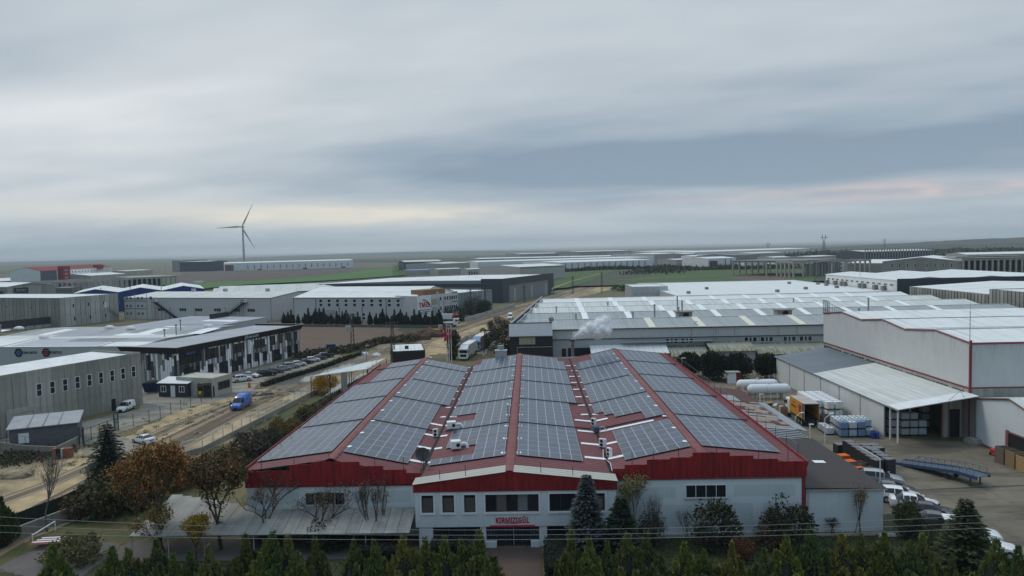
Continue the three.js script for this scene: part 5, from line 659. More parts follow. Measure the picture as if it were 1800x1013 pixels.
  at(7).slab('big_door','f',at(7).L*0.28,at(7).L*0.5,0,hh(7)*0.5,M.concL,0.3);at(7).slab('side_strip','f',0,at(7).L,hh(7)*0.92,hh(7),M.concD,0.2);
  for (let k=0;k<14;k++) at(8).slab('pipe','f',at(8).L*(0.05+k*0.066),at(8).L*(0.05+k*0.066)+1.3,1,hh(8)*0.92,M.steel,0.6);
  at(17).slab('open_bay','f',2,at(17).L*0.32,0.5,hh(17)*0.8,mat([0.05,0.055,0.06]),0.4);at(17).slab('seam','f',at(17).L*0.6,at(17).L*0.62,1,hh(17)*0.9,M.dark,0.5);at(17).slab('seam','f',at(17).L*0.8,at(17).L*0.82,1,hh(17)*0.9,M.dark,0.5);
  at(18).slab('window','f',at(18).L*0.4,at(18).L*0.6,hh(18)*0.2,hh(18)*0.45,M.dark,0.4);for (let k=0;k<12;k++) at(15).slab('slit_window','f',at(15).L*(0.5+k*0.042),at(15).L*(0.5+k*0.042)+1.6,3,hh(15)*0.75,M.dark,0.5);
}
{// wind turbine
  const b0=[-854.57,-2094.14],g=thing('wind_turbine','white three-bladed wind turbine standing above the long warehouse','wind turbine',[b0[0],0,b0[1]]),hub=115.56,m=mat([0.36,0.38,0.4],{roughness:0.5}),sc=hub / 95;
  new MB().add(new THREE.CylinderGeometry(1.7*sc,3.0*sc,hub - 1,16).translate(0,(hub - 1) / 2,0)).to('tower',m,g);new MB().add(new THREE.CylinderGeometry(4*sc,4.6*sc,3.4*sc,16).translate(0,hub*0.05,0)).to('base_collar',m,g);
  mesh('nacelle',new RoundedBoxGeometry(4*sc,4*sc,11*sc,2,1),m,g).position.set(0,hub,-1.5*sc);mesh('hub',new THREE.SphereGeometry(2.3*sc,14,10).scale(1,1,1.4),m,g).position.set(0,hub,5.4*sc);
  const Lb=hub*0.66,sh=[];for (let i=0;i <= 14;i++){const t=i / 14,w=(t<0.2?mix(1.5,3.7,t / 0.2):mix(3.7,0.5,(t - 0.2) / 0.8))*sc*1.15;sh.push([t*Lb,w*0.35,w*0.65]);}
  const bl=new MB(),th=(t)=>mix(0.9,0.12,t)*sc;for (let i=0;i<14;i++){const [y0,a0,b0]=sh[i],[y1,a1,b1]=sh[i+1],k0=th(i / 14),k1=th((i+1) / 14),ring=(y,a,b,k)=>[[-a,y,0],[0,y,k],[b,y,0],[0,y,-k]],P=ring(y0,a0,b0,k0),Q=ring(y1,a1,b1,k1);for (let j=0;j<4;j++) bl.quad(P[j],P[(j+1) % 4],Q[(j+1) % 4],Q[j]);}
  const bg=toCreasedNormals(bl.geo(),1.2);for (const a of [92,-28,-150]){const o=mesh('blade',bg,m,g);o.position.set(0,hub,5.6*sc);o.rotation.z=a*Math.PI / 180;}
}
// high-voltage pylons on the skyline
function pylon(label,[x,z],h,y=0){
  const g=thing('transmission_pylon',label,'pylon',[x,y,z],0.5,'high-voltage pylons on the skyline'),b=new MB(),w=h*0.1,r=h*0.009,lv=(t)=>mix(w,w*0.22,Math.min(1,t / 0.62));let p;
  for (let k=0;k<4;k++){const sx=k & 1?1:-1,sz=k & 2?1:-1;b.bar([sx*w,0,sz*w],[sx*w*0.22,h*0.62,sz*w*0.22],r,3);b.bar([sx*w*0.22,h*0.62,sz*w*0.22],[sx*w*1.35,h*0.82,sz*w*0.15],r,3);}
  for (let i=0;i<6;i++){const t0=i*0.62 / 6,t1=(i+1)*0.62 / 6,a=lv(t0),c=lv(t1);for (const s of [-1,1]){b.bar([-a,h*t0,s*a],[c,h*t1,s*c],r*0.6,3).bar([a,h*t0,s*a],[-c,h*t1,s*c],r*0.6,3);}}
  const ym=h*0.82;b.bar([-w*2.7,ym,0],[w*2.7,ym,0],r,3).bar([-w*2.7,ym,0],[-w*1.35,ym+h*0.04,0],r,3).bar([w*2.7,ym,0],[w*1.35,ym+h*0.04,0],r,3);for (const s of [-1,1]) b.bar([s*w*1.35,ym,0],[s*w*1.2,h,0],r,3).bar([s*w*0.9,ym,0],[s*w*1.2,h,0],r,3);for (let i=0;i<6;i++) b.bar([-w*1.35+i*w*0.54,ym,0],[-w*1.35+(i+1)*w*0.54,ym+(i % 2?0:h*0.03),0],r*0.6,3);b.to('lattice',mat([0.11,0.125,0.14]),g);for (const x2 of [-w*2.5,0,w*2.5]) new MB().bar([x2,ym,0],[x2,ym - h*0.07,0],r*0.8,4).to('insulator',M.steel,g);
}
pylon('wide dark lattice pylon above the end of the long skyline hall',[826,-2000],53,0);pylon('small pale pylon standing behind the long skyline hall, left of the big one',[956,-2850],52,-16);pylon('lattice pylon on the hill slope at the far right',[1728,-2500],46,18);pylon('slim pylon before the hill, between the dark warehouse and the big pylon',[1292,-2600],40,0);

// ---------- vehicles: a lofted body with its glass, four wheels, lamps ----------
const CAR={  // stations from nose to tail: [x, beltline, top, half width, half width at the top]
  sedan:{r:0.31,axles:[1.35,-1.32],st:[[2.24,0.55,0.56,0.62,0.5],[2.16,0.66,0.68,0.78,0.6],[1.95,0.76,0.78,0.86,0.66],[1.2,0.88,0.92,0.88,0.7],[0.88,0.92,0.98,0.88,0.7],[0.12,0.95,1.4,0.88,0.58],[-0.5,0.96,1.45,0.88,0.58],[-1.05,0.97,1.4,0.88,0.56],[-1.72,0.98,1.06,0.87,0.64],[-2.1,0.94,0.99,0.83,0.62],[-2.22,0.75,0.78,0.74,0.6]],glass:[4,8]},
  hatch:{r:0.32,axles:[1.25,-1.25],st:[[2.05,0.6,0.61,0.62,0.5],[1.97,0.74,0.76,0.78,0.6],[1.75,0.84,0.87,0.86,0.66],[1.15,0.94,0.99,0.88,0.7],[0.9,0.97,1.04,0.88,0.7],[0.25,1.0,1.46,0.88,0.6],[-0.5,1.01,1.53,0.88,0.6],[-1.45,1.04,1.48,0.87,0.58],[-1.95,1.04,1.12,0.85,0.62],[-2.08,0.85,0.88,0.78,0.62]],glass:[4,8]},
  suv:{r:0.37,axles:[1.38,-1.36],st:[[2.3,0.66,0.67,0.68,0.54],[2.22,0.86,0.88,0.84,0.66],[1.95,0.96,1.0,0.9,0.72],[1.2,1.06,1.11,0.92,0.74],[0.95,1.08,1.15,0.92,0.74],[0.3,1.1,1.62,0.92,0.64],[-0.5,1.12,1.68,0.92,0.64],[-1.6,1.14,1.64,0.91,0.62],[-2.1,1.12,1.24,0.89,0.68],[-2.26,0.9,0.93,0.82,0.66]],glass:[4,8]},
  van:{r:0.31,axles:[1.25,-1.35],st:[[2.1,0.6,0.61,0.66,0.5],[2.03,0.78,0.8,0.8,0.6],[1.75,0.92,0.96,0.86,0.68],[1.15,1.02,1.1,0.88,0.7],[0.35,1.06,1.72,0.88,0.68],[-0.4,1.06,1.82,0.88,0.72],[-1.9,1.06,1.82,0.88,0.72],[-2.1,1.06,1.74,0.86,0.7],[-2.14,0.9,1.2,0.84,0.7]],glass:[3,4],side:[3,5]},
  bigvan:{r:0.36,axles:[1.95,-1.75],st:[[2.95,0.62,0.64,0.78,0.6],[2.88,0.95,0.99,0.92,0.72],[2.6,1.15,1.2,1.0,0.8],[2.15,1.28,1.36,1.02,0.84],[1.35,1.32,2.2,1.02,0.78],[0.85,1.32,2.55,1.02,0.8],[-0.5,1.32,2.68,1.02,0.84],[-2.8,1.32,2.66,1.02,0.84],[-2.96,1.32,2.55,0.98,0.8],[-3.0,1.0,1.4,0.96,0.8]],glass:[3,4],side:[3,5]},
};
function carMesh(kind){
  return cache('car'+kind,()=>{
    const c=CAR[kind],st=c.st,B=new MB(),G=new MB(),D=new MB(),sec=(s)=>{const [x,be,tp,w,tw]=s,b=0.24;return [[x,b,0],[x,b,w*0.86],[x,b+0.1,w*0.97],[x,mix(b,be,0.55),w*1.02],[x,be,w*0.97],[x,tp - (tp - be)*0.12,tw],[x,tp,tw*0.82],[x,tp+0.015,0]];};
    const S=st.map(sec),[g0,g1]=c.glass,side=c.side ?? c.glass;
    for (let i=0;i<S.length - 1;i++) for (let k=0;k<7;k++){
      const screen=(i===g0||i===g1 - 1)&&k >= 5&&!(c.side&&i===g1 - 1&&g1 - g0>1),sideG=k===4&&i >= side[0]&&i<side[1],t=k===0?D:screen||sideG?G:B;
      if (screen&&c.side&&i !== g0) continue;
      for (const f of [1,-1]){const q=[S[i][k],S[i][k+1],S[i+1][k+1],S[i+1][k]].map((p)=>[p[0],p[1],p[2]*f]);f>0?t.quad(q[0],q[3],q[2],q[1]):t.quad(q[0],q[1],q[2],q[3]);}
      if (sideG&&i>side[0]&&i<side[1] - 0) for (const f of [1,-1]){const p=[S[i][4],S[i][5]].map((v)=>[v[0],v[1],(v[2]+0.012)*f]);B.bar(p[0],p[1],0.04,4);}
   }
    for (const e of [0,S.length - 1]) for (const f of [1,-1]) for (let k=1;k<6;k++){const a=[S[e][0][0],0.3,0],p=S[e][k],q=S[e][k+1],P=[p[0],p[1],p[2]*f],Q=[q[0],q[1],q[2]*f];(e===0)===(f>0)?B.tri([a[0],0.4,0],Q,P):B.tri([a[0],0.4,0],P,Q);}
    for (const f of [1,-1]) B.box(st[4][0] - 0.1,st[4][0]+0.1,st[4][1]+0.02,st[4][1]+0.16,f>0?0.86:-1.04,f>0?1.04:-0.86);
    const sm=(m)=>{const g=m.geo();const u=mergeVertices(g.deleteAttribute('uv').deleteAttribute('normal'),1e-4);const q=toCreasedNormals(u,0.7);q.setAttribute('uv',new THREE.Float32BufferAttribute(new Float32Array(q.attributes.position.count*2),2));return q;};
    const w=st[3][3],f0=st[1],tl=st[st.length - 2];
    return {body:sm(B),glass:sm(G),under:D.geo(),w,nose:st[0][0],tail:st[st.length - 1][0],hy:f0[2] - 0.1,ty:tl[1] - 0.12,fw:f0[3],tw:tl[3]};
 });
}
function makeCar(kind,label,m,pos,turn,group,cat='car'){
  const c=carMesh(kind),K=CAR[kind],g=thing(kind==='van'||kind==='bigvan'?'parked_van':'parked_car',label,cat,pos,turn,group);
  mesh('body',c.body,m,g);mesh('windows',c.glass,M.carGlass,g);mesh('underside',c.under,M.dark,g);
  const tyre=cache('tyre'+K.r,()=>new THREE.CylinderGeometry(K.r,K.r,0.22,18).rotateX(Math.PI / 2)),rim=cache('rim'+K.r,()=>new THREE.CylinderGeometry(K.r*0.62,K.r*0.62,0.235,12).rotateX(Math.PI / 2)),arch=cache('arch'+K.r,()=>new THREE.CylinderGeometry(K.r*1.14,K.r*1.14,0.04,18).rotateX(Math.PI / 2));
  for (const x of K.axles) for (const s of [-1,1]){const t=mesh('wheel',tyre,M.tyre,g);t.position.set(x,K.r,s*(c.w - 0.06));mesh('rim',rim,M.rim,t);mesh('wheel_arch',arch,M.dark,g).position.set(x,K.r+0.02,s*(c.w - 0.005));}
  const hl=cache('hl',()=>new RoundedBoxGeometry(0.2,0.13,0.34,1,0.04));for (const s of [-1,1]){mesh('headlight',hl,M.lampGlass,g).position.set(c.nose - 0.14,c.hy,s*(c.fw - 0.2));mesh('taillight',cache('tl',()=>new RoundedBoxGeometry(0.14,0.16,0.36,1,0.04)),M.tail,g).position.set(c.tail+0.1,c.ty,s*(c.tw - 0.2));}
  mesh('number_plate',cache('np',()=>new THREE.BoxGeometry(0.03,0.11,0.5)),M.whitePlain,g).position.set(c.tail - 0.01,0.55,0);mesh('grille',cache('gr',()=>new THREE.BoxGeometry(0.04,0.12,0.8)),M.dark,g).position.set(c.nose+0.005,0.45,0);
  return g;
}
const facing=(a,b)=>Math.atan2(-(b[1] - a[1]),b[0] - a[0]);     // turn that points a nose from a to b
const p3=([x,z],y=0.03)=>[x,y,z];
// the row in the right-hand yard, noses into the yard
{
  const cg='cars parked along the white annex',T0=-0.34,big=(g)=>g.scale.setScalar(1.14);
  big(makeCar('suv','silver estate car parked beside the crates, first of the row by the brown roof',M.carSilver,p3([42.58,-86.46]),T0,cg));
  big(makeCar('sedan','dark grey saloon half hidden by the brown roof edge, second in the yard row',M.carGrey,p3([42.34,-82.86]),T0,cg));
  big(makeCar('hatch','white hatchback with round black windows between the dark saloon and white saloon',M.carWhite,p3([42,-80.8]),T0,cg));
  big(makeCar('sedan','white saloon with red tail lamp beside the black saloon in the yard row',M.carWhite,p3([42.58,-78.64]),T0,cg));
  big(makeCar('sedan','black saloon with bright window trim between the white and the grey saloon',M.carBlack,p3([42.83,-75.95]),T0,cg));
  big(makeCar('sedan','grey saloon with glowing red tail lamp beside the little white-roofed buggy',M.carGrey,p3([42.15,-73.16]),T0,cg));
  big(makeCar('hatch','white car nose showing behind the big garden fir tree',M.carWhite,p3([43.64,-69.81]),T0,cg));
  big(makeCar('sedan','white saloon at the near end of the row, half hidden by conifers',M.carWhite,p3([43.06,-66.81]),T0,cg));
  const b=thing('yard_buggy','small buggy with square white roof parked behind the garden fir','buggy',p3([42.59,-70.95]),T0);mesh('cab',new RoundedBoxGeometry(2.2,1.5,1.4,2,0.1).translate(0,1.05,0),mat([0.12,0.12,0.13]),b);mesh('roof',new RoundedBoxGeometry(2.4,0.16,1.6,2,0.06).translate(0,1.86,0),M.carWhite,b);for (const x of [-0.7,0.7]) for (const s of [-1,1]) mesh('wheel',cache('bw',()=>new THREE.CylinderGeometry(0.28,0.28,0.2,14).rotateX(Math.PI / 2)),M.tyre,b).position.set(x,0.28,s*0.66);mesh('rear_window',new THREE.BoxGeometry(0.03,0.6,1.0).translate(-1.1,1.35,0),M.carGlass,b);
}
// left side of the road
makeCar('sedan','white saloon standing on the concrete apron outside the yard gate',M.carWhite,p3([-63.21,-111.41]),facing([-63.21,-111.41],[-65.95,-112.93]) ,null);
makeCar('van','small white delivery van parked before the concrete factory wall',M.carWhite,p3([-80.17,-135.67]),facing([-81.15,-140.83],[-80.87,-133.79]),null,'van');
{
  const a=[-58.27,-143.89],b=[-58.28,-134.05],q=[-57.48,-136.45],v=makeCar('bigvan','bright blue high-roofed van with white letter on its side on the dirt road',M.bluePaint,p3(q),facing(a,b),null,'van');v.name='delivery_van';
  for (const s of [1]){const t=lettering(v,'side_letter','Y',1.0,[-0.15,1.75,1.03],0,M.whitePlain,0.01);t.rotation.x=-0.1;}
  mesh('mud_splash',new THREE.BoxGeometry(5.7,0.36,2.06).translate(0,0.46,0),mat([0.13,0.11,0.09]),v);const pk=mat([0.5,0.12,0.2]);mesh('side_dots',new MB().box(-1.5,-1.1,1.55,1.8,1.0,1.04).box(-1.9,-1.6,1.9,2.1,0.98,1.03).box(-0.8,-0.3,0.95,1.1,1.02,1.05).geo(),pk,v);
}
makeCar('suv','white car parked nearest the gatehouse before the striped office',M.carWhite,p3([-69.14,-165.12]),facing([-70.68,-164.54],[-67.19,-167.13]),null);
makeCar('sedan','white saloon just behind the white car by the gatehouse',M.carWhite,p3([-69.17,-170.34]),facing([-72.11,-170.63],[-66.96,-170.12]),null);
{
  const kinds=[['suv',M.carBlack,'black car at the near end of the row before the striped office'],['sedan',M.carGrey,'dark grey saloon, second in the row before the striped office'],['sedan',M.carSilver,'silver saloon in the row before the striped office, after the dark ones'],['suv',M.carSilver,'pale silver car in the row, just before the white one'],['hatch',M.carWhite,'white hatchback in the middle of the row before the striped office'],['sedan',M.carBlack,'black saloon between the white hatchback and the next white car'],['hatch',M.carWhite,'second white hatchback, farther along the row before the striped office'],['sedan',M.carGrey,'dark saloon toward the far end of the row before the striped office'],['suv',M.carBlack,'farthest dark car of the row before the striped office']];
  const A=[-65.97,-172.35],B=[-58.93,-202];kinds.forEach(([k,m,l],i)=>makeCar(k,l,m,[mix(A[0],B[0],i / 8.4),0.03,mix(A[1],B[1],i / 8.4)],0.55+0.05*(i % 3),'cars parked before the striped office'));
}
// lorries
function lorry(label,pos,turn,cabM,boxM,o={}){
  const g=thing('lorry',label,'lorry',pos,turn,o.group),L=o.L ?? 9,h=o.h ?? 2.7,bed=1.15,w=1.25;
  const cx=L / 2+1.3,cab=mesh('cab',new RoundedBoxGeometry(2.1,2.5,2.4,2,0.14).translate(cx,1.95,0),cabM,g);if (o.tall) mesh('wind_deflector',toCreasedNormals(new MB().quad([cx+0.9,3.15,1.15],[cx+0.9,3.15,-1.15],[cx - 0.9,bed+h,-1.15],[cx - 0.9,bed+h,1.15]).quad([cx+0.9,3.15,1.15],[cx - 0.9,bed+h,1.15],[cx - 1.0,3.1,1.15],[cx - 0.98,3.1,1.15]).quad([cx+0.9,3.15,-1.15],[cx - 1,3.1,-1.15],[cx - 0.99,3.1,-1.15],[cx - 0.9,bed+h,-1.15]).geo(),0.4),cabM,g);
  mesh('windscreen',new RoundedBoxGeometry(0.06,0.85,2.1,1,0.02).translate(cx+1.05,2.45,0),M.carGlass,g);for (const s of [-1,1]) mesh('side_window',new THREE.BoxGeometry(0.8,0.7,0.04).translate(cx+0.45,2.45,s*1.2),M.carGlass,g);mesh('grille',new THREE.BoxGeometry(0.05,0.7,1.7).translate(cx+1.06,1.35,0),M.dark,g);mesh('bumper',new RoundedBoxGeometry(0.2,0.4,2.4,1,0.05).translate(cx+1.0,0.65,0),cabM,g);
  for (const s of [-1,1]){mesh('headlight',cache('lhl',()=>new THREE.BoxGeometry(0.06,0.2,0.4)),M.lampGlass,g).position.set(cx+1.11,0.72,s*0.85);mesh('mirror',cache('lmr',()=>new RoundedBoxGeometry(0.12,0.5,0.2,1,0.03)),M.black,g).position.set(cx+0.85,2.4,s*1.36);}
  mesh('chassis',new THREE.BoxGeometry(L+2.2,0.28,1.0).translate(0.8,0.9,0),M.darkSteel,g);
  if (o.open){const t=0.07,b=(x0,x1,y0,y1,z0,z1,n,m)=>new MB().box(x0,x1,y0,y1,z0,z1).to(n,m,g),x0=-L / 2,x1=L / 2;b(x0,x1,bed,bed+0.12,-w,w,'floor',M.dark);b(x0,x1,bed+h - t,bed+h,-w,w,'box_roof',o.roofM ?? M.roofC);b(x1 - t,x1,bed+0.12,bed+h - t,-w,w,'front_panel',M.concD);b(x0,x1 - t,bed+0.12,bed+h - t,w - t,w,'side_panel',boxM);b(x0,x1 - t,bed+0.12,bed+h - t,-w,-w+t,'side_panel',boxM);for (const s of [-1,1]) b(x0 - 0.06,x0+0.02,bed,bed+h,s>0?w - 0.1:-w,s>0?w:-w+0.1,'door_post',M.galv);b(x0 - 0.06,x0+0.02,bed+h - 0.1,bed+h+0.01,-w,w,'door_header',M.galv);b(x0+0.5,x1,bed+1.0,bed+1.2,w - t - 0.03,w - t,'inner_rail',M.steel);b(x0+2,x0+2.1,bed+0.2,bed+h - 0.1,w - t - 0.05,w - t,'inner_post',M.steel);}
  else {mesh('box_body',new RoundedBoxGeometry(L,h,2.5,1,0.05).translate(0,bed+h / 2,0),boxM,g);mesh('box_roof',new THREE.BoxGeometry(L - 0.05,0.06,2.44).translate(0,bed+h+0.012,0),o.roofM ?? M.roofW,g);for (const s of [-1,1]){new MB().box(-L / 2,L / 2,bed,bed+0.14,s>0?1.25:-1.28,s>0?1.28:-1.25).to('side_rail',M.galv,g);}}
  const ty=cache('lty',()=>new THREE.CylinderGeometry(0.5,0.5,0.32,18).rotateX(Math.PI / 2)),ri=cache('lri',()=>new THREE.CylinderGeometry(0.27,0.27,0.34,12).rotateX(Math.PI / 2));for (const x of o.axles ?? [cx - 0.1,-L / 2+1.3,-L / 2+2.5]) for (const s of [-1,1]){const t=mesh('wheel',ty,M.tyre,g);t.position.set(x,0.5,s*1.02);mesh('rim',ri,M.rim,t);}
  for (const s of [-1,1]){const b=new MB();for (const y of [0.5,0.75]) b.box(-L / 2+3.2,L / 2 - 0.6,y,y+0.1,s>0?1.15:-1.2,s>0?1.2:-1.15);b.to('side_guard',M.galv,g);}
  return g;
}
{
  const a=[-18.51,-190.93],b=[-14.77,-217.35],tr=facing(b,a),ctr=(f)=>[mix(a[0],b[0],f),0.03,mix(a[1],b[1],f)],dx=b[0] - a[0],dz=b[1] - a[1],d=Math.hypot(dx,dz),u=[dx / d,dz / d];
  const t1=lorry('white articulated lorry with tall cab on the road behind the solar roof, nearest of two',[a[0]+u[0]*7.2,0.03,a[1]+u[1]*7.2],tr,M.carWhite,mat([0.55,0.56,0.56],{map:T.dirtWall}),{L:10.5,h:2.9,tall:1});
  mesh('side_lettering',new MB().box(-3.2,1.4,2.6,3.0,1.255,1.27).geo(),mat([0.12,0.12,0.13]),t1);mesh('side_lettering',new MB().box(-4.6,-3.7,2.3,3.3,1.255,1.27).geo(),mat([0.08,0.13,0.25]),t1);
  const t2=lorry('lorry with pale blue cab and brown curtain sides standing behind the white one',[a[0]+u[0]*24.6,0.03,a[1]+u[1]*24.6],tr,mat([0.16,0.3,0.48],{roughness:0.4}),mat([0.17,0.12,0.07],{map:T.dirtWall}),{L:13,h:3.1,tall:1,roofM:mat([0.66,0.6,0.5])});
  const q=[44.74,-114.32],y=lorry('yellow-sided box lorry with open empty back standing by the patched sheds',[q[0]+0.6,0.03,q[1] - 3.3],0,M.carWhite,M.yellow,{L:6.6,h:2.75,open:1,roofM:mat([0.5,0.45,0.4],{map:T.roofU})});
  y.rotation.y=Math.PI / 2 - 0.02;y.updateMatrixWorld(true);
  // the print on its side: two dark brown lines and a splash of berries
  new MB().box(-3.3,-2.6,1.2,3.85,-1.27,-1.255).to('blue_panel',mat([0.07,0.08,0.12]),y);new MB().box(0.2,2.4,2.35,2.75,-1.268,-1.255).to('side_print',mat([0.2,0.06,0.02]),y);new MB().box(0.6,1.9,3.1,3.3,-1.268,-1.255).to('side_print',mat([0.2,0.06,0.02]),y);for (const [x,yy,r] of [[-1.6,2.4,0.5],[-1.2,3.0,0.38],[-1.9,3.05,0.35],[-1.5,1.85,0.3]]) mesh('side_print',new THREE.CylinderGeometry(r,r,0.015,14).rotateX(Math.PI / 2).translate(x,yy,-1.262),mat([0.28,0.03,0.06]),y);
  const w1=[-33.01,-278.74],w2=lorry('white flatbed truck with its tail to the field wall, by the row of cypresses',p3(w1),facing([-36.96,-279.46],[-30,-278.19]),M.carWhite,M.concL,{L:4.4,h:0.5,axles:[2.6,-1.3]});
  const r1=[-35.33,-296.77];lorry('white box truck with red cab behind the white flatbed truck',p3(r1),facing([-39.3,-297.54],[-31.88,-296.09]),mat([0.4,0.05,0.03]),M.whitePlain,{L:5.2,h:2.2,axles:[3,-1.4]});
  lorry('white lorry parked at the far end of the charcoal factory',p3([14.22,-471.98]),facing([18,-592.48],[14.22,-471.98]),M.carWhite,M.whitePlain,{L:8,h:2.9});
  makeCar('bigvan','white van on the lane beside the black wing',M.carWhite,p3([-8.75,-303.52]),facing([-7.38,-333.2],[-9.52,-296.4]),null,'van');makeCar('suv','dark pickup parked behind the lorries near the pink offices',M.carGrey,p3([-29.39,-300.34]),0.3);makeCar('sedan','silver saloon outside the bluish concrete wing',M.carSilver,p3([-28.02,-312.56]),0.3);
  lorry('tanker lorry with long white tank on the far green field road',p3([-359.08,-754.37]),facing([-373.29,-760.47],[-345.88,-748.7]),M.carWhite,M.whitePlain,{L:13,h:2.4});
  const t=thing('low_loader_trailer','grey dropside trailer left standing on the road verge behind the flagpoles','trailer',p3([-22.33,-222.31]),facing([-24.37,-216.14],[-22.32,-232.02]));new MB().box(-6,6,1,1.2,-1.2,1.2).to('bed',M.concD,t);for (const s of [-1,1]) for (let i=0;i<8;i++) new MB().box(-6+i*1.5+0.04,-4.5+i*1.5 - 0.04,1.2,2.5,s*1.2 - 0.04,s*1.2+0.04).to('dropside',M.concL,t);for (const x of [-4.5,-3.2,4]) for (const s of [-1,1]) mesh('wheel',cache('lty',()=>0),M.tyre,t).position.set(x,0.5,s*1);
  const yd=thing('yellow_digger','small yellow wheeled digger at the field corner below the cypress row','digger',p3([-34.18,-257.89]),0.4);mesh('chassis',new RoundedBoxGeometry(3.2,0.9,1.6,1,0.1).translate(0,0.9,0),M.yellow,yd);mesh('cab',new RoundedBoxGeometry(1.3,1.5,1.4,1,0.08).translate(0.9,2.05,0),mat([0.3,0.3,0.3]),yd);new MB().bar([-1.5,1.2,0],[-3.4,2.2,0],0.15,5).bar([-3.4,2.2,0],[-4.2,0.7,0],0.12,5).box(-4.7,-4,0.2,0.9,-0.5,0.5).to('arm',M.yellow,yd);for (const x of [-1,1]) for (const s of [-1,1]) mesh('wheel',cache('lty',()=>0),M.tyre,yd).position.set(x,0.5,s*0.8);
}

// ---------- goods in the yard ----------
function makeTote(label,tint,pos,turn,group){// caged bulk tank on a pallet, 1.2 x 1.0 x 1.16 m
  const g=thing('caged_tank',label,'tank',pos,turn,group);
  mesh('tank',cache('ibct',()=>new RoundedBoxGeometry(1.12,0.92,0.94,2,0.07).translate(0,0.66,0)),tint,g);
  mesh('cage',cache('ibcc',()=>{const b=new MB();for (const x of [-0.58,-0.29,0,0.29,0.58]) for (const z of [-0.49,0.49]) b.bar([x,0.16,z],[x,1.14,z],0.016,4);for (const z of [-0.25,0,0.25]) for (const x of [-0.58,0.58]) b.bar([x,0.16,z],[x,1.14,z],0.016,4);for (const y of [0.2,0.45,0.7,0.95,1.14]){for (const z of [-0.49,0.49]) b.bar([-0.58,y,z],[0.58,y,z],0.014,4);for (const x of [-0.58,0.58]) b.bar([x,y,-0.49],[x,y,0.49],0.014,4);} return b.geo();}),M.galv,g);
  mesh('pallet',cache('ibcp',()=>{const b=new MB();b.box(-0.6,0.6,0.1,0.15,-0.5,0.5);for (const x of [-0.5,0,0.5]) b.box(x - 0.08,x+0.08,0,0.1,-0.5,0.5);return b.geo();}),M.dark,g);
  mesh('cap',cache('ibccap',()=>new THREE.CylinderGeometry(0.11,0.11,0.05,10).translate(0,1.14,0)),M.black,g);
  return g;
}
const toteW=mat([0.66,0.69,0.7],{roughness:0.45}),toteG=mat([0.42,0.46,0.48],{roughness:0.5}),toteB=mat([0.13,0.22,0.44],{roughness:0.4}),toteP=mat([0.36,0.5,0.58],{roughness:0.45});
{
  const w=['nearest','second','third','fourth','rear'],lv=['bottom','middle','top'];
  // stacks of white tanks inside the open bay
  const bayX=[55.5,57.2,58.5,59.8];bayX.forEach((x,i)=>{for (let k=0;k<(i===3?2:3);k++) makeTote('white caged tank, '+lv[k]+' of the '+['stack behind the white posts','second stack in the bay','third stack in the bay','pale two-high stack in the bay'][i],i===3?toteP:toteG,[x,0.03+k*1.2,-108.8 - (i===0?0.4:0)],0,'white tanks stacked in the open bay');});
  for (let k=0;k<4;k++) makeTote('grey caged tank, '+['on the floor','second up','third up','topmost'][k]+' in the deep stack inside the bay',toteG,[64.2 - 1.6,0.03+k*1.2,-113],0.05,'tanks stacked deep inside the bay');
  // blue and clear tanks outside against the lean-to wall
  const O=[47.79,-108.57],ux=[0.98,0.1],uz=[0.06,-1];for (let r=0;r<4;r++) for (let c=0;c<4;c++) for (let k=0;k<(r===0&&c===3?1:2);k++){const x=O[0]+c*1.34+r*0.08,z=O[1] - r*1.14 - c*0.02,t=r===0?(k===0?(c % 2?toteP:toteB):c===1?toteW:toteB):r===1?toteP:toteW;makeTote((t===toteB?'blue':t===toteP?'pale blue':'white')+' caged tank, '+(k?'upper':'lower')+' tier, '+w[r]+' row, '+w[c]+' from the left by the lean-to wall',t,[x,0.03+k*1.2,z],(c*7+r*3) % 5*0.02,'caged tanks stacked outside the lean-to wall');}
  for (let c=0;c<3;c++) makeTote('low white caged tank standing left of the blue stacks, '+['near','middle','far'][c]+' one',toteW,[O[0] - 1.5,0.03,O[1] - 1.4 - c*1.25],0,'caged tanks stacked outside the lean-to wall');
  const dm=(x,z,l)=>{const d=thing('blue_drum',l,'drum',[x,0.03,z]);mesh('barrel',cache('drum',()=>new THREE.LatheGeometry([[0,0],[0.28,0],[0.3,0.03],[0.3,0.3],[0.315,0.33],[0.3,0.36],[0.3,0.6],[0.315,0.63],[0.3,0.66],[0.3,0.9],[0.27,0.94],[0,0.94]].map((p)=>new THREE.Vector2(...p)),16)),M.blueDrum,d);mesh('lid',cache('druml',()=>new THREE.CylinderGeometry(0.22,0.22,0.03,14).translate(0,0.955,0)),M.black,d);};
  const Q=[52.21,-107.32];dm(Q[0] - 0.5,Q[1],'blue plastic drum at the corner of the tank stacks, left one');dm(Q[0]+0.15,Q[1]+0.05,'blue plastic drum beside the lean-to post, right one');dm(Q[0] - 0.1,Q[1] - 0.66,'blue plastic drum behind the front two by the lean-to post');
}
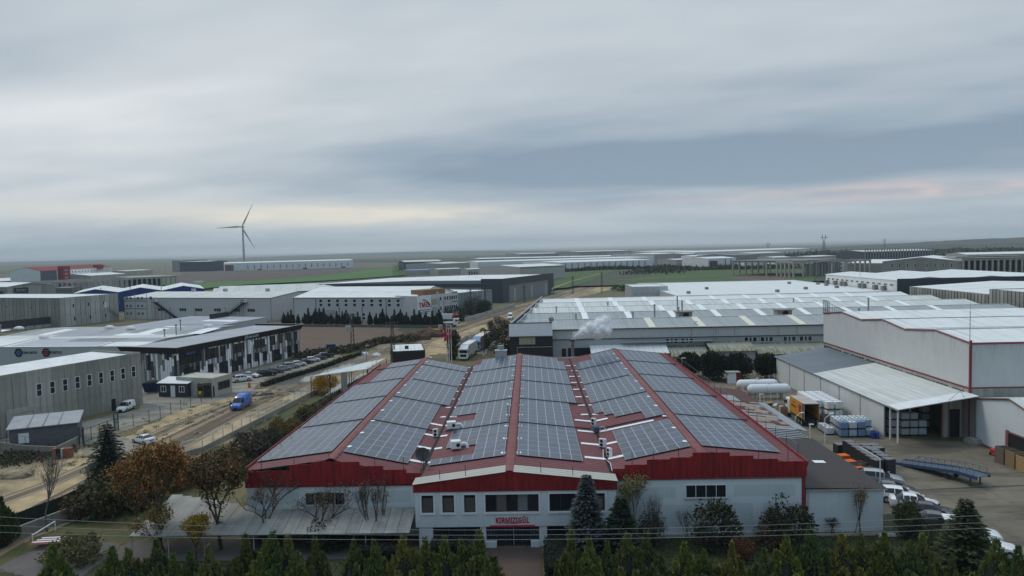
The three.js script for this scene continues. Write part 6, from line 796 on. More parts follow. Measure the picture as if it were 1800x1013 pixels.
{// shrink-wrapped white sacks on pallets
  const wrap=mat([0.76,0.78,0.8],{roughness:0.35}),sackG=cache('sack',()=>{const l=[],r=rng(5);for (let k=0;k<6;k++) for (let i=0;i<2;i++) for (let j=0;j<2;j++) l.push(new RoundedBoxGeometry(0.62,0.21,0.54,2,0.08).translate(-0.31+i*0.62+(r() - 0.5)*0.04,0.26+k*0.2,-0.27+j*0.54+(r() - 0.5)*0.04));return mergeGeometries(l);});
  const O=[47.9,-120.67],lv=['lower','upper'],col=['left','middle','right'],rw=['front','second','third','fourth','fifth','sixth','rear'];for (let r=0;r<7;r++) for (let c=0;c<3;c++) for (let k=0;k<2;k++){if (r===0&&c<1) continue;const g=thing('wrapped_sack_pallet','white wrapped sack pallet, '+lv[k]+' tier, '+col[c]+' column, '+rw[r]+' row by the lean-to wall','pallet',[O[0]+1.2+c*1.5,0.03+k*1.52,O[1]+0.3 - r*1.35],(r*5+c*3) % 4*0.02,'white pallets stacked by the lean-to wall');mesh('sacks',sackG,wrap,g);mesh('pallet',cache('wp',()=>{const b=new MB().box(-0.62,0.62,0.1,0.15,-0.55,0.55);for (const x of [-0.5,0,0.5]) b.box(x - 0.06,x+0.06,0,0.1,-0.55,0.55);return b.geo();}),M.woodG,g);}
}
function crate(name,label,[x,y,z],turn,w,h,d,m,inner,group,cat='crate'){// slatted crate: boards all round a dark inside
  const g=thing(name,label,cat,[x,y,z],turn,group),n=Math.max(3,Math.round(h / 0.28));mesh('inside',cache(`ci${w}${h}${d}`,()=>new MB().box(-w / 2+0.05,w / 2 - 0.05,0.06,h - 0.05,-d / 2+0.05,d / 2 - 0.05).geo()),inner,g);
  const sl=cache(`cs${w}${h}${n}`,()=>new MB().box(-w / 2,w / 2,0,h / n - 0.05,0,0.04).geo()),sd=cache(`cd${d}${h}${n}`,()=>new MB().box(0,0.04,0,h / n - 0.05,-d / 2+0.045,d / 2 - 0.045).geo());
  for (let i=0;i<n;i++){mesh('slat',sl,m,g).position.set(0,i*h / n+0.02,d / 2 - 0.04);mesh('slat',sl,m,g).position.set(0,i*h / n+0.02,-d / 2);mesh('slat',sd,m,g).position.set(-w / 2,i*h / n+0.02,0);mesh('slat',sd,m,g).position.set(w / 2 - 0.04,i*h / n+0.02,0);}
  for (const a of [-1,1]) for (const b of [-1,1]) mesh('corner_post',cache(`cp${h}`,()=>new MB().box(-0.06,0.06,0,h,-0.06,0.06).geo()),m,g).position.set(a*(w / 2 - 0.04),0,b*(d / 2 - 0.04));return g;
}
{
  const blk=mat([0.035,0.033,0.038],{roughness:0.6}),lid=mat([0.2,0.2,0.21],{roughness:0.5}),og='dark slatted crates stacked in the yard';
  const A=[45.42,-90.05],Bq=[45.73,-99.87],dir=[(Bq[0] - A[0]) / 7,(Bq[1] - A[1]) / 7];const nm=['nearest','second','third','fourth','fifth','sixth','farthest'];
  const top=(g,w,d,h)=>{mesh('lid',cache(`lid${w}${d}`,()=>{const b=new MB();for (let i=0;i<5;i++) b.box(-w / 2+i*w / 5+0.03,-w / 2+(i+1)*w / 5 - 0.03,0,0.05,-d / 2,d / 2);return b.geo();}),lid,g).position.y=h;};
  for (let i=0;i<7;i++){const g=crate('dark_crate','tall black slatted crate, '+nm[i]+' of the left row in the yard',[A[0] - 1.5+dir[0]*i,0.03,A[1]+dir[1]*i],0.28,1.2,2.1,1.15,blk,M.dark,og);top(g,1.2,1.15,2.1);}
  for (let i=0;i<4;i++){const g=crate('dark_crate','tall black slatted crate, '+nm[i]+' of the right row in the yard',[A[0] - 0.1+dir[0]*i,0.03,A[1]+0.1+dir[1]*i],0.28,1.2,2.2,1.15,blk,M.dark,og);top(g,1.2,1.15,2.2);}
  for (let i=0;i<4;i++){const g=crate('dark_crate','black slatted crate, '+nm[i]+' of the low back rows in the yard',[A[0]+0.6+dir[0]*(5+(i % 2))+(i>1?1.25:0),0.03,A[1]+dir[1]*(5+(i % 2))],0.28,1.2,1.6,1.15,blk,M.dark,og);top(g,1.2,1.15,1.6);}
  const S=[43.85,-99.97];const s=crate('dark_crate','single black slatted crate standing apart at the brown roof corner',[S[0],0.03,S[1]],0.1,1.9,1.3,1.2,blk,M.dark,og);top(s,1.9,1.2,1.3);
  for (const [i,[px,py]] of [[0,[1482,818]],[1,[1494,827]],[2,[1504,838]]]){const q=[41.62,-94.53],e=[41.06,-89.35],g=crate('orange_crate','bright orange slatted crate by the brown roof edge, '+['farthest','middle','nearest'][i]+' of three',[mix(q[0],e[0],i / 2),0.03,mix(q[1],e[1],i / 2)],0.2,1.35,1.35,1.1,M.orange,mat([0.3,0.07,0.01]),'orange crates by the brown roof edge');mesh('lid',cache('olid',()=>new MB().box(-0.68,0.68,0,0.06,-0.56,0.56).geo()),M.orange,g).position.y=1.35;}
  const W0=[42.56,-91.81],W1=[42.33,-88.84];crate('wooden_crate','brown wooden crate between the orange and the black crates, farther one',[W0[0],0.03,W0[1]],0.25,1.25,1.25,1.2,M.wood,M.dark,'brown wooden crates among the black ones');crate('wooden_crate','brown wooden crate between the orange and the black crates, nearer one',[W1[0],0.03,W1[1]],0.25,1.25,1.4,1.2,M.wood,M.dark,'brown wooden crates among the black ones');crate('navy_crate','dark slate crate with pale lid beside the nearest orange crate',[mix(W0[0],W1[0],0.5) - 1.1,0.03,mix(W0[1],W1[1],0.5)+0.2],0.25,1.2,1.5,1.2,mat([0.06,0.08,0.09]),M.dark);
  crate('wooden_crate','weathered wooden crate standing behind the yellow lorry tail',[...((p)=>[p[0],0.03,p[1]])([47.92,-115.59])],0.05,1.5,1.75,1.3,M.woodG,M.dark);crate('wooden_crate','orange-brown wooden crate at the yellow lorry cab',[...((p)=>[p[0],0.03,p[1]])([43.38,-122.64])],0.1,1.5,1.6,1.5,mat([0.4,0.24,0.1],{map:T.wall}),M.dark);
  const P1=[62.59,-94.25];for (const [i,m,l,h] of [[0,M.woodG,'grey-brown wooden crate stack against the annex doorway',2.2],[1,M.wood,'brown wooden crate stack, second from the annex doorway',2.2],[2,M.woodY,'yellow wooden crate stack, third from the annex doorway',2.0]]) crate('wooden_crate_stack',l,[P1[0]+0.1 - i*0.25+i*0.5,0.03,P1[1]+i*1.7],0.15,1.35,h,1.4,m,M.dark);
  makeTote('white caged tank, lower one beyond the yellow crates at the right frame edge',toteW,[P1[0]+1,0.03,P1[1]+4.6],0.1);makeTote('white caged tank, upper one beyond the yellow crates at the right frame edge',toteW,[P1[0]+1,1.23,P1[1]+4.6],0.1);
  const rc=[63.78,-97.82],g=thing('red_hand_cart','small dark red hand cart at the foot of the annex wall','cart',[rc[0],0.03,rc[1]],0.5);mesh('tray',new RoundedBoxGeometry(1.0,0.6,0.7,1,0.05).translate(0,0.6,0),M.redPaint,g);new MB().bar([0.5,0.6,0.25],[1.0,1.2,0.25],0.03,5).bar([0.5,0.6,-0.25],[1.0,1.2,-0.25],0.03,5).bar([1,1.2,-0.25],[1,1.2,0.25],0.03,5).to('handle',M.redPaint,g);for (const s of [-1,1]) mesh('wheel',cache('cw',()=>new THREE.CylinderGeometry(0.25,0.25,0.1,12).rotateX(Math.PI / 2)),M.tyre,g).position.set(-0.2,0.25,s*0.4);
}
{// mobile loading ramp
  const a=[49.46,-95.66],b=[52.37,-89.29],L=11.6,th=Math.atan2(-(b[1] - a[1]),b[0] - a[0]),g=thing('loading_ramp','blue steel mobile loading ramp with railings standing in the middle of the yard','ramp',[a[0],0.03,a[1]],th),bl=mat([0.03,0.065,0.14],{roughness:0.5}),deck=mat([0.07,0.1,0.135],{roughness:0.6}),y=(x)=>x<9?mix(0.06,1.35,x / 9):1.35;
  for (const [x0,x1] of [[0,9],[9,L]]) new MB().slab([x0,y(x0),1.15],[x1,y(x1),1.15],[x1,y(x1),-1.15],[x0,y(x0),-1.15],0.07).to('deck',deck,g);
  for (const s of [-1,1]){const bm=new MB();bm.slab([0,y(0)+0.1,s*1.2+0.07],[9,y(9)+0.12,s*1.2+0.07],[9,y(9)+0.12,s*1.2 - 0.07],[0,y(0)+0.1,s*1.2 - 0.07],0.36).box(9,L,1.05,1.47,s*1.2 - 0.07,s*1.2+0.07);bm.to('side_beam',bl,g);const rl=new MB(),x0=2.2;for (let x=x0;x<L;x += 0.9){rl.bar([x,y(x),s*1.2],[x,y(x)+0.75,s*1.2],0.03,4);if (x+0.9<L) rl.bar([x,y(x)+0.75,s*1.2],[x+0.9,y(x+0.9),s*1.2],0.025,4);} rl.bar([x0,y(x0)+0.75,s*1.2],[9,y(9)+0.75,s*1.2],0.035,4).bar([9,y(9)+0.75,s*1.2],[L - 0.3,2.1,s*1.2],0.035,4).bar([x0 - 0.8,y(x0 - 0.8)+0.1,s*1.2],[x0,y(x0)+0.75,s*1.2],0.03,4);rl.to('railing',bl,g);new MB().bar([L - 1,0,s*0.9],[L - 1,1.3,s*0.9],0.09,5).box(L - 1.2,L - 0.8,0,0.06,s*0.9 - 0.2,s*0.9+0.2).to('leg',M.darkSteel,g);new MB().bar([7.6,0.3,s*0.9],[7.6,1.1,s*0.9],0.08,5).to('strut',bl,g);mesh('wheel',cache('rw',()=>new THREE.CylinderGeometry(0.3,0.3,0.2,14).rotateX(Math.PI / 2)),M.tyre,g).position.set(7.6,0.3,s*0.9);}
}
{// two white gas tanks in a fenced pen
  const c=[44.28,-135.58],mk=(x,z,l)=>{const g=thing('gas_tank',l,'gas tank',[x,0.03,z],0.02,'white gas tanks in the pen');mesh('shell',cache('gts',()=>new THREE.CapsuleGeometry(0.95,6.4,8,20).rotateZ(Math.PI / 2).translate(0,1.9,0)),M.whitePlain,g);for (const q of [-2.4,2.4]) mesh('saddle',cache('gsd',()=>new MB().box(-0.16,0.16,0,1.15,-0.6,0.6).geo()),M.concL,g).position.set(q,0,0);mesh('valve_dome',cache('gvd',()=>new THREE.CylinderGeometry(0.22,0.26,0.35,10).translate(0,2.95,0)),M.rail,g);mesh('band',cache('gbd',()=>new THREE.TorusGeometry(0.96,0.03,4,24).rotateY(Math.PI / 2).translate(-0.6,1.9,0)),M.galv,g);return g;};
  const a=[45.14,-140.3],b=[45.82,-135.97];mk(a[0],a[1] - 1,'long white gas tank on saddles, farther of the two in the pen');mk(b[0],b[1] - 0.5,'long white gas tank on saddles, nearer of the two in the pen');
  const f=thing('tank_pen_fence','white wire fence with slim posts round the two gas tanks','fence',[0,0,0]),cs=[[42.06,-142.8],[39.45,-127.74],[49.73,-135.66],[51.75,-150.33]];cs.forEach((p,i)=>{const q=cs[(i+1) % 4],n=Math.round(Math.hypot(q[0] - p[0],q[1] - p[1]) / 2.2);for (let k=0;k<n;k++) new MB().bar([mix(p[0],q[0],k / n),0,mix(p[1],q[1],k / n)],[mix(p[0],q[0],k / n),2.3,mix(p[1],q[1],k / n)],0.045,5).to('fence_post',M.whitePlain,f);for (const y of [0.5,1.1,1.7,2.2]) new MB().bar([p[0],y,p[1]],[q[0],y,q[1]],0.012,3).to('fence_wire',M.rail,f);});
  const k=thing('kiosk','small white door kiosk with red back behind the trees near the gas tanks','kiosk',p3([43.19,-152.41]),0);mesh('booth',new THREE.BoxGeometry(1.6,2.4,1.4).translate(0,1.2,0),M.whitePlain,k);mesh('red_side',new THREE.BoxGeometry(1.2,2.1,1.3).translate(1.4,1.05,-0.2),mat([0.16,0.03,0.03]),k);mesh('roof',new THREE.BoxGeometry(3,0.12,1.9).translate(0.2,2.5,0),M.concL,k);
  const pm=thing('pump_set','red pump set with valves at the left corner of the gas tank pen','pump',p3([41.59,-138.96]),0.2);mesh('motor',new THREE.CylinderGeometry(0.4,0.4,1.4,12).rotateZ(Math.PI / 2).translate(0,0.7,0),M.redPaint,pm);mesh('base',new THREE.BoxGeometry(2.6,0.3,1.2).translate(0,0.15,0),M.redPaint,pm);new MB().path([[-0.9,0.6,0],[-0.9,1.6,0],[-0.9,1.6,-1.2]],0.1,6).to('pipe',M.redPaint,pm);mesh('yellow_valve',new THREE.BoxGeometry(0.5,1.6,0.5).translate(-1.7,0.8,-0.4),M.yellow,pm);
  // timber, pallets and scrap between pen and lorry
  const r=rng(14),o=[42.56,-126.61];for (let i=0;i<9;i++){const g=thing('stacked_pallet','flat pile of brown pallets in the scrap by the gas pen, '+['leftmost','second','third','fourth','middle','sixth','seventh','eighth','rightmost'][i]+' of nine','pallet pile',[o[0] - 3+i*0.75,0.03,o[1]+(r() - 0.5)*6],r()*1.5,'pallet piles and scrap left of the yellow lorry'),n=3+Math.floor(r()*6);for (let k=0;k<n;k++) mesh('pallet',cache('plt',()=>{const b=new MB();for (let q=0;q<5;q++) b.box(-0.6,0.6,0.1,0.13,-0.5+q*0.21,-0.34+q*0.21);for (const x of [-0.52,0,0.52]) b.box(x - 0.05,x+0.05,0,0.1,-0.5,0.5);return b.geo();}),[M.wood,M.woodG,M.woodY,mat([0.12,0.05,0.04])][(i+k) % 4],g).position.set((r() - 0.5)*0.1,k*0.15,(r() - 0.5)*0.1);}
  for (let i=0;i<5;i++){const q=[41.23,-129.45],g=thing('steel_offcut','bent pale steel sheet in the scrap by the gas pen, '+['leftmost','second','middle','fourth','rightmost'][i]+' of five','scrap',[q[0]+i*0.9 - 1,0.05,q[1]+(r() - 0.5)*3],r()*3,'pale steel sheets lying by the gas pen');new MB().slab([-1,0.3+r()*0.5,0.4],[1,0.1,0.4],[1,0.1,-0.4],[-1,0.4,-0.4],0.04).to('sheet',M.roofC,g);}
}
// lamp posts and bollards in the yard
function lampPost(label,pos,h,turn){const g=thing('street_lamp',label,'street lamp',pos,turn);new MB().bar([0,0,0],[0,h,0],0.09,7,0.06).bar([0,h,0],[0.9,h+0.5,0],0.045,5).box(-0.16,0.16,0,0.06,-0.16,0.16).to('pole',M.rail,g);mesh('lamp_head',cache('lh',()=>new RoundedBoxGeometry(0.75,0.14,0.26,2,0.06)),M.whitePlain,g).position.set(1.15,h+0.58,0);}
lampPost('white lamp post with bent arm at the brown roof corner',p3([40.5,-97.68]),5.6,0.3);lampPost('low white lamp post between the yellow lorry and the patched sheds',p3([41.39,-110.98]),2.6,0.2);lampPost('white lamp post on the wall corner of the lean-to',[53.7,5.0,-155.2],1.6,2.6);
for (const [i,q] of [[41.87,-106.33],[41.7,-118.69],[41.55,-128.5]].entries()){const g=thing('post_light',['white post light with cap in the yard before the brown roof','white post light left of the yellow lorry cab','white post light among the pallet piles'][i],'post light',p3(q));new MB().bar([0,0,0],[0,2.5,0],0.1,7).to('post',M.whitePlain,g);mesh('cap',cache('plc',()=>new RoundedBoxGeometry(0.7,0.14,0.3,1,0.04).translate(0.2,2.55,0)),M.whitePlain,g);}
{const g=thing('white_frame_post','slim white goalpost frame standing by the parked cars','frame',p3([41.12,-83.49]));new MB().path([[0,0,0],[0,4.2,0],[-1.4,5.0,-2.2]],0.05,5).to('pole',M.whitePlain,g);}
// ---------- on the factory roof ----------
function acUnit(label,[x,y,z],turn,w=1.0,group){const g=thing('air_conditioner',label,'air conditioner',[x,y,z],turn,'air conditioners on the solar roof');mesh('casing',cache('acc'+w,()=>new RoundedBoxGeometry(w,1.35,0.42,2,0.04).translate(0,0.75,0)),M.whitePlain,g);for (const yy of [0.45,1.05]){mesh('fan_grille',cache('acf',()=>new THREE.CylinderGeometry(0.26,0.26,0.03,16).rotateX(Math.PI / 2)),M.dark,g).position.set(-w*0.12,yy,0.215);} for (const s of [-0.4,0.4]) mesh('foot',cache('acft',()=>new MB().box(-0.05,0.05,0,0.1,-0.3,0.3).geo()),M.steel,g).position.x=s*w;g.scale.setScalar(0.72);return g;}
acUnit('narrow white air conditioner in the left roof valley, nearer one',[V1 - 0.55,hV+0.15,-77.2],0.5,0.9);acUnit('narrow white air conditioner in the left roof valley, farther one',[V1 - 0.35,hV+0.15,-87.2],0.3,0.9);
acUnit('tall white air conditioner alone at the far end of the right roof valley',[V2 - 0.1,hV+0.15,-91.4],-0.5,0.9);acUnit('white air conditioner in the right roof valley, middle one',[V2+0.05,hV+0.15,-81.4],-0.5,1.2);acUnit('white air conditioner in the right roof valley, nearest one',[V2+0.4,hV+0.15,-77.6],-0.9,0.9);
{for (const [i,x,z] of [[0,V1+2.9,-80.5],[1,V1+1.3,-90.5]]){const y=mix(hV,hC,(x - V1) / (C1 - V1))+0.1,g=thing('air_handler',['boxy white air handler with round fan in the lower gap of the left panels','boxy white air handler with bent duct in the upper gap of the left panels'][i],'air handler',[x,y,z],0.2);mesh('cabinet',new RoundedBoxGeometry(1.7,1.3,1.5,2,0.06).translate(0,0.85,0),M.whitePlain,g);mesh('fan',new THREE.CylinderGeometry(0.33,0.33,0.04,16).rotateX(Math.PI / 2).translate(0.35,0.85,0.76),M.dark,g);mesh('duct',new THREE.TubeGeometry(new THREE.CatmullRomCurve3([V(0.8,0.8,0),V(1.5,0.85,0),V(1.9,0.6,0.1),V(2.0,0.1,0.2)]),12,0.28,10),M.whitePlain,g);for (const s of [-0.7,0.7]) mesh('foot',new MB().box(s - 0.05,s+0.05,0,0.2,-0.6,0.6).geo(),M.steel,g);g.scale.setScalar(0.68);}}
{const g=thing('satellite_dish','dark satellite dish on a thin stand at the left valley front','satellite dish',[V1+0.1,hV+0.1,-74.2],0.4),dsh=mesh('dish',new THREE.SphereGeometry(1.1,20,8,0,6.2832,0,0.82).rotateX(-2.2).translate(0,2.0,0.3),mat([0.06,0.055,0.055],{side:THREE.DoubleSide}),g);new MB().path([[0,0,0],[0,2.0,-0.3]],0.05,6).path([[-0.5,0,0.4],[0,1.5,-0.2]],0.03,4).path([[0.5,0,0.4],[0,1.5,-0.2]],0.03,4).to('stand',M.darkSteel,g);new MB().path([[0,1.1,0.2],[0,1.9,1.2]],0.025,4).to('feed_arm',M.darkSteel,g);}
{const g=thing('roof_camera_mast','thin mast with white camera head beside the middle roof ridge','mast',[C1 - 0.75,hC+0.1,-90.6]);new MB().bar([0,0,0],[0,1.9,0],0.05,5).to('mast',M.darkSteel,g);mesh('camera',new THREE.SphereGeometry(0.2,10,8).translate(0,2.0,0),M.whitePlain,g);}
{const g=thing('blue_pump_unit','small dark blue pump unit with hose in the right roof valley','pump',[V2 - 0.1,hV+0.1,-88.5],0.2);mesh('pump',new RoundedBoxGeometry(0.7,0.7,1.1,2,0.08).translate(0,0.4,0),mat([0.05,0.075,0.12]),g);new MB().path([[0.3,0.5,0],[0.9,0.7,0.3],[1.3,0.3,0.4],[1.2,0.05,0.9]],0.07,6).to('hose',M.galv,g);}
// chimney with a puff of steam, behind the right valley
{const c=thing('chimney','slim grey metal chimney rising behind the roof of the solar factory','chimney',[8.9,0,-151]);new MB().bar([0,0,0],[0,10.2,0],0.36,14,0.34).to('stack',mat([0.24,0.22,0.21],{roughness:0.5,map:T.conc}),c);new MB().bar([0,10,0],[0,10.4,0],0.52,14,0.52).to('rim',M.darkSteel,c);new MB().bar([0,9,0],[0,9.15,0],0.42,14,0.42).bar([0,6.6,0],[0,6.75,0],0.42,14,0.42).to('joint_ring',M.darkSteel,c);
  const c2=thing('vent_stack','short grey vent stack at the far left of the solar roof ridge','vent',[-6.4,7.0,-148]);mesh('stack',new RoundedBoxGeometry(2.4,1.6,1.2,1,0.05).translate(0,1.0,0),M.galv,c2);mesh('drum',new THREE.CylinderGeometry(0.6,0.6,1.0,14).translate(0,2.2,-0.4),mat([0.25,0.3,0.34]),c2);new MB().box(-1.3,1.3,1.75,1.85,-0.7,0.7).to('cover',M.roofC,c2);
}

// ---------- trees and shrubs ----------
class Leaves {// leaf faces with their own colours
  constructor(){this.p=[];this.c=[];}
  leaf(o,d,s,len,w,col){// a pointed blade at o along d, across s
    const t=[o[0]+d[0]*len,o[1]+d[1]*len,o[2]+d[2]*len],m=[o[0]+d[0]*len*0.4,o[1]+d[1]*len*0.4,o[2]+d[2]*len*0.4],a=[m[0]+s[0]*w,m[1]+s[1]*w,m[2]+s[2]*w],b=[m[0] - s[0]*w,m[1] - s[1]*w,m[2] - s[2]*w];
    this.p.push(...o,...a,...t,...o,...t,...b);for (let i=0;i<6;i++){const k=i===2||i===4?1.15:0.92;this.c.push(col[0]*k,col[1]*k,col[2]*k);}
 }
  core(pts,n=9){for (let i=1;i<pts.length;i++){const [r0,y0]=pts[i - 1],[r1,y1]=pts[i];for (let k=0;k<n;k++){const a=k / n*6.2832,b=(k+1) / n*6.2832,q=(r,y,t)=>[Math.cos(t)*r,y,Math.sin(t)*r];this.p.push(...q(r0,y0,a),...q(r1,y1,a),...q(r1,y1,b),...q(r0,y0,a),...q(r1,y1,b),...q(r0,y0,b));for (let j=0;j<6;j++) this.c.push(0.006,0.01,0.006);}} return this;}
  geo(){const g=new THREE.BufferGeometry();g.setAttribute('position',new THREE.Float32BufferAttribute(this.p,3));g.setAttribute('color',new THREE.Float32BufferAttribute(this.c,3));g.computeVertexNormals();return g;}
}
const unit=(r)=>{let x,y,z,l;do {x=r()*2 - 1;y=r()*2 - 1;z=r()*2 - 1;l=x*x+y*y+z*z;} while (l>1||l<0.01);l=Math.sqrt(l);return [x / l,y / l,z / l];};
const cross=(a,b)=>{const c=[a[1]*b[2] - a[2]*b[1],a[2]*b[0] - a[0]*b[2],a[0]*b[1] - a[1]*b[0]],l=Math.hypot(...c)||1;return c.map((v)=>v / l);};
const nrm=(a)=>{const l=Math.hypot(...a)||1;return a.map((v)=>v / l);};
// feathery cypress: many upright plumes round a stem
function cypressGeo(seed,H,R,n,ca,cb,plumes=15){
  const r=rng(seed),L=new Leaves(),pl=[[0,0,0.15*H,H,R*0.42]];
  for (let i=0;i<plumes;i++){const a=r()*6.283,q=Math.sqrt(0.12+0.88*r())*R*0.72,b=0.02*H+r()*0.2*H,t=H*(0.98 - 0.62*Math.pow(q / R,1.1))*(0.82+0.2*r());pl.push([Math.cos(a)*q,Math.sin(a)*q,b,t,R*(0.3+0.14*r())]);}
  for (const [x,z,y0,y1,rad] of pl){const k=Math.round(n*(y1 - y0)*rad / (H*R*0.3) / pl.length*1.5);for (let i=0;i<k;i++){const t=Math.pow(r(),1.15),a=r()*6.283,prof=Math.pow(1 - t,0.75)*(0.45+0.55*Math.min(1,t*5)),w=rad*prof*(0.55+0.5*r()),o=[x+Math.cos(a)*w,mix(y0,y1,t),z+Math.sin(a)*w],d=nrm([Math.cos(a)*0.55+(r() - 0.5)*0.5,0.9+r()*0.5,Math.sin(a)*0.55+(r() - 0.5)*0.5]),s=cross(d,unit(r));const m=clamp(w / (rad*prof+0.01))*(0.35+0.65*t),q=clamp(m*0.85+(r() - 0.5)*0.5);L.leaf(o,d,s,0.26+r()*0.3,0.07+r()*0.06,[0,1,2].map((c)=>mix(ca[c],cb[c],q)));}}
  return L.core([[R*0.5,0.1],[R*0.66,H*0.25],[R*0.4,H*0.55],[0,H*0.85]]).geo();
}
// tiered conifer: whorls of drooping boughs carrying flat sprays
function firGeo(seed,H,R,tiers,per,ca,cb,droop=0.25){
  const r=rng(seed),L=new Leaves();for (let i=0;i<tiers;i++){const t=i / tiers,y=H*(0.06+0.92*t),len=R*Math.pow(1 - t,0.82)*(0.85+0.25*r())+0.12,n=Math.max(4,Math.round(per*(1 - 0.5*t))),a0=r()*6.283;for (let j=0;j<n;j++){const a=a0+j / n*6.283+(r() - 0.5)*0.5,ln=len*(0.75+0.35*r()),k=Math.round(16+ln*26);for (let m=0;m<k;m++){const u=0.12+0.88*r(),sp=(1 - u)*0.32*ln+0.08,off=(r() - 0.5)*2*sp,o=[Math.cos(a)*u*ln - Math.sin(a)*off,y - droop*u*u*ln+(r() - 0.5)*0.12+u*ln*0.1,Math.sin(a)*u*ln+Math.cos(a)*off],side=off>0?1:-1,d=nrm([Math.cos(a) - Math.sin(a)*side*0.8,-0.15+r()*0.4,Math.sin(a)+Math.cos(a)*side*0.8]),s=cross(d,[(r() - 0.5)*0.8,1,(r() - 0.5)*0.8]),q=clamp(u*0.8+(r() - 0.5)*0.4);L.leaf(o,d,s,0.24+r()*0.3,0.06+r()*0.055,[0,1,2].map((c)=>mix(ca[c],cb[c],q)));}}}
  return L.core([[R*0.3,H*0.06],[R*0.42,H*0.16],[R*0.2,H*0.55],[0,H*0.92]]).geo();
}
// leafy clumps on a lumpy crown
function clumpGeo(seed,rx,ry,n,clumps,ca,cb,size=0.2,hollow=0.35,cc){
  const r=rng(seed),L=new Leaves(),cl=[];for (let i=0;i<clumps;i++){const d=unit(r),k=hollow+(1 - hollow)*Math.cbrt(r());cl.push([d[0]*rx*k,d[1]*ry*k,d[2]*rx*k,(0.16+0.2*r())*Math.min(rx,ry),r()]);}
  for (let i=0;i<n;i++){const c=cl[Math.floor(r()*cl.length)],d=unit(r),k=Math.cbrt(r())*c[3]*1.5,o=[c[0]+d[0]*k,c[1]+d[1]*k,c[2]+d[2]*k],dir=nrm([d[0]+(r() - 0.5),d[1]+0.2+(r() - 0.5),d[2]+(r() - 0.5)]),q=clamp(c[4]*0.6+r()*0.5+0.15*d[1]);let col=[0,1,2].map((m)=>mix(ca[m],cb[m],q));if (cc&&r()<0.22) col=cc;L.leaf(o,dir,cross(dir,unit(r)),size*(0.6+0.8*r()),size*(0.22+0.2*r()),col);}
  return L.geo();
}
function limbs(b,r,p,d,len,rad,depth,spread,tips,up=0.25){// forking limbs
  const q=[p[0]+d[0]*len,p[1]+d[1]*len,p[2]+d[2]*len];b.bar(p,q,rad,depth>2?6:4,rad*0.66);if (depth <= 0){tips.push(q);return;}
  const n=depth>2?3:2+(r()>0.45?1:0);for (let i=0;i<n;i++){const u=unit(r),e=nrm([d[0]+u[0]*spread,d[1]+u[1]*spread*0.6+up,d[2]+u[2]*spread]);limbs(b,r,q,e,len*(0.62+0.26*r()),rad*0.62,depth - 1,spread,tips,up);} tips.push(q);
}
function plant(name,label,cat,pos,group,parts,turn=0,scale=1){const g=thing(name,label,cat,pos,turn,group);for (const [n,geo,m] of parts) mesh(n,geo,m,g);g.scale.setScalar(scale);return g;}
const stem=(h,r=0.12)=>cache(`stem${h},${r}`,()=>new MB().bar([0,0,0],[0,h,0],r,7,r*0.4).geo());
const ord=['first','second','third','fourth','fifth','sixth','seventh','eighth','ninth','tenth','eleventh','twelfth','thirteenth','fourteenth','fifteenth','sixteenth','seventeenth','eighteenth','nineteenth','twentieth','twenty-first','twenty-second','twenty-third','twenty-fourth','twenty-fifth','twenty-sixth','twenty-seventh','twenty-eighth'];
{// the clipped row of cypresses along the bottom of the picture: [x in the photograph, tip height in the photograph]
  const G=[0,1,2,3].map((k)=>cypressGeo(100+k,6,2.0,7000,[[0.014,0.028,0.008],[0.012,0.026,0.009],[0.02,0.026,0.008],[0.012,0.024,0.008]][k],[[0.21,0.26,0.05],[0.15,0.22,0.05],[0.25,0.26,0.06],[0.17,0.2,0.05]][k],17+k));
  const rows=[[45,985,-56],[150,988,-57],[178,992,-57],[228,978,-57],[262,1000,-57],[297,990,-58],[325,985,-57],[392,966,-58],[430,977,-57],[450,954,-58],[475,962,-58],[520,972,-58],[594,968,-58],[632,966,-58],[682,962,-58],[722,964,-58],[757,962,-58],[786,968,-58],[820,948,-58],[985,954,-58],[1015,962,-58],[1047,970,-58],[1084,955,-58],[1118,952,-58],[1185,972,-58],[1218,980,-58],[1268,966,-58],[1325,978,-58],[1362,954,-58],[1407,940,-58],[1462,950,-58],[1497,954,-58],[1533,946,-58],[1577,958,-57],[1606,952,-57],[1650,985,-56],[1735,962,-56],[1768,970,-55],[1790,958,-55]];
  const tint=[[1,1,1],[0.78,0.84,0.85],[1.12,1,0.8],[0.9,0.8,0.72]].map((c)=>{const m=M.leaf.clone();m.color.setRGB(...c);return m;}),r=rng(44);rows.forEach(([px,py,z],i)=>{const d=30 - (py - 438+0.0227*(px - 930))*-z / 1240*0.995,x=(px - 930) / 1240*-z*1.005+(0.0227*0.9*(30 - d)),h=clamp(d,1.6,7),k=i % 4;plant('cypress','bright green feathery cypress in the front row, '+(px<900?ord[i]+' from the left corner':ord[i - 19]+' right of the brick path'),'tree',[x,0,z+(r() - 0.5)*0.8],'cypresses in the front row',[['trunk',stem(3,0.12),M.bark],['crown',G[k],tint[Math.floor(r()*4)]]],r()*6,1).scale.set((0.16+h / 7.2)*(0.85+0.4*r()),h / 6,(0.16+h / 7.2)*(0.85+0.4*r()));});
}
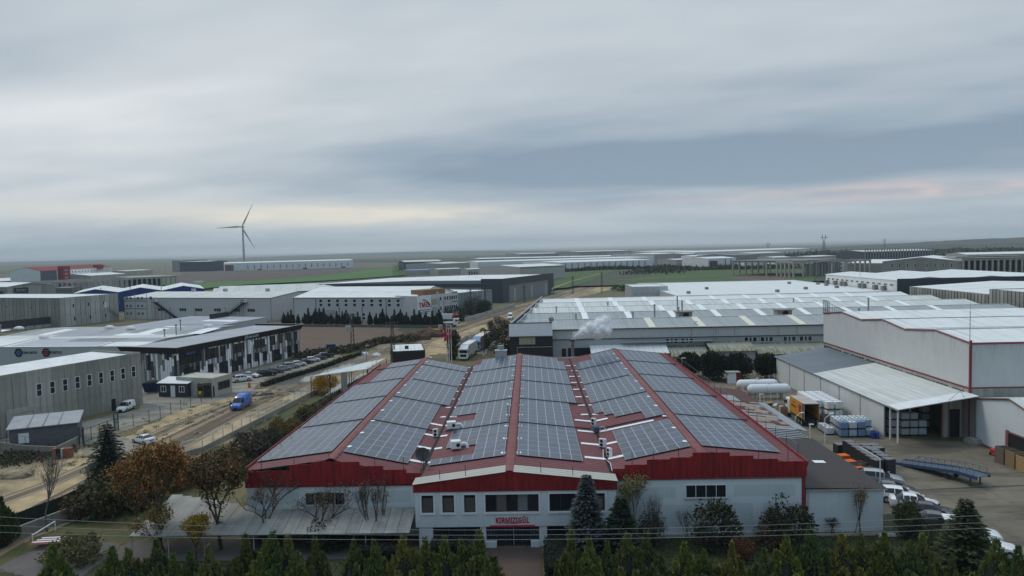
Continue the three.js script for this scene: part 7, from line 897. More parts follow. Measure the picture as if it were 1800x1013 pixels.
{// conifers in the gardens
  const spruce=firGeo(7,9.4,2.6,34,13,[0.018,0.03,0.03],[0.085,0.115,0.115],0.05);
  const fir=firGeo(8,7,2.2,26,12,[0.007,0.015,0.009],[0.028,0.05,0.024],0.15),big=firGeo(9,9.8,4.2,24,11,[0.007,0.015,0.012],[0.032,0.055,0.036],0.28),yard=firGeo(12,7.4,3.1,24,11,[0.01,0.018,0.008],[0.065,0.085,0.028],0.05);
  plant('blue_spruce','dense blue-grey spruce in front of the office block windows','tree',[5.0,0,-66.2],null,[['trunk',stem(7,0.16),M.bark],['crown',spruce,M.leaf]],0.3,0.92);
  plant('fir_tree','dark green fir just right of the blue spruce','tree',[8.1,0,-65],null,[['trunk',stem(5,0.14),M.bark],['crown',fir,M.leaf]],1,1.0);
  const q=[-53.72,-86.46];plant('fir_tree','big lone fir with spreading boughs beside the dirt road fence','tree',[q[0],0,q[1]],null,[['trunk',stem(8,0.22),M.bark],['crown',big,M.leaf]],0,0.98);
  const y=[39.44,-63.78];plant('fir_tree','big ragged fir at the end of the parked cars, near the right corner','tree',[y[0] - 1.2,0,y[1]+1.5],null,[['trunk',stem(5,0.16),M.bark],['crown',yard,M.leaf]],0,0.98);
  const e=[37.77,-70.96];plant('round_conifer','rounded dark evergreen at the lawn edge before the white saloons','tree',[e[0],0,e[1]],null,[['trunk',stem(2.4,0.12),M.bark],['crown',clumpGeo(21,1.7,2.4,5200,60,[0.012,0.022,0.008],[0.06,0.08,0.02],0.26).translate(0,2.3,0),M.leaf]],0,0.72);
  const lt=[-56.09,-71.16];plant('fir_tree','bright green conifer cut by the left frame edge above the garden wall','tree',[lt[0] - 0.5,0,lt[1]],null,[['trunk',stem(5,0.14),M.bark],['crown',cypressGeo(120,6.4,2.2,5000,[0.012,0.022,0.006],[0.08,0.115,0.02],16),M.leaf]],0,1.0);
}
{// clipped hedges and shrubs round the entrance
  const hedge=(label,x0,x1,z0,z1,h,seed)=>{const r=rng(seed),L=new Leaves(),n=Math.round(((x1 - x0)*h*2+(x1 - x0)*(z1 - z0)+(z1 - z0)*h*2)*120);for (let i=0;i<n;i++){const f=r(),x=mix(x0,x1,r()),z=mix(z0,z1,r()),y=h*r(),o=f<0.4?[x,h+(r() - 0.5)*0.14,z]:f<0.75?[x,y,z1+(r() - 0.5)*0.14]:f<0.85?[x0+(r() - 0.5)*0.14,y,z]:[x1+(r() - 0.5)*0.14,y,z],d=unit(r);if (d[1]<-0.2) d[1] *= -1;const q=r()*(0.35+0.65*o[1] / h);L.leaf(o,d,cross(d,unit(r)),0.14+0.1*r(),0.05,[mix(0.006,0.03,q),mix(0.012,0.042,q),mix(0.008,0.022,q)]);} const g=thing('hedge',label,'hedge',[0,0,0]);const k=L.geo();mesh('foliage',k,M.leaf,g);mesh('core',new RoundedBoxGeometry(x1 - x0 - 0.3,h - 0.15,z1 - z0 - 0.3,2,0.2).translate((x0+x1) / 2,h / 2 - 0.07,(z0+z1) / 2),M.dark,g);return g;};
  hedge('dark clipped hedge left of the brick path, before the shop window',-10.2,-5.4,-68.6,-66.8,1.5,61);hedge('tall dark clipped hedge at the left edge of the brick path',-7.2,-5.2,-66.7,-60.5,1.9,62);hedge('dark clipped hedge right of the brick path, left of the spruce',0.9,4.0,-67.4,-61,1.9,63);hedge('low dark hedge before the terrace corner, left of the shop window',-17.4,-12.4,-67.6,-66.4,1.3,64);
  const sh=(l,p,s,ca,cb,sd,ry=1)=>plant('shrub',l,'shrub',p,null,[['foliage',clumpGeo(sd,1.5,1.35*ry,2600,40,ca,cb,0.22).translate(0,1.3*ry,0),M.leaf],['stem',stem(1.2,0.06),M.bark]],sd,s);
  const A=[17.85,-69.06],B=[25.29,-69.8];sh('big square dark shrub on the right lawn before the white wall',[A[0],0,A[1]],1.5,[0.01,0.016,0.006],[0.04,0.05,0.018],5);sh('dark rounded shrub on the right lawn near the red corner post',[B[0],0,B[1]],1.45,[0.01,0.016,0.006],[0.042,0.045,0.018],6);{const q=[23.46,-68.9];sh('reddish low shrub leaning left of the rounded dark shrub',[q[0],0,q[1]],0.95,[0.03,0.014,0.008],[0.09,0.06,0.03],7);}
  {const q=[11.85,-70.19];sh('low grey-green bush by the white wall, right of the yellow-leaved sapling',[q[0],0,q[1]],0.9,[0.014,0.02,0.012],[0.06,0.07,0.045],8,1.2);} {const q=[9.57,-69.84];sh('dark low bush under the yellow-leaved sapling',[q[0],0,q[1]],0.75,[0.01,0.014,0.01],[0.035,0.045,0.025],9);} {const q=[38.46,-67.18];sh('small leafy bush with thin trunk between evergreen and fir by the cars',[q[0],0,q[1]],0.68,[0.018,0.022,0.01],[0.06,0.075,0.03],10,1.3);}
  {const q=[19.65,-66.06];sh('rust-red shrub glowing between the front cypresses',[q[0],0,q[1]],0.6,[0.06,0.02,0.01],[0.16,0.05,0.025],11,1.3);}
}
// leafy and bare trees grown from forking limbs
function grown(name,label,[x,z],seed,{h=5,d=4,sp=0.65,leaves=0,ca=[0.1,0.08,0.03],cb=[0.2,0.15,0.05],cc,size=0.16,rad=0.11,stems=1,bark=M.bark,cat='tree',up=0.25,group,len=0.3}={}){
  const r=rng(seed),b=new MB(),tips=[];for (let s=0;s<stems;s++){const dir=stems>1?nrm([(r() - 0.5)*0.8,1,(r() - 0.5)*0.8]):nrm([(r() - 0.5)*0.15,1,(r() - 0.5)*0.15]);limbs(b,r,[(stems>1?(r() - 0.5)*0.5:0),0,(stems>1?(r() - 0.5)*0.5:0)],dir,h*len,rad,d,sp,tips,up);}
  const g=thing(name,label,cat,[x,0,z],0,group);b.to('trunk',bark,g);if (leaves){const L=new Leaves();for (let i=0;i<leaves;i++){const t=tips[Math.floor(r()*tips.length)],k=h*0.11,u=unit(r),o=[t[0]+u[0]*k*r(),Math.max(0.1,t[1]+u[1]*k*r()),t[2]+u[2]*k*r()],dd=unit(r),q=r();let col=[0,1,2].map((m)=>mix(ca[m],cb[m],q));if (cc&&r()<0.3) col=cc.map((v)=>v*(0.6+0.7*r()));L.leaf(o,dd,cross(dd,unit(r)),size*(0.7+0.7*r()),size*0.36,col);} mesh('crown',L.geo(),M.leaf,g);} return g;
}
{
  const br=[0.06,0.028,0.012],br2=[0.46,0.2,0.05],gr=[0.035,0.045,0.014],gr2=[0.09,0.08,0.03];
  grown('autumn_tree','big rust-brown autumn tree left of the factory, in front of the terrace roof',[-38.55,-69.84],201,{h:9.8,d:5,leaves:7500,ca:br,cb:br2,cc:[0.16,0.12,0.03],size:0.26,rad:0.2});
  grown('autumn_tree','green and brown autumn tree overlapping the left red cladding',[-32.22,-69.93],202,{h:9.4,d:5,leaves:9000,ca:[0.05,0.03,0.012],cb:[0.22,0.105,0.035],cc:[0.075,0.085,0.025],size:0.26,rad:0.2});
  grown('autumn_tree','loose brown-leaved tree between the lone fir and the rust-brown tree',[-44.17,-75.61],203,{h:5.6,d:5,leaves:3600,ca:br,cb:br2,cc:gr2,size:0.22,rad:0.13});
  grown('yellow_shrub','golden yellow leaved shrub at the bottom left before the terrace',[-33.58,-67.45],204,{h:4.2,d:4,leaves:2600,ca:[0.22,0.13,0.015],cb:[0.42,0.28,0.03],size:0.2,stems:3,cat:'shrub',rad:0.06,up:0.5});
  grown('sparse_tree','sparse yellowing tree in front of the terrace post, bottom left',[-37.45,-68.86],205,{h:5,d:4,leaves:1500,ca:[0.12,0.09,0.02],cb:[0.28,0.2,0.05],size:0.2,stems:2,rad:0.09});
  grown('bare_tree','bare brown tree by the garden wall at the lower left',[-53.98,-75.13],206,{h:7.2,d:6,sp:0.5,rad:0.13,bark:M.barkGrey,up:0.4});
  grown('bare_tree','bare dark forked tree standing before the terrace roof',[-27.56,-70.35],207,{h:7.4,d:6,sp:0.75,rad:0.17,leaves:260,ca:br,cb:br2,up:0.2});
  grown('bare_tree','spreading branch-heavy tree with few leaves over the small bush, terrace middle',[-21.73,-70.19],208,{h:6.6,d:6,sp:1.0,rad:0.18,leaves:700,ca:[0.08,0.07,0.03],cb:[0.2,0.17,0.09],up:0.1});
  grown('bare_tree','twiggy brown sapling before the right end of the terrace roof',[-16.31,-70.59],209,{h:6.4,d:5,sp:0.35,rad:0.07,stems:4,leaves:420,ca:[0.09,0.05,0.035],cb:[0.2,0.13,0.09],up:0.6});
  grown('sapling','yellow-green sapling with thin leaves before the white wall, right of the dark fir',[9.69,-70.67],210,{h:6.4,d:5,sp:0.4,rad:0.08,stems:2,leaves:2600,ca:[0.11,0.10,0.03],cb:[0.26,0.23,0.09],up:0.5,bark:M.barkGrey,size:0.14});
  grown('bare_shrub','thin bare shrub against the white wall, right of the yellow-green sapling',[12.15,-70.88],211,{h:4.6,d:4,sp:0.35,rad:0.035,stems:5,cat:'shrub',bark:M.barkGrey,up:0.6});
  grown('bare_shrub','small bare shrub at the wall foot left of the square dark shrub',[15.48,-71.06],212,{h:3,d:4,sp:0.4,rad:0.03,stems:3,cat:'shrub',up:0.5});
  grown('bare_shrub','small bare shrub at the wall foot left of the rounded shrub',[24.51,-71.65],213,{h:3,d:4,sp:0.5,rad:0.03,stems:3,cat:'shrub',up:0.5});
  grown('sapling','thin sapling with a few brown leaves before the white annex wall',[33.08,-71.67],214,{h:4.8,d:4,sp:0.35,rad:0.05,stems:3,leaves:520,ca:[0.1,0.06,0.03],cb:[0.22,0.17,0.08],up:0.6,size:0.13});
  grown('bare_shrub','low straggling shrub at the white annex wall foot',[30.63,-71.75],215,{h:1.7,d:4,sp:0.8,rad:0.03,stems:6,cat:'shrub',leaves:240,ca:[0.05,0.04,0.02],cb:[0.1,0.08,0.05],up:0.3});
  {const q=[-21.49,-69.77];plant('garden_bush','grey-green bush in front of the terrace below the spreading tree','shrub',[q[0],0,q[1]],null,[['foliage',clumpGeo(23,1.9,1.5,3000,40,[0.014,0.024,0.012],[0.05,0.07,0.035],0.22).translate(0,1.4,0),M.leaf],['stem',stem(1.2,0.06),M.bark]],0,1.05);}
  // wild growth on the bank between road fence and factory
  const W2=[[[-48.91,-80.87],'dense dark thicket under the lone fir',gr,gr2,2.6],[[-51.77,-80.07],'tangled brown thicket left of the lone fir by the garden wall',br,gr2,2.0],[[-47.99,-83.65],'olive thicket right of the lone fir',gr,[0.12,0.09,0.03],2.2],[[-46.73,-89.82],'rusty bush behind the white fence start',br,br2,1.9],[[-42.61,-103.67],'purple-brown bare bush on the bank below the white railing',[0.05,0.035,0.03],[0.1,0.075,0.06],1.9],[[-41.37,-114.99],'golden brown bush on the bank beside the roof edge',[0.09,0.06,0.015],[0.2,0.13,0.03],1.7],[[-40.09,-124.64],'olive brown bush on the bank nearer the canopy',gr,[0.12,0.09,0.04],1.6],[[-42.08,-109.21],'dark bush on the bank in the middle',gr,[0.08,0.07,0.04],1.5],[[-45.67,-67.13],'pale yellowish bush at the paved court, bottom left',[0.09,0.085,0.03],[0.2,0.18,0.07],1.6],[[-42.56,-95.53],'brown scrub at the bank top near the red roof corner',br,gr2,1.7],[[-38.67,-135.52],'dry brown bush by the canopy post',br,[0.13,0.1,0.05],1.4]];
  W2.forEach(([p,l,ca,cb,s],i)=>plant('bank_bush',l,'shrub',[p[0],0,p[1]],null,[['foliage',clumpGeo(300+i,1.5,0.9,2600,46,ca,cb,0.2).translate(0,0.75,0),M.leaf],['stem',stem(0.8,0.05),M.bark]],i,s));
  {const q=[-44.52,-149.08];plant('golden_tree','golden yellow bush glowing under the white canopy','shrub',[q[0],0,q[1]],null,[['foliage',clumpGeo(24,2.1,1.6,3000,40,[0.2,0.11,0.008],[0.5,0.29,0.02],0.26).translate(0,1.8,0),M.leaf],['stem',stem(1.2,0.07),M.bark]],0,1.2);}
  // rough grass on the bank and along the verges
  const r=rng(77),L=new Leaves(),ed=[[-45.9,-90.9],[-44.87,-109.37],[-43.47,-141.06],[-40.72,-169.03]],e2=[[-38.35,-99.23],[-37.88,-122.42],[-36.15,-149.56],[-35.56,-178.2]];for (let i=0;i<16000;i++){const t=r()*2.999,k=Math.floor(t),f=t - k,s=r(),x=mix(mix(ed[k][0],ed[k+1][0],f),mix(e2[k][0],e2[k+1][0],f),s),z=mix(mix(ed[k][1],ed[k+1][1],f),mix(e2[k][1],e2[k+1][1],f),s),d=nrm([r() - 0.5,1.2,r() - 0.5]),q=r(),n=fbm(x / 40,z / 40,12,12,3,5);L.leaf([x,0,z],d,cross(d,unit(r)),0.3+0.6*r()*n,0.06,n>0.5?[mix(0.08,0.16,q),mix(0.06,0.12,q),mix(0.025,0.05,q)]:[mix(0.03,0.07,q),mix(0.04,0.08,q),mix(0.012,0.03,q)]);} tag(mesh('bank_grass',L.geo(),M.leaf),'rough dry grass on the bank between white railing and factory','grass',null,'stuff');
  const L2=new Leaves();for (let i=0;i<26000;i++){const a=r(),x=a<0.7?mix(8.5,43,r()):mix(-42,-13,r()),z=a<0.7?mix(-71.4,-58,r()):mix(-67,-57,r()),d=nrm([r() - 0.5,1,r() - 0.5]),q=r();if (x>37.5+(z+72)*0.4&&a<0.7) continue;L2.leaf([x,0,z],d,cross(d,unit(r)),0.08+0.14*r(),0.05,[mix(0.02,0.06,q),mix(0.032,0.075,q),mix(0.008,0.02,q)]);} tag(mesh('lawn_grass',L2.geo(),M.leaf),'short dark grass of the front lawns','grass',null,'stuff');
}
{// loose stones and tufts on the sandy verge
  const A=[[-72.73,-94.92],[-69.09,-101.58],[-66.19,-114.69],[-63.16,-126.21],[-59.64,-143.45],[-52.26,-153.44],[-42.06,-187.89]],r=rng(88),g=new THREE.IcosahedronGeometry(1,0),n=1500,im=new THREE.InstancedMesh(g,mat([0.36,0.32,0.25]),n),m=new THREE.Matrix4(),L=new Leaves();
  for (let i=0;i<n;i++){const t=r()*(A.length - 1.001),k=Math.floor(t),f=t - k,w=(r() - 0.5)*(r()>0.4?7:22),x=mix(A[k][0],A[k+1][0],f)+w*0.8,z=mix(A[k][1],A[k+1][1],f)+w*0.6,s=0.05+0.2*Math.pow(r(),4);m.makeRotationY(r()*6).scale(V(s,s*0.7,s));m.setPosition(x,0.03,z);im.setMatrixAt(i,m);if (r()<0.09) for (let q=0;q<20;q++){const d=nrm([r() - 0.5,0.8,r() - 0.5]),c=r();L.leaf([x+(r() - 0.5)*0.9,0,z+(r() - 0.5)*0.9],d,cross(d,unit(r)),0.2+0.25*r(),0.04,[mix(0.1,0.2,c),mix(0.1,0.18,c),mix(0.04,0.09,c)]);}}
  im.name='verge_stones';scene.add(im);tag(im,'loose pale stones scattered over the sandy road verge','stones',null,'stuff');tag(mesh('verge_tufts',L.geo(),M.leaf),'small weed tufts dotted over the sandy road verge','weeds',null,'stuff');
}
{// four dark round trees behind, in the works lane
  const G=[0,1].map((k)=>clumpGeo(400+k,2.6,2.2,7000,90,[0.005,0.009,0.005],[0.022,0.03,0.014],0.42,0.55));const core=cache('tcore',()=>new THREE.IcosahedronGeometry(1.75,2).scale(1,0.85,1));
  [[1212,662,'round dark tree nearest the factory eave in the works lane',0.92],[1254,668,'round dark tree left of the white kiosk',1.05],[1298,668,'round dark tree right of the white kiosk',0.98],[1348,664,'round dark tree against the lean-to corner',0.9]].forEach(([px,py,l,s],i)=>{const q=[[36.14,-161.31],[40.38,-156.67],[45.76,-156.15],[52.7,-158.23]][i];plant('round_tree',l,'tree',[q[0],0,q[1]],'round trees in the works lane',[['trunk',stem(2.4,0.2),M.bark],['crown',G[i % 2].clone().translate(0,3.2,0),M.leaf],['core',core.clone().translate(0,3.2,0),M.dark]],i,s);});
  const hd=(l,p,s,rx,ry,sd,ca=[0.006,0.012,0.006],cb=[0.03,0.042,0.016])=>plant('evergreen_bush',l,'shrub',[p[0],0,p[1]],null,[['foliage',clumpGeo(sd,rx,ry,4200,60,ca,cb,0.36).translate(0,ry*0.95,0),M.leaf],['stem',stem(1.5,0.1),M.bark]],sd,s);
  hd('dark evergreen mass under the black wing corner',[-7.79,-199.96],1,4.4,3.6,411);hd('dark evergreen bush before the black wing wall',[-3.04,-197.22],1,4.2,2.6,412);hd('narrow dark cypress behind the flagpoles',[-21.57,-193.29],1,1.6,4.4,413);hd('brown-green thicket at the lane fence behind the lorries',[-13.54,-233.62],1,3.8,2.2,414,[0.025,0.022,0.01],[0.08,0.07,0.035]);hd('brown-green thicket farther up the lane fence',[-11.43,-255.86],1,4.2,2.6,415,[0.02,0.02,0.01],[0.075,0.065,0.03]);hd('brown-green thicket at the lower end of the lane fence',[-15.31,-214.9],1,2.6,1.6,416,[0.03,0.025,0.012],[0.09,0.075,0.035]);
  hd('dark tree before the bluish concrete wing',[-25.55,-320.04],1,5,4.5,417);hd('dark bushes at the door of the pink offices',[-32.39,-300.93],1,5,3,418);hd('dark bush by the far end of the bluish wing',[-21.53,-330.46],1,3.5,3,419);hd('thicket below the flat-roofed gate building',[-34.93,-192.88],1,3.4,1.8,420,[0.02,0.02,0.01],[0.08,0.065,0.03]);hd('dark tree left of the pale blue roofs far off',[-153.49,-827.3],1,9,8,421);hd('green clump right of the charcoal factory yard',[61.3,-480.82],1,6,2,422,[0.03,0.05,0.01],[0.08,0.12,0.03]);
  // the row of small clipped cypresses before the white signed hall
  const C=[0,1,2].map((k)=>cypressGeo(500+k,5.2,1.7,1600,[0.005,0.012,0.006],[0.02,0.036,0.014],8)),A=[-106.02,-298.7],B=[-35.3,-277.1],r=rng(90),base=[];const S=[0,8,14,27,39,46,59,66,74,87,97,107,114,127,134,155,166,172,177,184,197,207,217,230,238,249,259,270];S.forEach((s,i)=>plant('clipped_cypress','small dark clipped cypress before the white signed hall, '+ord[i]+' from the left','tree',[mix(A[0],B[0],s / 274),0,mix(A[1],B[1],s / 274) - 0.6],'clipped cypresses before the signed hall',[['trunk',stem(2,0.14),M.bark],['crown',C[i % 3],M.leaf]],r()*6,0.85+0.5*r()));
  const w=thing('low_block_wall','low grey block wall along the foot of the cypress row','wall',[0,0,0]);const a=[-110.73,-292.87],b=[-35.7,-273.15];new MB().slab([a[0],1.1,a[1]],[b[0],1.1,b[1]],[b[0],1.1,b[1] - 0.4],[a[0],1.1,a[1] - 0.4],1.1).to('wall',mat([0.14,0.14,0.13],{map:T.conc}),w);const w2=thing('roadside_wall','pale low wall along the unmade road before the bluish wing','wall',[0,0,0]),c=[-27.25,-292.89],d=[-8.05,-366.21];new MB().slab([c[0],1.9,c[1]],[d[0],1.9,d[1]],[d[0] - 0.3,1.9,d[1] - 0.3],[c[0] - 0.3,1.9,c[1] - 0.3],1.9).to('wall',M.concL,w2);
  // distant scrub and woods: masses of leaves on the far slopes
  const F=(l,pts,n,hh,sd,ca,cb,sz,jit)=>{const r2=rng(sd),Q=new Leaves();for (let i=0;i<n;i++){const t=r2()*(pts.length - 1),k=Math.min(pts.length - 2,Math.floor(t)),f=t - k,x=mix(pts[k][0],pts[k+1][0],f)+(r2() - 0.5)*jit,z=mix(pts[k][1],pts[k+1][1],f)+(r2() - 0.5)*jit,lump=fbm(x / 900+3,z / 900+3,40,40,3,sd),q=r2(),u=unit(r2);Q.leaf([x,r2()*hh*lump*1.6,z],nrm([u[0],Math.abs(u[1])+0.3,u[2]]),cross(u,unit(r2)),sz*(0.5+r2()),sz*0.4,[0,1,2].map((m)=>mix(ca[m],cb[m],q)));} tag(mesh('scrub',Q.geo(),M.leaf),l,'scrub',null,'stuff');};
  F('dark scrub along the far side of the green field and the road bend',[[123.67,-736.9],[201.56,-933.84],[200.56,-836.63],[249.8,-845.6],[286.89,-817.5]],5200,4,601,[0.02,0.026,0.015],[0.08,0.085,0.045],3,60);F('dark woods under the right-hand hill',[[507.57,-1289.32],[715,-1576.28],[762.84,-1335.1],[914.99,-1461.49],[849.76,-1234.3]],9000,8,602,[0.03,0.04,0.025],[0.07,0.085,0.05],6,150);F('dark hedges along the foot of the far white halls',[[37.58,-862.54],[94.76,-912.43],[160.64,-913.16]],2200,4,603,[0.01,0.015,0.008],[0.05,0.05,0.03],3,10);F('scrub and rubbish along the field edge behind the parked cars',[[-67.78,-203.09],[-57.47,-210.83],[-50.76,-227.7],[-40.78,-234.76]],2600,1.6,604,[0.03,0.025,0.014],[0.11,0.09,0.05],1.0,7);F('dark hedge on the road side of the parked cars',[[-61.42,-158.15],[-58.03,-170.77],[-54.01,-186.44],[-49.76,-207.52]],3600,1.0,605,[0.006,0.012,0.006],[0.026,0.036,0.016],0.5,1.4);F('weeds at the foot of the road verge before the container hut',[[-80.96,-101.33],[-77.54,-103.73],[-74.18,-106.55]],3000,0.5,606,[0.03,0.032,0.016],[0.08,0.075,0.04],0.35,8);
}

// ---------- fences, canopies, poles, wires, flags ----------
function railFence(name,label,pts,h,step,postM,wires,o={}){// posts along a line with rails or wires
  const g=thing(name,label,'fence',[0,0,0]),y0=o.y0 ?? 0;for (let i=1;i<pts.length;i++){const a=pts[i - 1],b=pts[i],n=Math.max(1,Math.round(Math.hypot(b[0] - a[0],b[1] - a[1]) / step));if (o.wall){const dx=b[0] - a[0],dz=b[1] - a[1],l=Math.hypot(dx,dz),nx=-dz / l*0.12,nz=dx / l*0.12;const up=[[a[0]+nx,o.wall,a[1]+nz],[b[0]+nx,o.wall,b[1]+nz],[b[0] - nx,o.wall,b[1] - nz],[a[0] - nx,o.wall,a[1] - nz]];new MB().slab(...up,o.wall).to('base_wall',o.wallM ?? M.concL,g);} for (let k=i===pts.length - 1?0:0;k <= (i===pts.length - 1?n:n - 1);k++){const x=mix(a[0],b[0],k / n),z=mix(a[1],b[1],k / n);new MB().bar([x,y0,z],[x,y0+h,z],o.r ?? 0.05,5).to('fence_post',postM,g);} for (const y of wires) new MB().bar([a[0],y0+y,a[1]],[b[0],y0+y,b[1]],o.wr ?? 0.02,4).to('fence_rail',o.wm ?? postM,g);if (o.bars){const q=new MB(),m=Math.round(n*step / o.bars);for (let k=0;k<m;k++){const x=mix(a[0],b[0],k / m),z=mix(a[1],b[1],k / m);q.bar([x,y0+0.1,z],[x,y0+h*0.95,z],0.012,3);} q.to('mesh_bars',postM,g);}}
  return g;
}
railFence('yard_fence','dark green yard fence of slim posts along the sandy verge',[[-72.65,-119.91],[-70.14,-125.83],[-68.24,-137.77],[-67.36,-145.19]],2.2,3.1,M.greenSteel,[0.3,0.8,1.3,1.8,2.15],{r:0.055,wr:0.012});
{const g=railFence('yard_gate','dark green sliding gate of thin bars before the concrete factory yard',[[-73.41,-111.65],[-72.62,-119.52]],2.3,2.2,M.greenSteel,[0.25,2.2],{r:0.06,wr:0.05,bars:0.35});g.userData.category='gate';for (const q of [[-73.06,-110.96],[-72.65,-119.91]]) new MB().box(q[0] - 0.5,q[0] - 0.35,0,2.9,q[1] - 0.08,q[1]+0.08).box(q[0]+0.2,q[0]+0.35,0,2.9,q[1] - 0.08,q[1]+0.08).bar([q[0] - 0.4,2.8,q[1]],[q[0]+0.3,2.8,q[1]],0.05,4).bar([q[0] - 0.4,1.4,q[1]],[q[0]+0.3,1.4,q[1]],0.04,4).to('gate_post',M.greenSteel,g);const s=[-72.93,-115.45];mesh('yellow_sign',new MB().box(-0.25,0.25,1.3,1.85,0.06,0.09).geo(),mat([0.6,0.55,0.02]),g).position.set(s[0],0,s[1]);}
railFence('container_fence','low concrete wall with dark railings before the grey site hut',[[-87.03,-109.13],[-78.88,-106.18],[-73.32,-105.29],[-73.9,-111.68]],1.4,2.2,M.darkSteel,[1.35],{wall:1.3,y0:1.3,r:0.04,wallM:mat([0.3,0.28,0.25],{map:T.conc})});
{const q=[-71.53,-103.42],g=thing('brick_bin_hut','broken brick meter box by the wall end at the left verge','meter box',[q[0],0,q[1]],0.2);new MB().box(-1,-0.5,0,1.6,-0.4,0.4).to('pillar',M.brickOr,g);new MB().box(-0.5,0.2,0,1.5,-0.35,0.3).to('cabinet',M.dark,g);new MB().box(0.2,0.45,0,1.5,-0.4,0.4).to('pillar',M.concL,g);new MB().box(0.5,1.6,0,1.5,-0.6,0.3).to('brick_pile',mat([0.26,0.1,0.06],{map:T.blotch}),g);const p=[-72.87,-101.21],s=thing('red_marker_post','short red marker post on the sandy verge','post',p3(p));new MB().bar([0,0,0],[0,1.5,0],0.14,8).to('post',mat([0.16,0.02,0.02]),s);mesh('cap',new THREE.SphereGeometry(0.16,8,6).translate(0,1.55,0),mat([0.16,0.02,0.02]),s);}
railFence('white_railing','white steel railing on a low wall along the dirt road',[[-52.58,-102.45],[-50.64,-105.29],[-49.26,-120.37],[-46.94,-144.64],[-46.28,-150.44]],1.5,3.0,M.rail,[0.75,1.45],{wall:0.9,y0:0.9,r:0.085,wr:0.045,wallM:mat([0.34,0.33,0.3],{map:T.conc})});
{const g=thing('garden_wall','grey concrete garden wall below the road, lower left','wall',[0,0,0]),L=[[-55.73,-72.16],[-53.38,-78.9],[-52.05,-88.94],[-51.12,-99.86]];for (let i=1;i<L.length;i++){const a=L[i - 1],b=L[i],l=Math.hypot(b[0] - a[0],b[1] - a[1]),nx=-(b[1] - a[1]) / l*0.15,nz=(b[0] - a[0]) / l*0.15;new MB().slab([a[0]+nx,1.5,a[1]+nz],[b[0]+nx,1.5,b[1]+nz],[b[0] - nx,1.5,b[1] - nz],[a[0] - nx,1.5,a[1] - nz],1.5).to('wall_length',mat([0.26,0.25,0.23],{map:T.conc}),g);}
  const s=thing('green_screen_fence','dark green screen fence along the road edge behind the lone fir','fence',[0,0,0]),S=[[-58.08,-74.79],[-56.21,-81.13],[-55.22,-92.46],[-53.63,-102.5]];for (let i=1;i<S.length;i++){const a=S[i - 1],b=S[i];new MB().slab([a[0],1.9,a[1]],[b[0],1.9,b[1]],[b[0],1.9,b[1] - 0.06],[a[0],1.9,a[1] - 0.06],1.85).to('screen',mat([0.012,0.022,0.016],{roughness:0.95}),s);const n=6;for (let k=0;k <= n;k++) new MB().bar([mix(a[0],b[0],k / n),0,mix(a[1],b[1],k / n)+0.06],[mix(a[0],b[0],k / n),2.05,mix(a[1],b[1],k / n)+0.06],0.04,4).to('fence_post',M.darkSteel,s);}}
{// terrace lean-to roof on posts, left of the office block
  const g=thing('terrace_roof','long ribbed lean-to roof on thin posts along the left wing','canopy',[0,0,-72]);const tm=[mat([0.4,0.405,0.39],{map:T.conc}),mat([0.35,0.355,0.34],{map:T.conc})],n=22,x0=-40.5,x1=-12.4;for (let i=0;i<n;i++){const a=mix(x0,x1,i / n),b=mix(x0,x1,(i+1) / n),f=i<7;const bk=f?3.5:3.35;new MB().slab([a+0.04,2.35,4.2],[b,2.35,4.2],[b,bk,i<8?-0.5 - (8 - i)*0.5:0.02],[a+0.04,bk,i<8?-0.5 - (8 - i)*0.5:0.02],0.06).to('roof_sheet',tm[i % 2],g);}
  new MB().bar([x0,2.28,4.1],[x1,2.28,4.1],0.08,4).to('eaves_beam',M.darkSteel,g);for (const x of [-40.3,-36.6,-33,-28,-22,-16.8]) new MB().bar([x,0,4],[x,2.3,4],0.06,5).to('post',M.concL,g);new MB().box(-30.3,-12.2,0,0.4,0.1,0.9).to('bench',mat([0.08,0.045,0.04]),g);new MB().box(-15.4,-13.4,0,2.1,0.02,0.12).to('door',M.dark,g);
  const r=rng(12);for (let i=0;i<7;i++){const x=[-28,-27,-26.2,-20,-16.2,-14.6,-17.4][i],pl=thing('potted_plant','dark potted plant under the terrace roof, '+ord[i]+' from the left','potted plant',[x,0,-70.6],r()*3,'potted plants under the terrace roof');mesh('foliage',cache('ppf',()=>clumpGeo(700,0.5,0.7,300,14,[0.006,0.01,0.005],[0.02,0.03,0.012],0.2).translate(0,1.2,0)),M.leaf,pl);mesh('pot',cache('ppp',()=>new THREE.LatheGeometry([[0,0],[0.24,0],[0.32,0.55],[0.28,0.55],[0.26,0.5],[0,0.5]].map((p)=>new THREE.Vector2(...p)),14)),mat([0.1,0.04,0.03]),pl);}
}
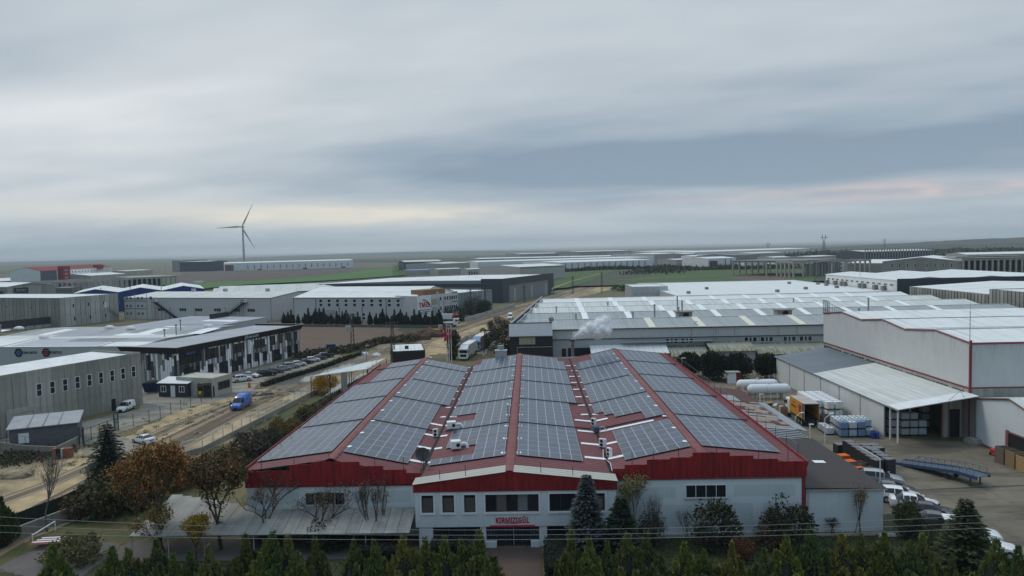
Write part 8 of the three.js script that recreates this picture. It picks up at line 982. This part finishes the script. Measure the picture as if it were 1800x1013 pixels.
{// striped court awning and rail, lower left
  const q=[-50.41,-71.57],g=thing('striped_awning','low red awning with white stripes on the paved court','awning',[q[0],0,q[1]],0.12);for (let i=0;i<6;i++) new MB().slab([-2.2+i*0.03,0.62 - i*0.06,1.0 - i*0.42+0.2],[2.0,0.62 - i*0.06,1.0 - i*0.42+0.2],[2.0,0.68 - i*0.06,0.8 - i*0.42],[-2.2,0.68 - i*0.06,0.8 - i*0.42],0.04).to('stripe',i % 2?M.whitePlain:mat([0.2,0.05,0.055]),g);for (const x of [-2,1.9]) new MB().bar([x,0,0.6],[x,0.6,0.6],0.04,4).to('leg',M.concL,g);
  const a=[-53.3,-71.94],b=[-53.11,-75.26],s=thing('white_barrier','white sloping barrier rail at the paved court','barrier',[0,0,0]);new MB().bar([a[0],0.9,a[1]],[b[0],1.1,b[1]],0.07,5).to('rail',M.whitePlain,s);for (const p of [a,b]) new MB().bar([p[0],0,p[1]],[p[0],1.05,p[1]],0.06,5).to('post',M.whitePlain,s);const c=[-56.27,-73.21],d=thing('white_board','small white board leaning by the garden wall','board',p3(c),0.3);new MB().slab([-0.3,0.1,0.2],[0.3,0.1,0.2],[0.3,1.4,-0.2],[-0.3,1.4,-0.2],0.05).to('panel',M.whitePlain,d);for (const x of [-0.28,0.28]) new MB().bar([x,0,-0.3],[x,1.3,-0.2],0.03,4).to('leg',M.concL,d);
}
{// white sheet canopy on dark posts by the road, flat-roofed gate building beyond
  const g=thing('roadside_canopy','white sheet canopy on dark posts between road and factory eave','canopy',[0,0,0]),a=[-40.43,7.56],b=[-27.4,9.54],A=[-47.82,-150.57],zz=A[1],P=(p,h)=>[p[0],h,p[1]],c1=[-46.26,-144.96],c2=[-36.17,-152.99],c3=[-34.6,-165.61],c4=[-40.84,-155];new MB().slab(P(c1,4.5),P(c2,4.5),P(c3,4.9),P(c4,4.9),0.16).to('roof',M.roofC,g);for (const [p,h] of [[c1,4.4],[c2,4.4],[c3,4.8],[c4,4.8],[[mix(c1[0],c2[0],0.32),mix(c1[1],c2[1],0.32)],4.4],[[mix(c1[0],c2[0],0.7),mix(c1[1],c2[1],0.7)],4.4]]) new MB().bar([p[0]+0.1,0,p[1] - 0.1],[p[0]+0.1,h,p[1] - 0.1],0.09,5).to('post',M.darkSteel,g);const m=[mix(c1[0],c2[0],0.56),mix(c1[1],c2[1],0.56)];new MB().box(m[0] - 0.5,m[0]+0.6,0,4.3,m[1] - 1.2,m[1] - 0.2).to('pillar',M.concL,g);new MB().bar([c1[0]+2,0.4,c1[1] - 0.3],[c1[0]+4,3.9,c1[1] - 1],0.05,4).to('brace',M.darkSteel,g);
  const gb=hall('gate_building','flat white-roofed gate building with dark edges behind the left roof ridge','building',{a:[-35.9,-179.96],b:[-27.6,-181.68],dep:15,h:4.4,par:0.2,wall:M.blackSheet,roofM:M.roofW});new MB().box(gb.L*0.4,gb.L*0.4+1.0,4.2,5.0,-6,-5).to('roof_unit',M.black,gb.g);
}
// three flagpoles
for (const [i,[px,py,h]] of [[784,632,10.4],[789,633,9.4],[794,634,9.8]].entries()){const q=[[-22.41,-185.64],[-21.8,-185.57],[-21.19,-185.5]][i],g=thing('flagpole',['white flagpole flying a red flag with white crescent and star, left of three','white flagpole with pink-red flag hanging low, middle of three','white flagpole with drooping red flag, right of three'][i],'flagpole',[q[0],0,q[1]],0);new MB().bar([0,0,0],[0,h,0],0.11,8,0.07).to('pole',M.whitePlain,g);mesh('finial',cache('fin',()=>new THREE.SphereGeometry(0.13,8,6)),M.whitePlain,g).position.y=h+0.1;
  const fl=new MB(),W2=1.3,Hh=2.5,n=6,P=(u,v)=>[(-u)*W2*(0.75+0.25*v),h - 0.4 - v*Hh - u*0.5,0.18*Math.sin(u*7+v*2)];for (let a=0;a<n;a++) for (let b=0;b<n;b++) fl.quad(P(a / n,b / n),P(a / n,(b+1) / n),P((a+1) / n,(b+1) / n),P((a+1) / n,b / n));const f=fl.to('flag',mat(i===1?[0.5,0.05,0.1]:[0.45,0.012,0.025],{side:THREE.DoubleSide,roughness:0.8}),g);if (i !== 1){const sh=new THREE.Shape();sh.absarc(0,0,0.36,0.62,5.66,false);sh.absarc(0.1,0,0.29,5.5,0.78,true);const cr=mesh('crescent',new THREE.ExtrudeGeometry(sh,{depth:0.02,bevelEnabled:false,curveSegments:10}),M.whitePlain,f);cr.position.set(-0.62,h - 1.7,0.22);const st=new THREE.Shape();for (let k=0;k<10;k++){const r=k % 2?0.07:0.17,a=k / 10*6.283;st[k?'lineTo':'moveTo'](Math.cos(a)*r,Math.sin(a)*r);} const se=mesh('star',new THREE.ExtrudeGeometry(st,{depth:0.02,bevelEnabled:false}),M.whitePlain,f);se.position.set(-0.2,h - 1.7,0.22);}}
// lattice power poles along the road and slim poles
function latticePole(label,[x,z],h,group){const g=thing('power_pole',label,'power pole',[x,0,z],0.4,group),b=new MB(),w=0.55,k=(t)=>mix(w,0.2,t);for (const sx of [-1,1]) for (const sz of [-1,1]) b.bar([sx*w,0,sz*w],[sx*0.2,h,sz*0.2],0.07,4);const n=9;for (let i=0;i<n;i++){const a=k(i / n),c=k((i+1) / n),y0=h*i / n,y1=h*(i+1) / n;for (const s of [-1,1]){b.bar([-a,y0,s*a],[c,y1,s*c],0.04,3).bar([s*a,y0,-a],[s*c,y1,c],0.04,3);}} b.to('lattice',mat([0.055,0.045,0.04]),g);for (const y of [0.9,0.97]) new MB().bar([-1.6,h*y,0],[1.6,h*y,0],0.06,4).to('cross_arm',mat([0.055,0.045,0.04]),g);for (const sx of [-1.5,-0.7,0.7,1.5]) for (const y of [0.9,0.97]) new MB().bar([sx,h*y,0],[sx,h*y+0.4,0],0.08,5,0.05).to('insulator',M.concD,g);return g;}
{const a=latticePole('lattice power pole with transformer box by the ploughed field',[-54.81,-214.06],11.58,'lattice power poles along the road');mesh('transformer',new RoundedBoxGeometry(1.6,1.8,1.2,1,0.1).translate(-1.1,6.85,0),M.concL,a);latticePole('pale lattice power pole with hanging cables before the gate building',[-36.81,-185.43],11.55,'lattice power poles along the road');latticePole('lattice power pole before the bluish concrete wing, left one',[-27.37,-323.19],12.34,'lattice power poles along the road');latticePole('lattice power pole before the bluish concrete wing, right one',[-21.07,-327.47],12.76,'lattice power poles along the road');latticePole('broad lattice power pole before the charcoal factory long side',[-3.18,-392.01],9.84,'lattice power poles along the road');latticePole('lattice power pole at the lorries on the lane',[-13.17,-202.84],6.96,'lattice power poles along the road');latticePole('tall lattice pole where the road meets the green field',[47.5,-466.78],13.92,'lattice power poles along the road');latticePole('slim dark pole on the strip of field left of the road',[28.02,-461.41],11.55,'lattice power poles along the road');
  const pole=(l,p,h,y=0)=>{const g=thing('lighting_mast',l,'pole',[p[0],y,p[1]]);new MB().bar([0,0,0],[0,h,0],0.14,6,0.07).to('pole',M.steel,g);mesh('lamp_head',cache('mh',()=>new RoundedBoxGeometry(0.9,0.2,0.35,1,0.06)),M.concL,g).position.set(0.3,h,0);};pole('tall steel mast behind the white wall near the works fans',[144.85,-312.61],22.24);pole('grey metal mast in front of the moss-roofed lean-tos',[41.42,-178.36],10.71);pole('thin mast at the left hand of the white roadside canopy',[-40.38,-170.55],7.3);pole('slim mast on the wall of the white stair factory corner',[-115.76,-490.28],10.37);pole('grey stub mast on the long eave of the factory by the round trees',[28.6,-134],8.6);pole('slim mast before the long warehouse under the turbine',[-424.34,-1107.54],26);pole('slim dark mast left of the dark slate factory on the rise',[-650.07,-1246.43],30);pole('factory chimney mast on the skyline hall',[574.72,-1520.96],31.51);}
{// wires across the foreground
  const W3=(l,z,[a,b,c])=>{const pts=[],X=[-37.8,-1.6,31.4];for (let i=0;i <= 24;i++){const x=mix(-62,62,i / 24),y=a*(x - X[1])*(x - X[2]) / ((X[0] - X[1])*(X[0] - X[2]))+b*(x - X[0])*(x - X[2]) / ((X[1] - X[0])*(X[1] - X[2]))+c*(x - X[0])*(x - X[1]) / ((X[2] - X[0])*(X[2] - X[1]));pts.push([x,y,z]);} const g=thing('power_line',l,'power line',[0,0,0]),m=mat([0.24,0.25,0.26],{roughness:0.5});new MB().path(pts,0.014,4).to('wire',m,g);new MB().bar([pts[0][0] - 0.3,pts[0][1],z],[pts[0][0]+0.3,pts[0][1],z],0.05,5).to('clamp',M.steel,g);};
  W3('thin pale overhead wire across the foreground, highest of three',-48,[11.94,10.53,11.18]);W3('thin pale overhead wire across the foreground, middle of three',-48,[11.33,10.17,10.66]);W3('thin pale overhead wire across the foreground, lowest of three',-47.6,[11.0,10.01,10.43]);}
{// steam over the chimney: a lumpy cloud in a thin veil
  const r=rng(33),blobs=[];for (let i=0;i<40;i++){const t=i / 40;blobs.push([0.3+Math.pow(t,0.85)*7+(r() - 0.5)*1.4*t,10.5+2.6*Math.pow(t,0.5)+(r() - 0.5)*(0.3+2.6*t),(r() - 0.5)*2*t,(0.32+0.85*Math.pow(t,0.6))*(0.6+0.7*r())]);}
  const cloud=(grow,seed)=>{const n=72,half=5.4,c=[4,12.2,0],mc=new MarchingCubes(n,new THREE.MeshBasicMaterial(),false,false,90000),f=mc.field;mc.isolation=0;for (let k=0;k<n;k++) for (let j=0;j<n;j++) for (let i=0;i<n;i++){const p=[i,j,k].map((v,m)=>(v - n / 2) / (n / 2)*half+c[m]);let d=9;for (const b of blobs) d=Math.min(d,Math.hypot(p[0] - b[0],p[1] - b[1],p[2] - b[2]) - b[3]);d -= grow;if (Math.abs(d)<0.8) d += 0.55*(fbm(p[0] / 12+0.5+p[2] / 40,p[1] / 12+p[2] / 30,14,14,4,seed) - 0.5);f[i+j*n+k*n*n]=-d;} mc.update();const q=mc.count,g=new THREE.BufferGeometry(),P=new Float32Array(q*3);for (let i=0;i<q*3;i++) P[i]=mc.positionArray[i]*half+c[i % 3];g.setAttribute('position',new THREE.BufferAttribute(P,3));g.setAttribute('normal',new THREE.BufferAttribute(mc.normalArray.slice(0,q*3),3));g.setAttribute('uv',new THREE.BufferAttribute(new Float32Array(q*2),2));return g;},v=(o)=>mat([0.95,0.96,0.97],{transparent:true,opacity:o,roughness:1,depthWrite:false});
  const o=mesh('steam',cloud(-0.1,3),v(0.75));o.position.set(8.9,0,-151);tag(o,'puff of white steam drifting right from the slim chimney','steam',null,'stuff');mesh('veil',cloud(0.35,7),v(0.2),o);}
{// people: one by the blue van
  const q=[-58.51,-134.07],g=new THREE.Group();const mk=(caps,res,half,cy)=>{const mc=new MarchingCubes(res,new THREE.MeshBasicMaterial(),false,false,60000);mc.isolation=0;const f=mc.field,n=mc.size ?? res,hp=n / 2;for (let k=0;k<n;k++) for (let j=0;j<n;j++) for (let i=0;i<n;i++){const p=[(i - hp) / hp*half,(j - hp) / hp*half+cy,(k - hp) / hp*half];let d=9;for (const [a,b,ra,rb] of caps){const ab=[b[0] - a[0],b[1] - a[1],b[2] - a[2]],ap=[p[0] - a[0],p[1] - a[1],p[2] - a[2]],t=clamp((ap[0]*ab[0]+ap[1]*ab[1]+ap[2]*ab[2]) / (ab[0] ** 2+ab[1] ** 2+ab[2] ** 2+1e-9)),e=Math.hypot(ap[0] - ab[0]*t,ap[1] - ab[1]*t,ap[2] - ab[2]*t) - mix(ra,rb,t),h=clamp(0.5+0.5*(d - e) / 0.04);d=mix(d,e,h) - 0.04*h*(1 - h);} f[i+j*n+k*n*n]=-d;} mc.update();const c=mc.count,gg=new THREE.BufferGeometry(),P=new Float32Array(c*3);for (let i=0;i<c;i++){P[i*3]=mc.positionArray[i*3]*half;P[i*3+1]=mc.positionArray[i*3+1]*half+cy;P[i*3+2]=mc.positionArray[i*3+2]*half;} gg.setAttribute('position',new THREE.BufferAttribute(P,3));gg.setAttribute('normal',new THREE.BufferAttribute(mc.normalArray.slice(0,c*3),3));gg.setAttribute('uv',new THREE.BufferAttribute(new Float32Array(c*2),2));return gg;};
  const body=[[[0,0.95,0],[0,1.38,0.02],0.15,0.17],[[-0.16,1.4,0],[0.16,1.4,0],0.08,0.08],[[0,1.44,0.01],[0,1.56,0.02],0.06,0.055],[[0,1.63,0.02],[0,1.7,0.02],0.09,0.1],[[0,1.63,0.11],[0,1.61,0.125],0.018,0.02],[[-0.2,1.39,0],[-0.27,1.1,-0.02],0.06,0.045],[[-0.27,1.1,-0.02],[-0.26,0.86,0.08],0.043,0.034],[[0.2,1.39,0],[0.28,1.12,0.02],0.06,0.045],[[0.28,1.12,0.02],[0.3,0.9,0.16],0.043,0.034],[[-0.1,0.92,0],[-0.13,0.5,0.06],0.095,0.065],[[-0.13,0.5,0.06],[-0.14,0.09,-0.02],0.06,0.045],[[-0.14,0.05,-0.04],[-0.15,0.04,0.16],0.045,0.04],[[0.1,0.92,0],[0.12,0.5,0.0],0.095,0.065],[[0.12,0.5,0],[0.13,0.09,-0.1],0.06,0.045],[[0.13,0.05,-0.12],[0.14,0.04,0.08],0.045,0.04]];
  for (const [x,s] of [[-0.26,-1],[0.3,1]]) for (let f=0;f<4;f++) body.push([[x+(f - 1.5)*0.018,s<0?0.83:0.87,s<0?0.09:0.17],[x+(f - 1.5)*0.02,s<0?0.76:0.8,(s<0?0.11:0.2)+0.01*f],0.012,0.009]);for (const [x,s,y,z] of [[-0.26,1,0.85,0.1],[0.3,-1,0.89,0.18]]) body.push([[x+s*0.03,y,z],[x+s*0.05,y - 0.05,z+0.03],0.012,0.01]);
  const o=thing('person','person in black jacket and dark trousers standing at the blue van bonnet','person',[q[0],0.03,q[1]],0.6);mesh('body',mk(body,72,0.95,0.9),mat([0.014,0.014,0.016]),o);mesh('face',new THREE.SphereGeometry(0.088,14,10,0,6.2832,1.0,1.5).scale(0.9,1.15,0.9).translate(0,1.66,0.032),mat([0.38,0.24,0.18]),o);mesh('hair',new THREE.SphereGeometry(0.108,14,8,0,6.2832,0,1.4).translate(0,1.69,0.01),mat([0.02,0.016,0.014]),o);}
{// odds and ends on the left yard
  const b=[-84.59,-153.75],bin=thing('blue_skip','dark blue rubbish skip behind the navy cabin','skip',p3(b),0.1);mesh('tub',toCreasedNormals(new MB().quad([-1.3,0.2,1.0],[1.3,0.2,1.0],[1.7,2.2,1.3],[-1.7,2.2,1.3]).quad([1.3,0.2,-1],[-1.3,0.2,-1],[-1.7,2.2,-1.3],[1.7,2.2,-1.3]).quad([1.3,0.2,1],[1.3,0.2,-1],[1.7,2.2,-1.3],[1.7,2.2,1.3]).quad([-1.3,0.2,-1],[-1.3,0.2,1],[-1.7,2.2,1.3],[-1.7,2.2,-1.3]).geo(),0.3),mat([0.012,0.02,0.08]),bin);mesh('load',new THREE.IcosahedronGeometry(1.5,2).scale(1,0.5,0.75).translate(0,2.1,0),mat([0.03,0.03,0.04]),bin);
  const c=[-64.14,-157.07],cone=thing('orange_barrel','small orange barrel by the white cars at the gatehouse','barrel',p3(c));mesh('barrel',new THREE.CylinderGeometry(0.3,0.34,1.1,12).translate(0,0.55,0),M.orange,cone);mesh('lid',new THREE.CylinderGeometry(0.31,0.31,0.06,12).translate(0,1.12,0),M.orange,cone);
  const s1=[-79.78,-145.07],sg=thing('yellow_fence_sign','small yellow sign on the dark yard fence near the porch','sign',p3([-68.79,-143.08]));new MB().box(-0.28,0.28,1.5,2.1,0,0.03).to('board',mat([0.6,0.55,0.02]),sg);new MB().bar([0,0,0],[0,1.6,0],0.03,4).to('post',M.darkSteel,sg);
  const bx=[-60.02,-208.83],cab=thing('blue_cabin','dark blue portable cabin at the far corner of the parked cars','cabin',p3(bx),0.2);mesh('shell',new RoundedBoxGeometry(2.6,2.8,2.2,1,0.06).translate(0,1.4,0),mat([0.02,0.05,0.1]),cab);mesh('roof',new THREE.BoxGeometry(2.8,0.12,2.4).translate(0,2.86,0),M.darkSteel,cab);mesh('door',new THREE.BoxGeometry(0.8,2,0.04).translate(0.4,1.1,1.12),M.blue,cab);
  const r=rng(55),hp=(l,p,R,h,m,sd)=>{const g=new THREE.IcosahedronGeometry(1,4),q=g.attributes.position;for (let i=0;i<q.count;i++){const y=Math.max(0,q.getY(i)),n=0.7+0.6*fbm((q.getX(i)+1) / 2,(q.getZ(i)+1) / 2,6,6,4,sd);q.setXYZ(i,q.getX(i)*R*n,y*h*n,q.getZ(i)*R*0.6*n);} g.computeVertexNormals();const u=g.attributes.uv;for (let i=0;i<u.count;i++) u.setXY(i,q.getX(i),q.getZ(i));const o=mesh('earth_heap',g,m);o.position.set(p[0],0,p[1]);tag(o,l,'earth heap');};const dk=mat([0.13,0.065,0.04],{map:T.dirt}),sn=mat([0.4,0.34,0.25],{map:T.dirt});hp('dark red-brown heap of dug earth on the road verge, left half',[-40.35,-239.17],6,2.6,dk,1);hp('dark red-brown heap of dug earth on the road verge, right half',[-35.9,-246.32],6,2.4,dk,2);hp('pale rubble heap at the left verge below the site hut',[-72.06,-94.89],2.4,0.9,sn,3);hp('grey heap beside the trailer on the road',[-19.83,-231.65],3,2.2,M.concD,4);hp('pale sand bank beside the road left of the flagpoles',[-42.08,-221.13],9,0.8,sn,5);hp('dark muddy heap behind the blue van',[-58.85,-149.11],3,0.8,M.mud,6);for (const [i,p] of [[-49.21,-205.19],[-44.91,-202.44]].entries()) hp(['white rubble pile on the verge by the ploughed field, left','white rubble pile on the verge by the ploughed field, right'][i],p,1.4,0.9,M.whitePlain,7+i);}

renderer.render(scene,camera);
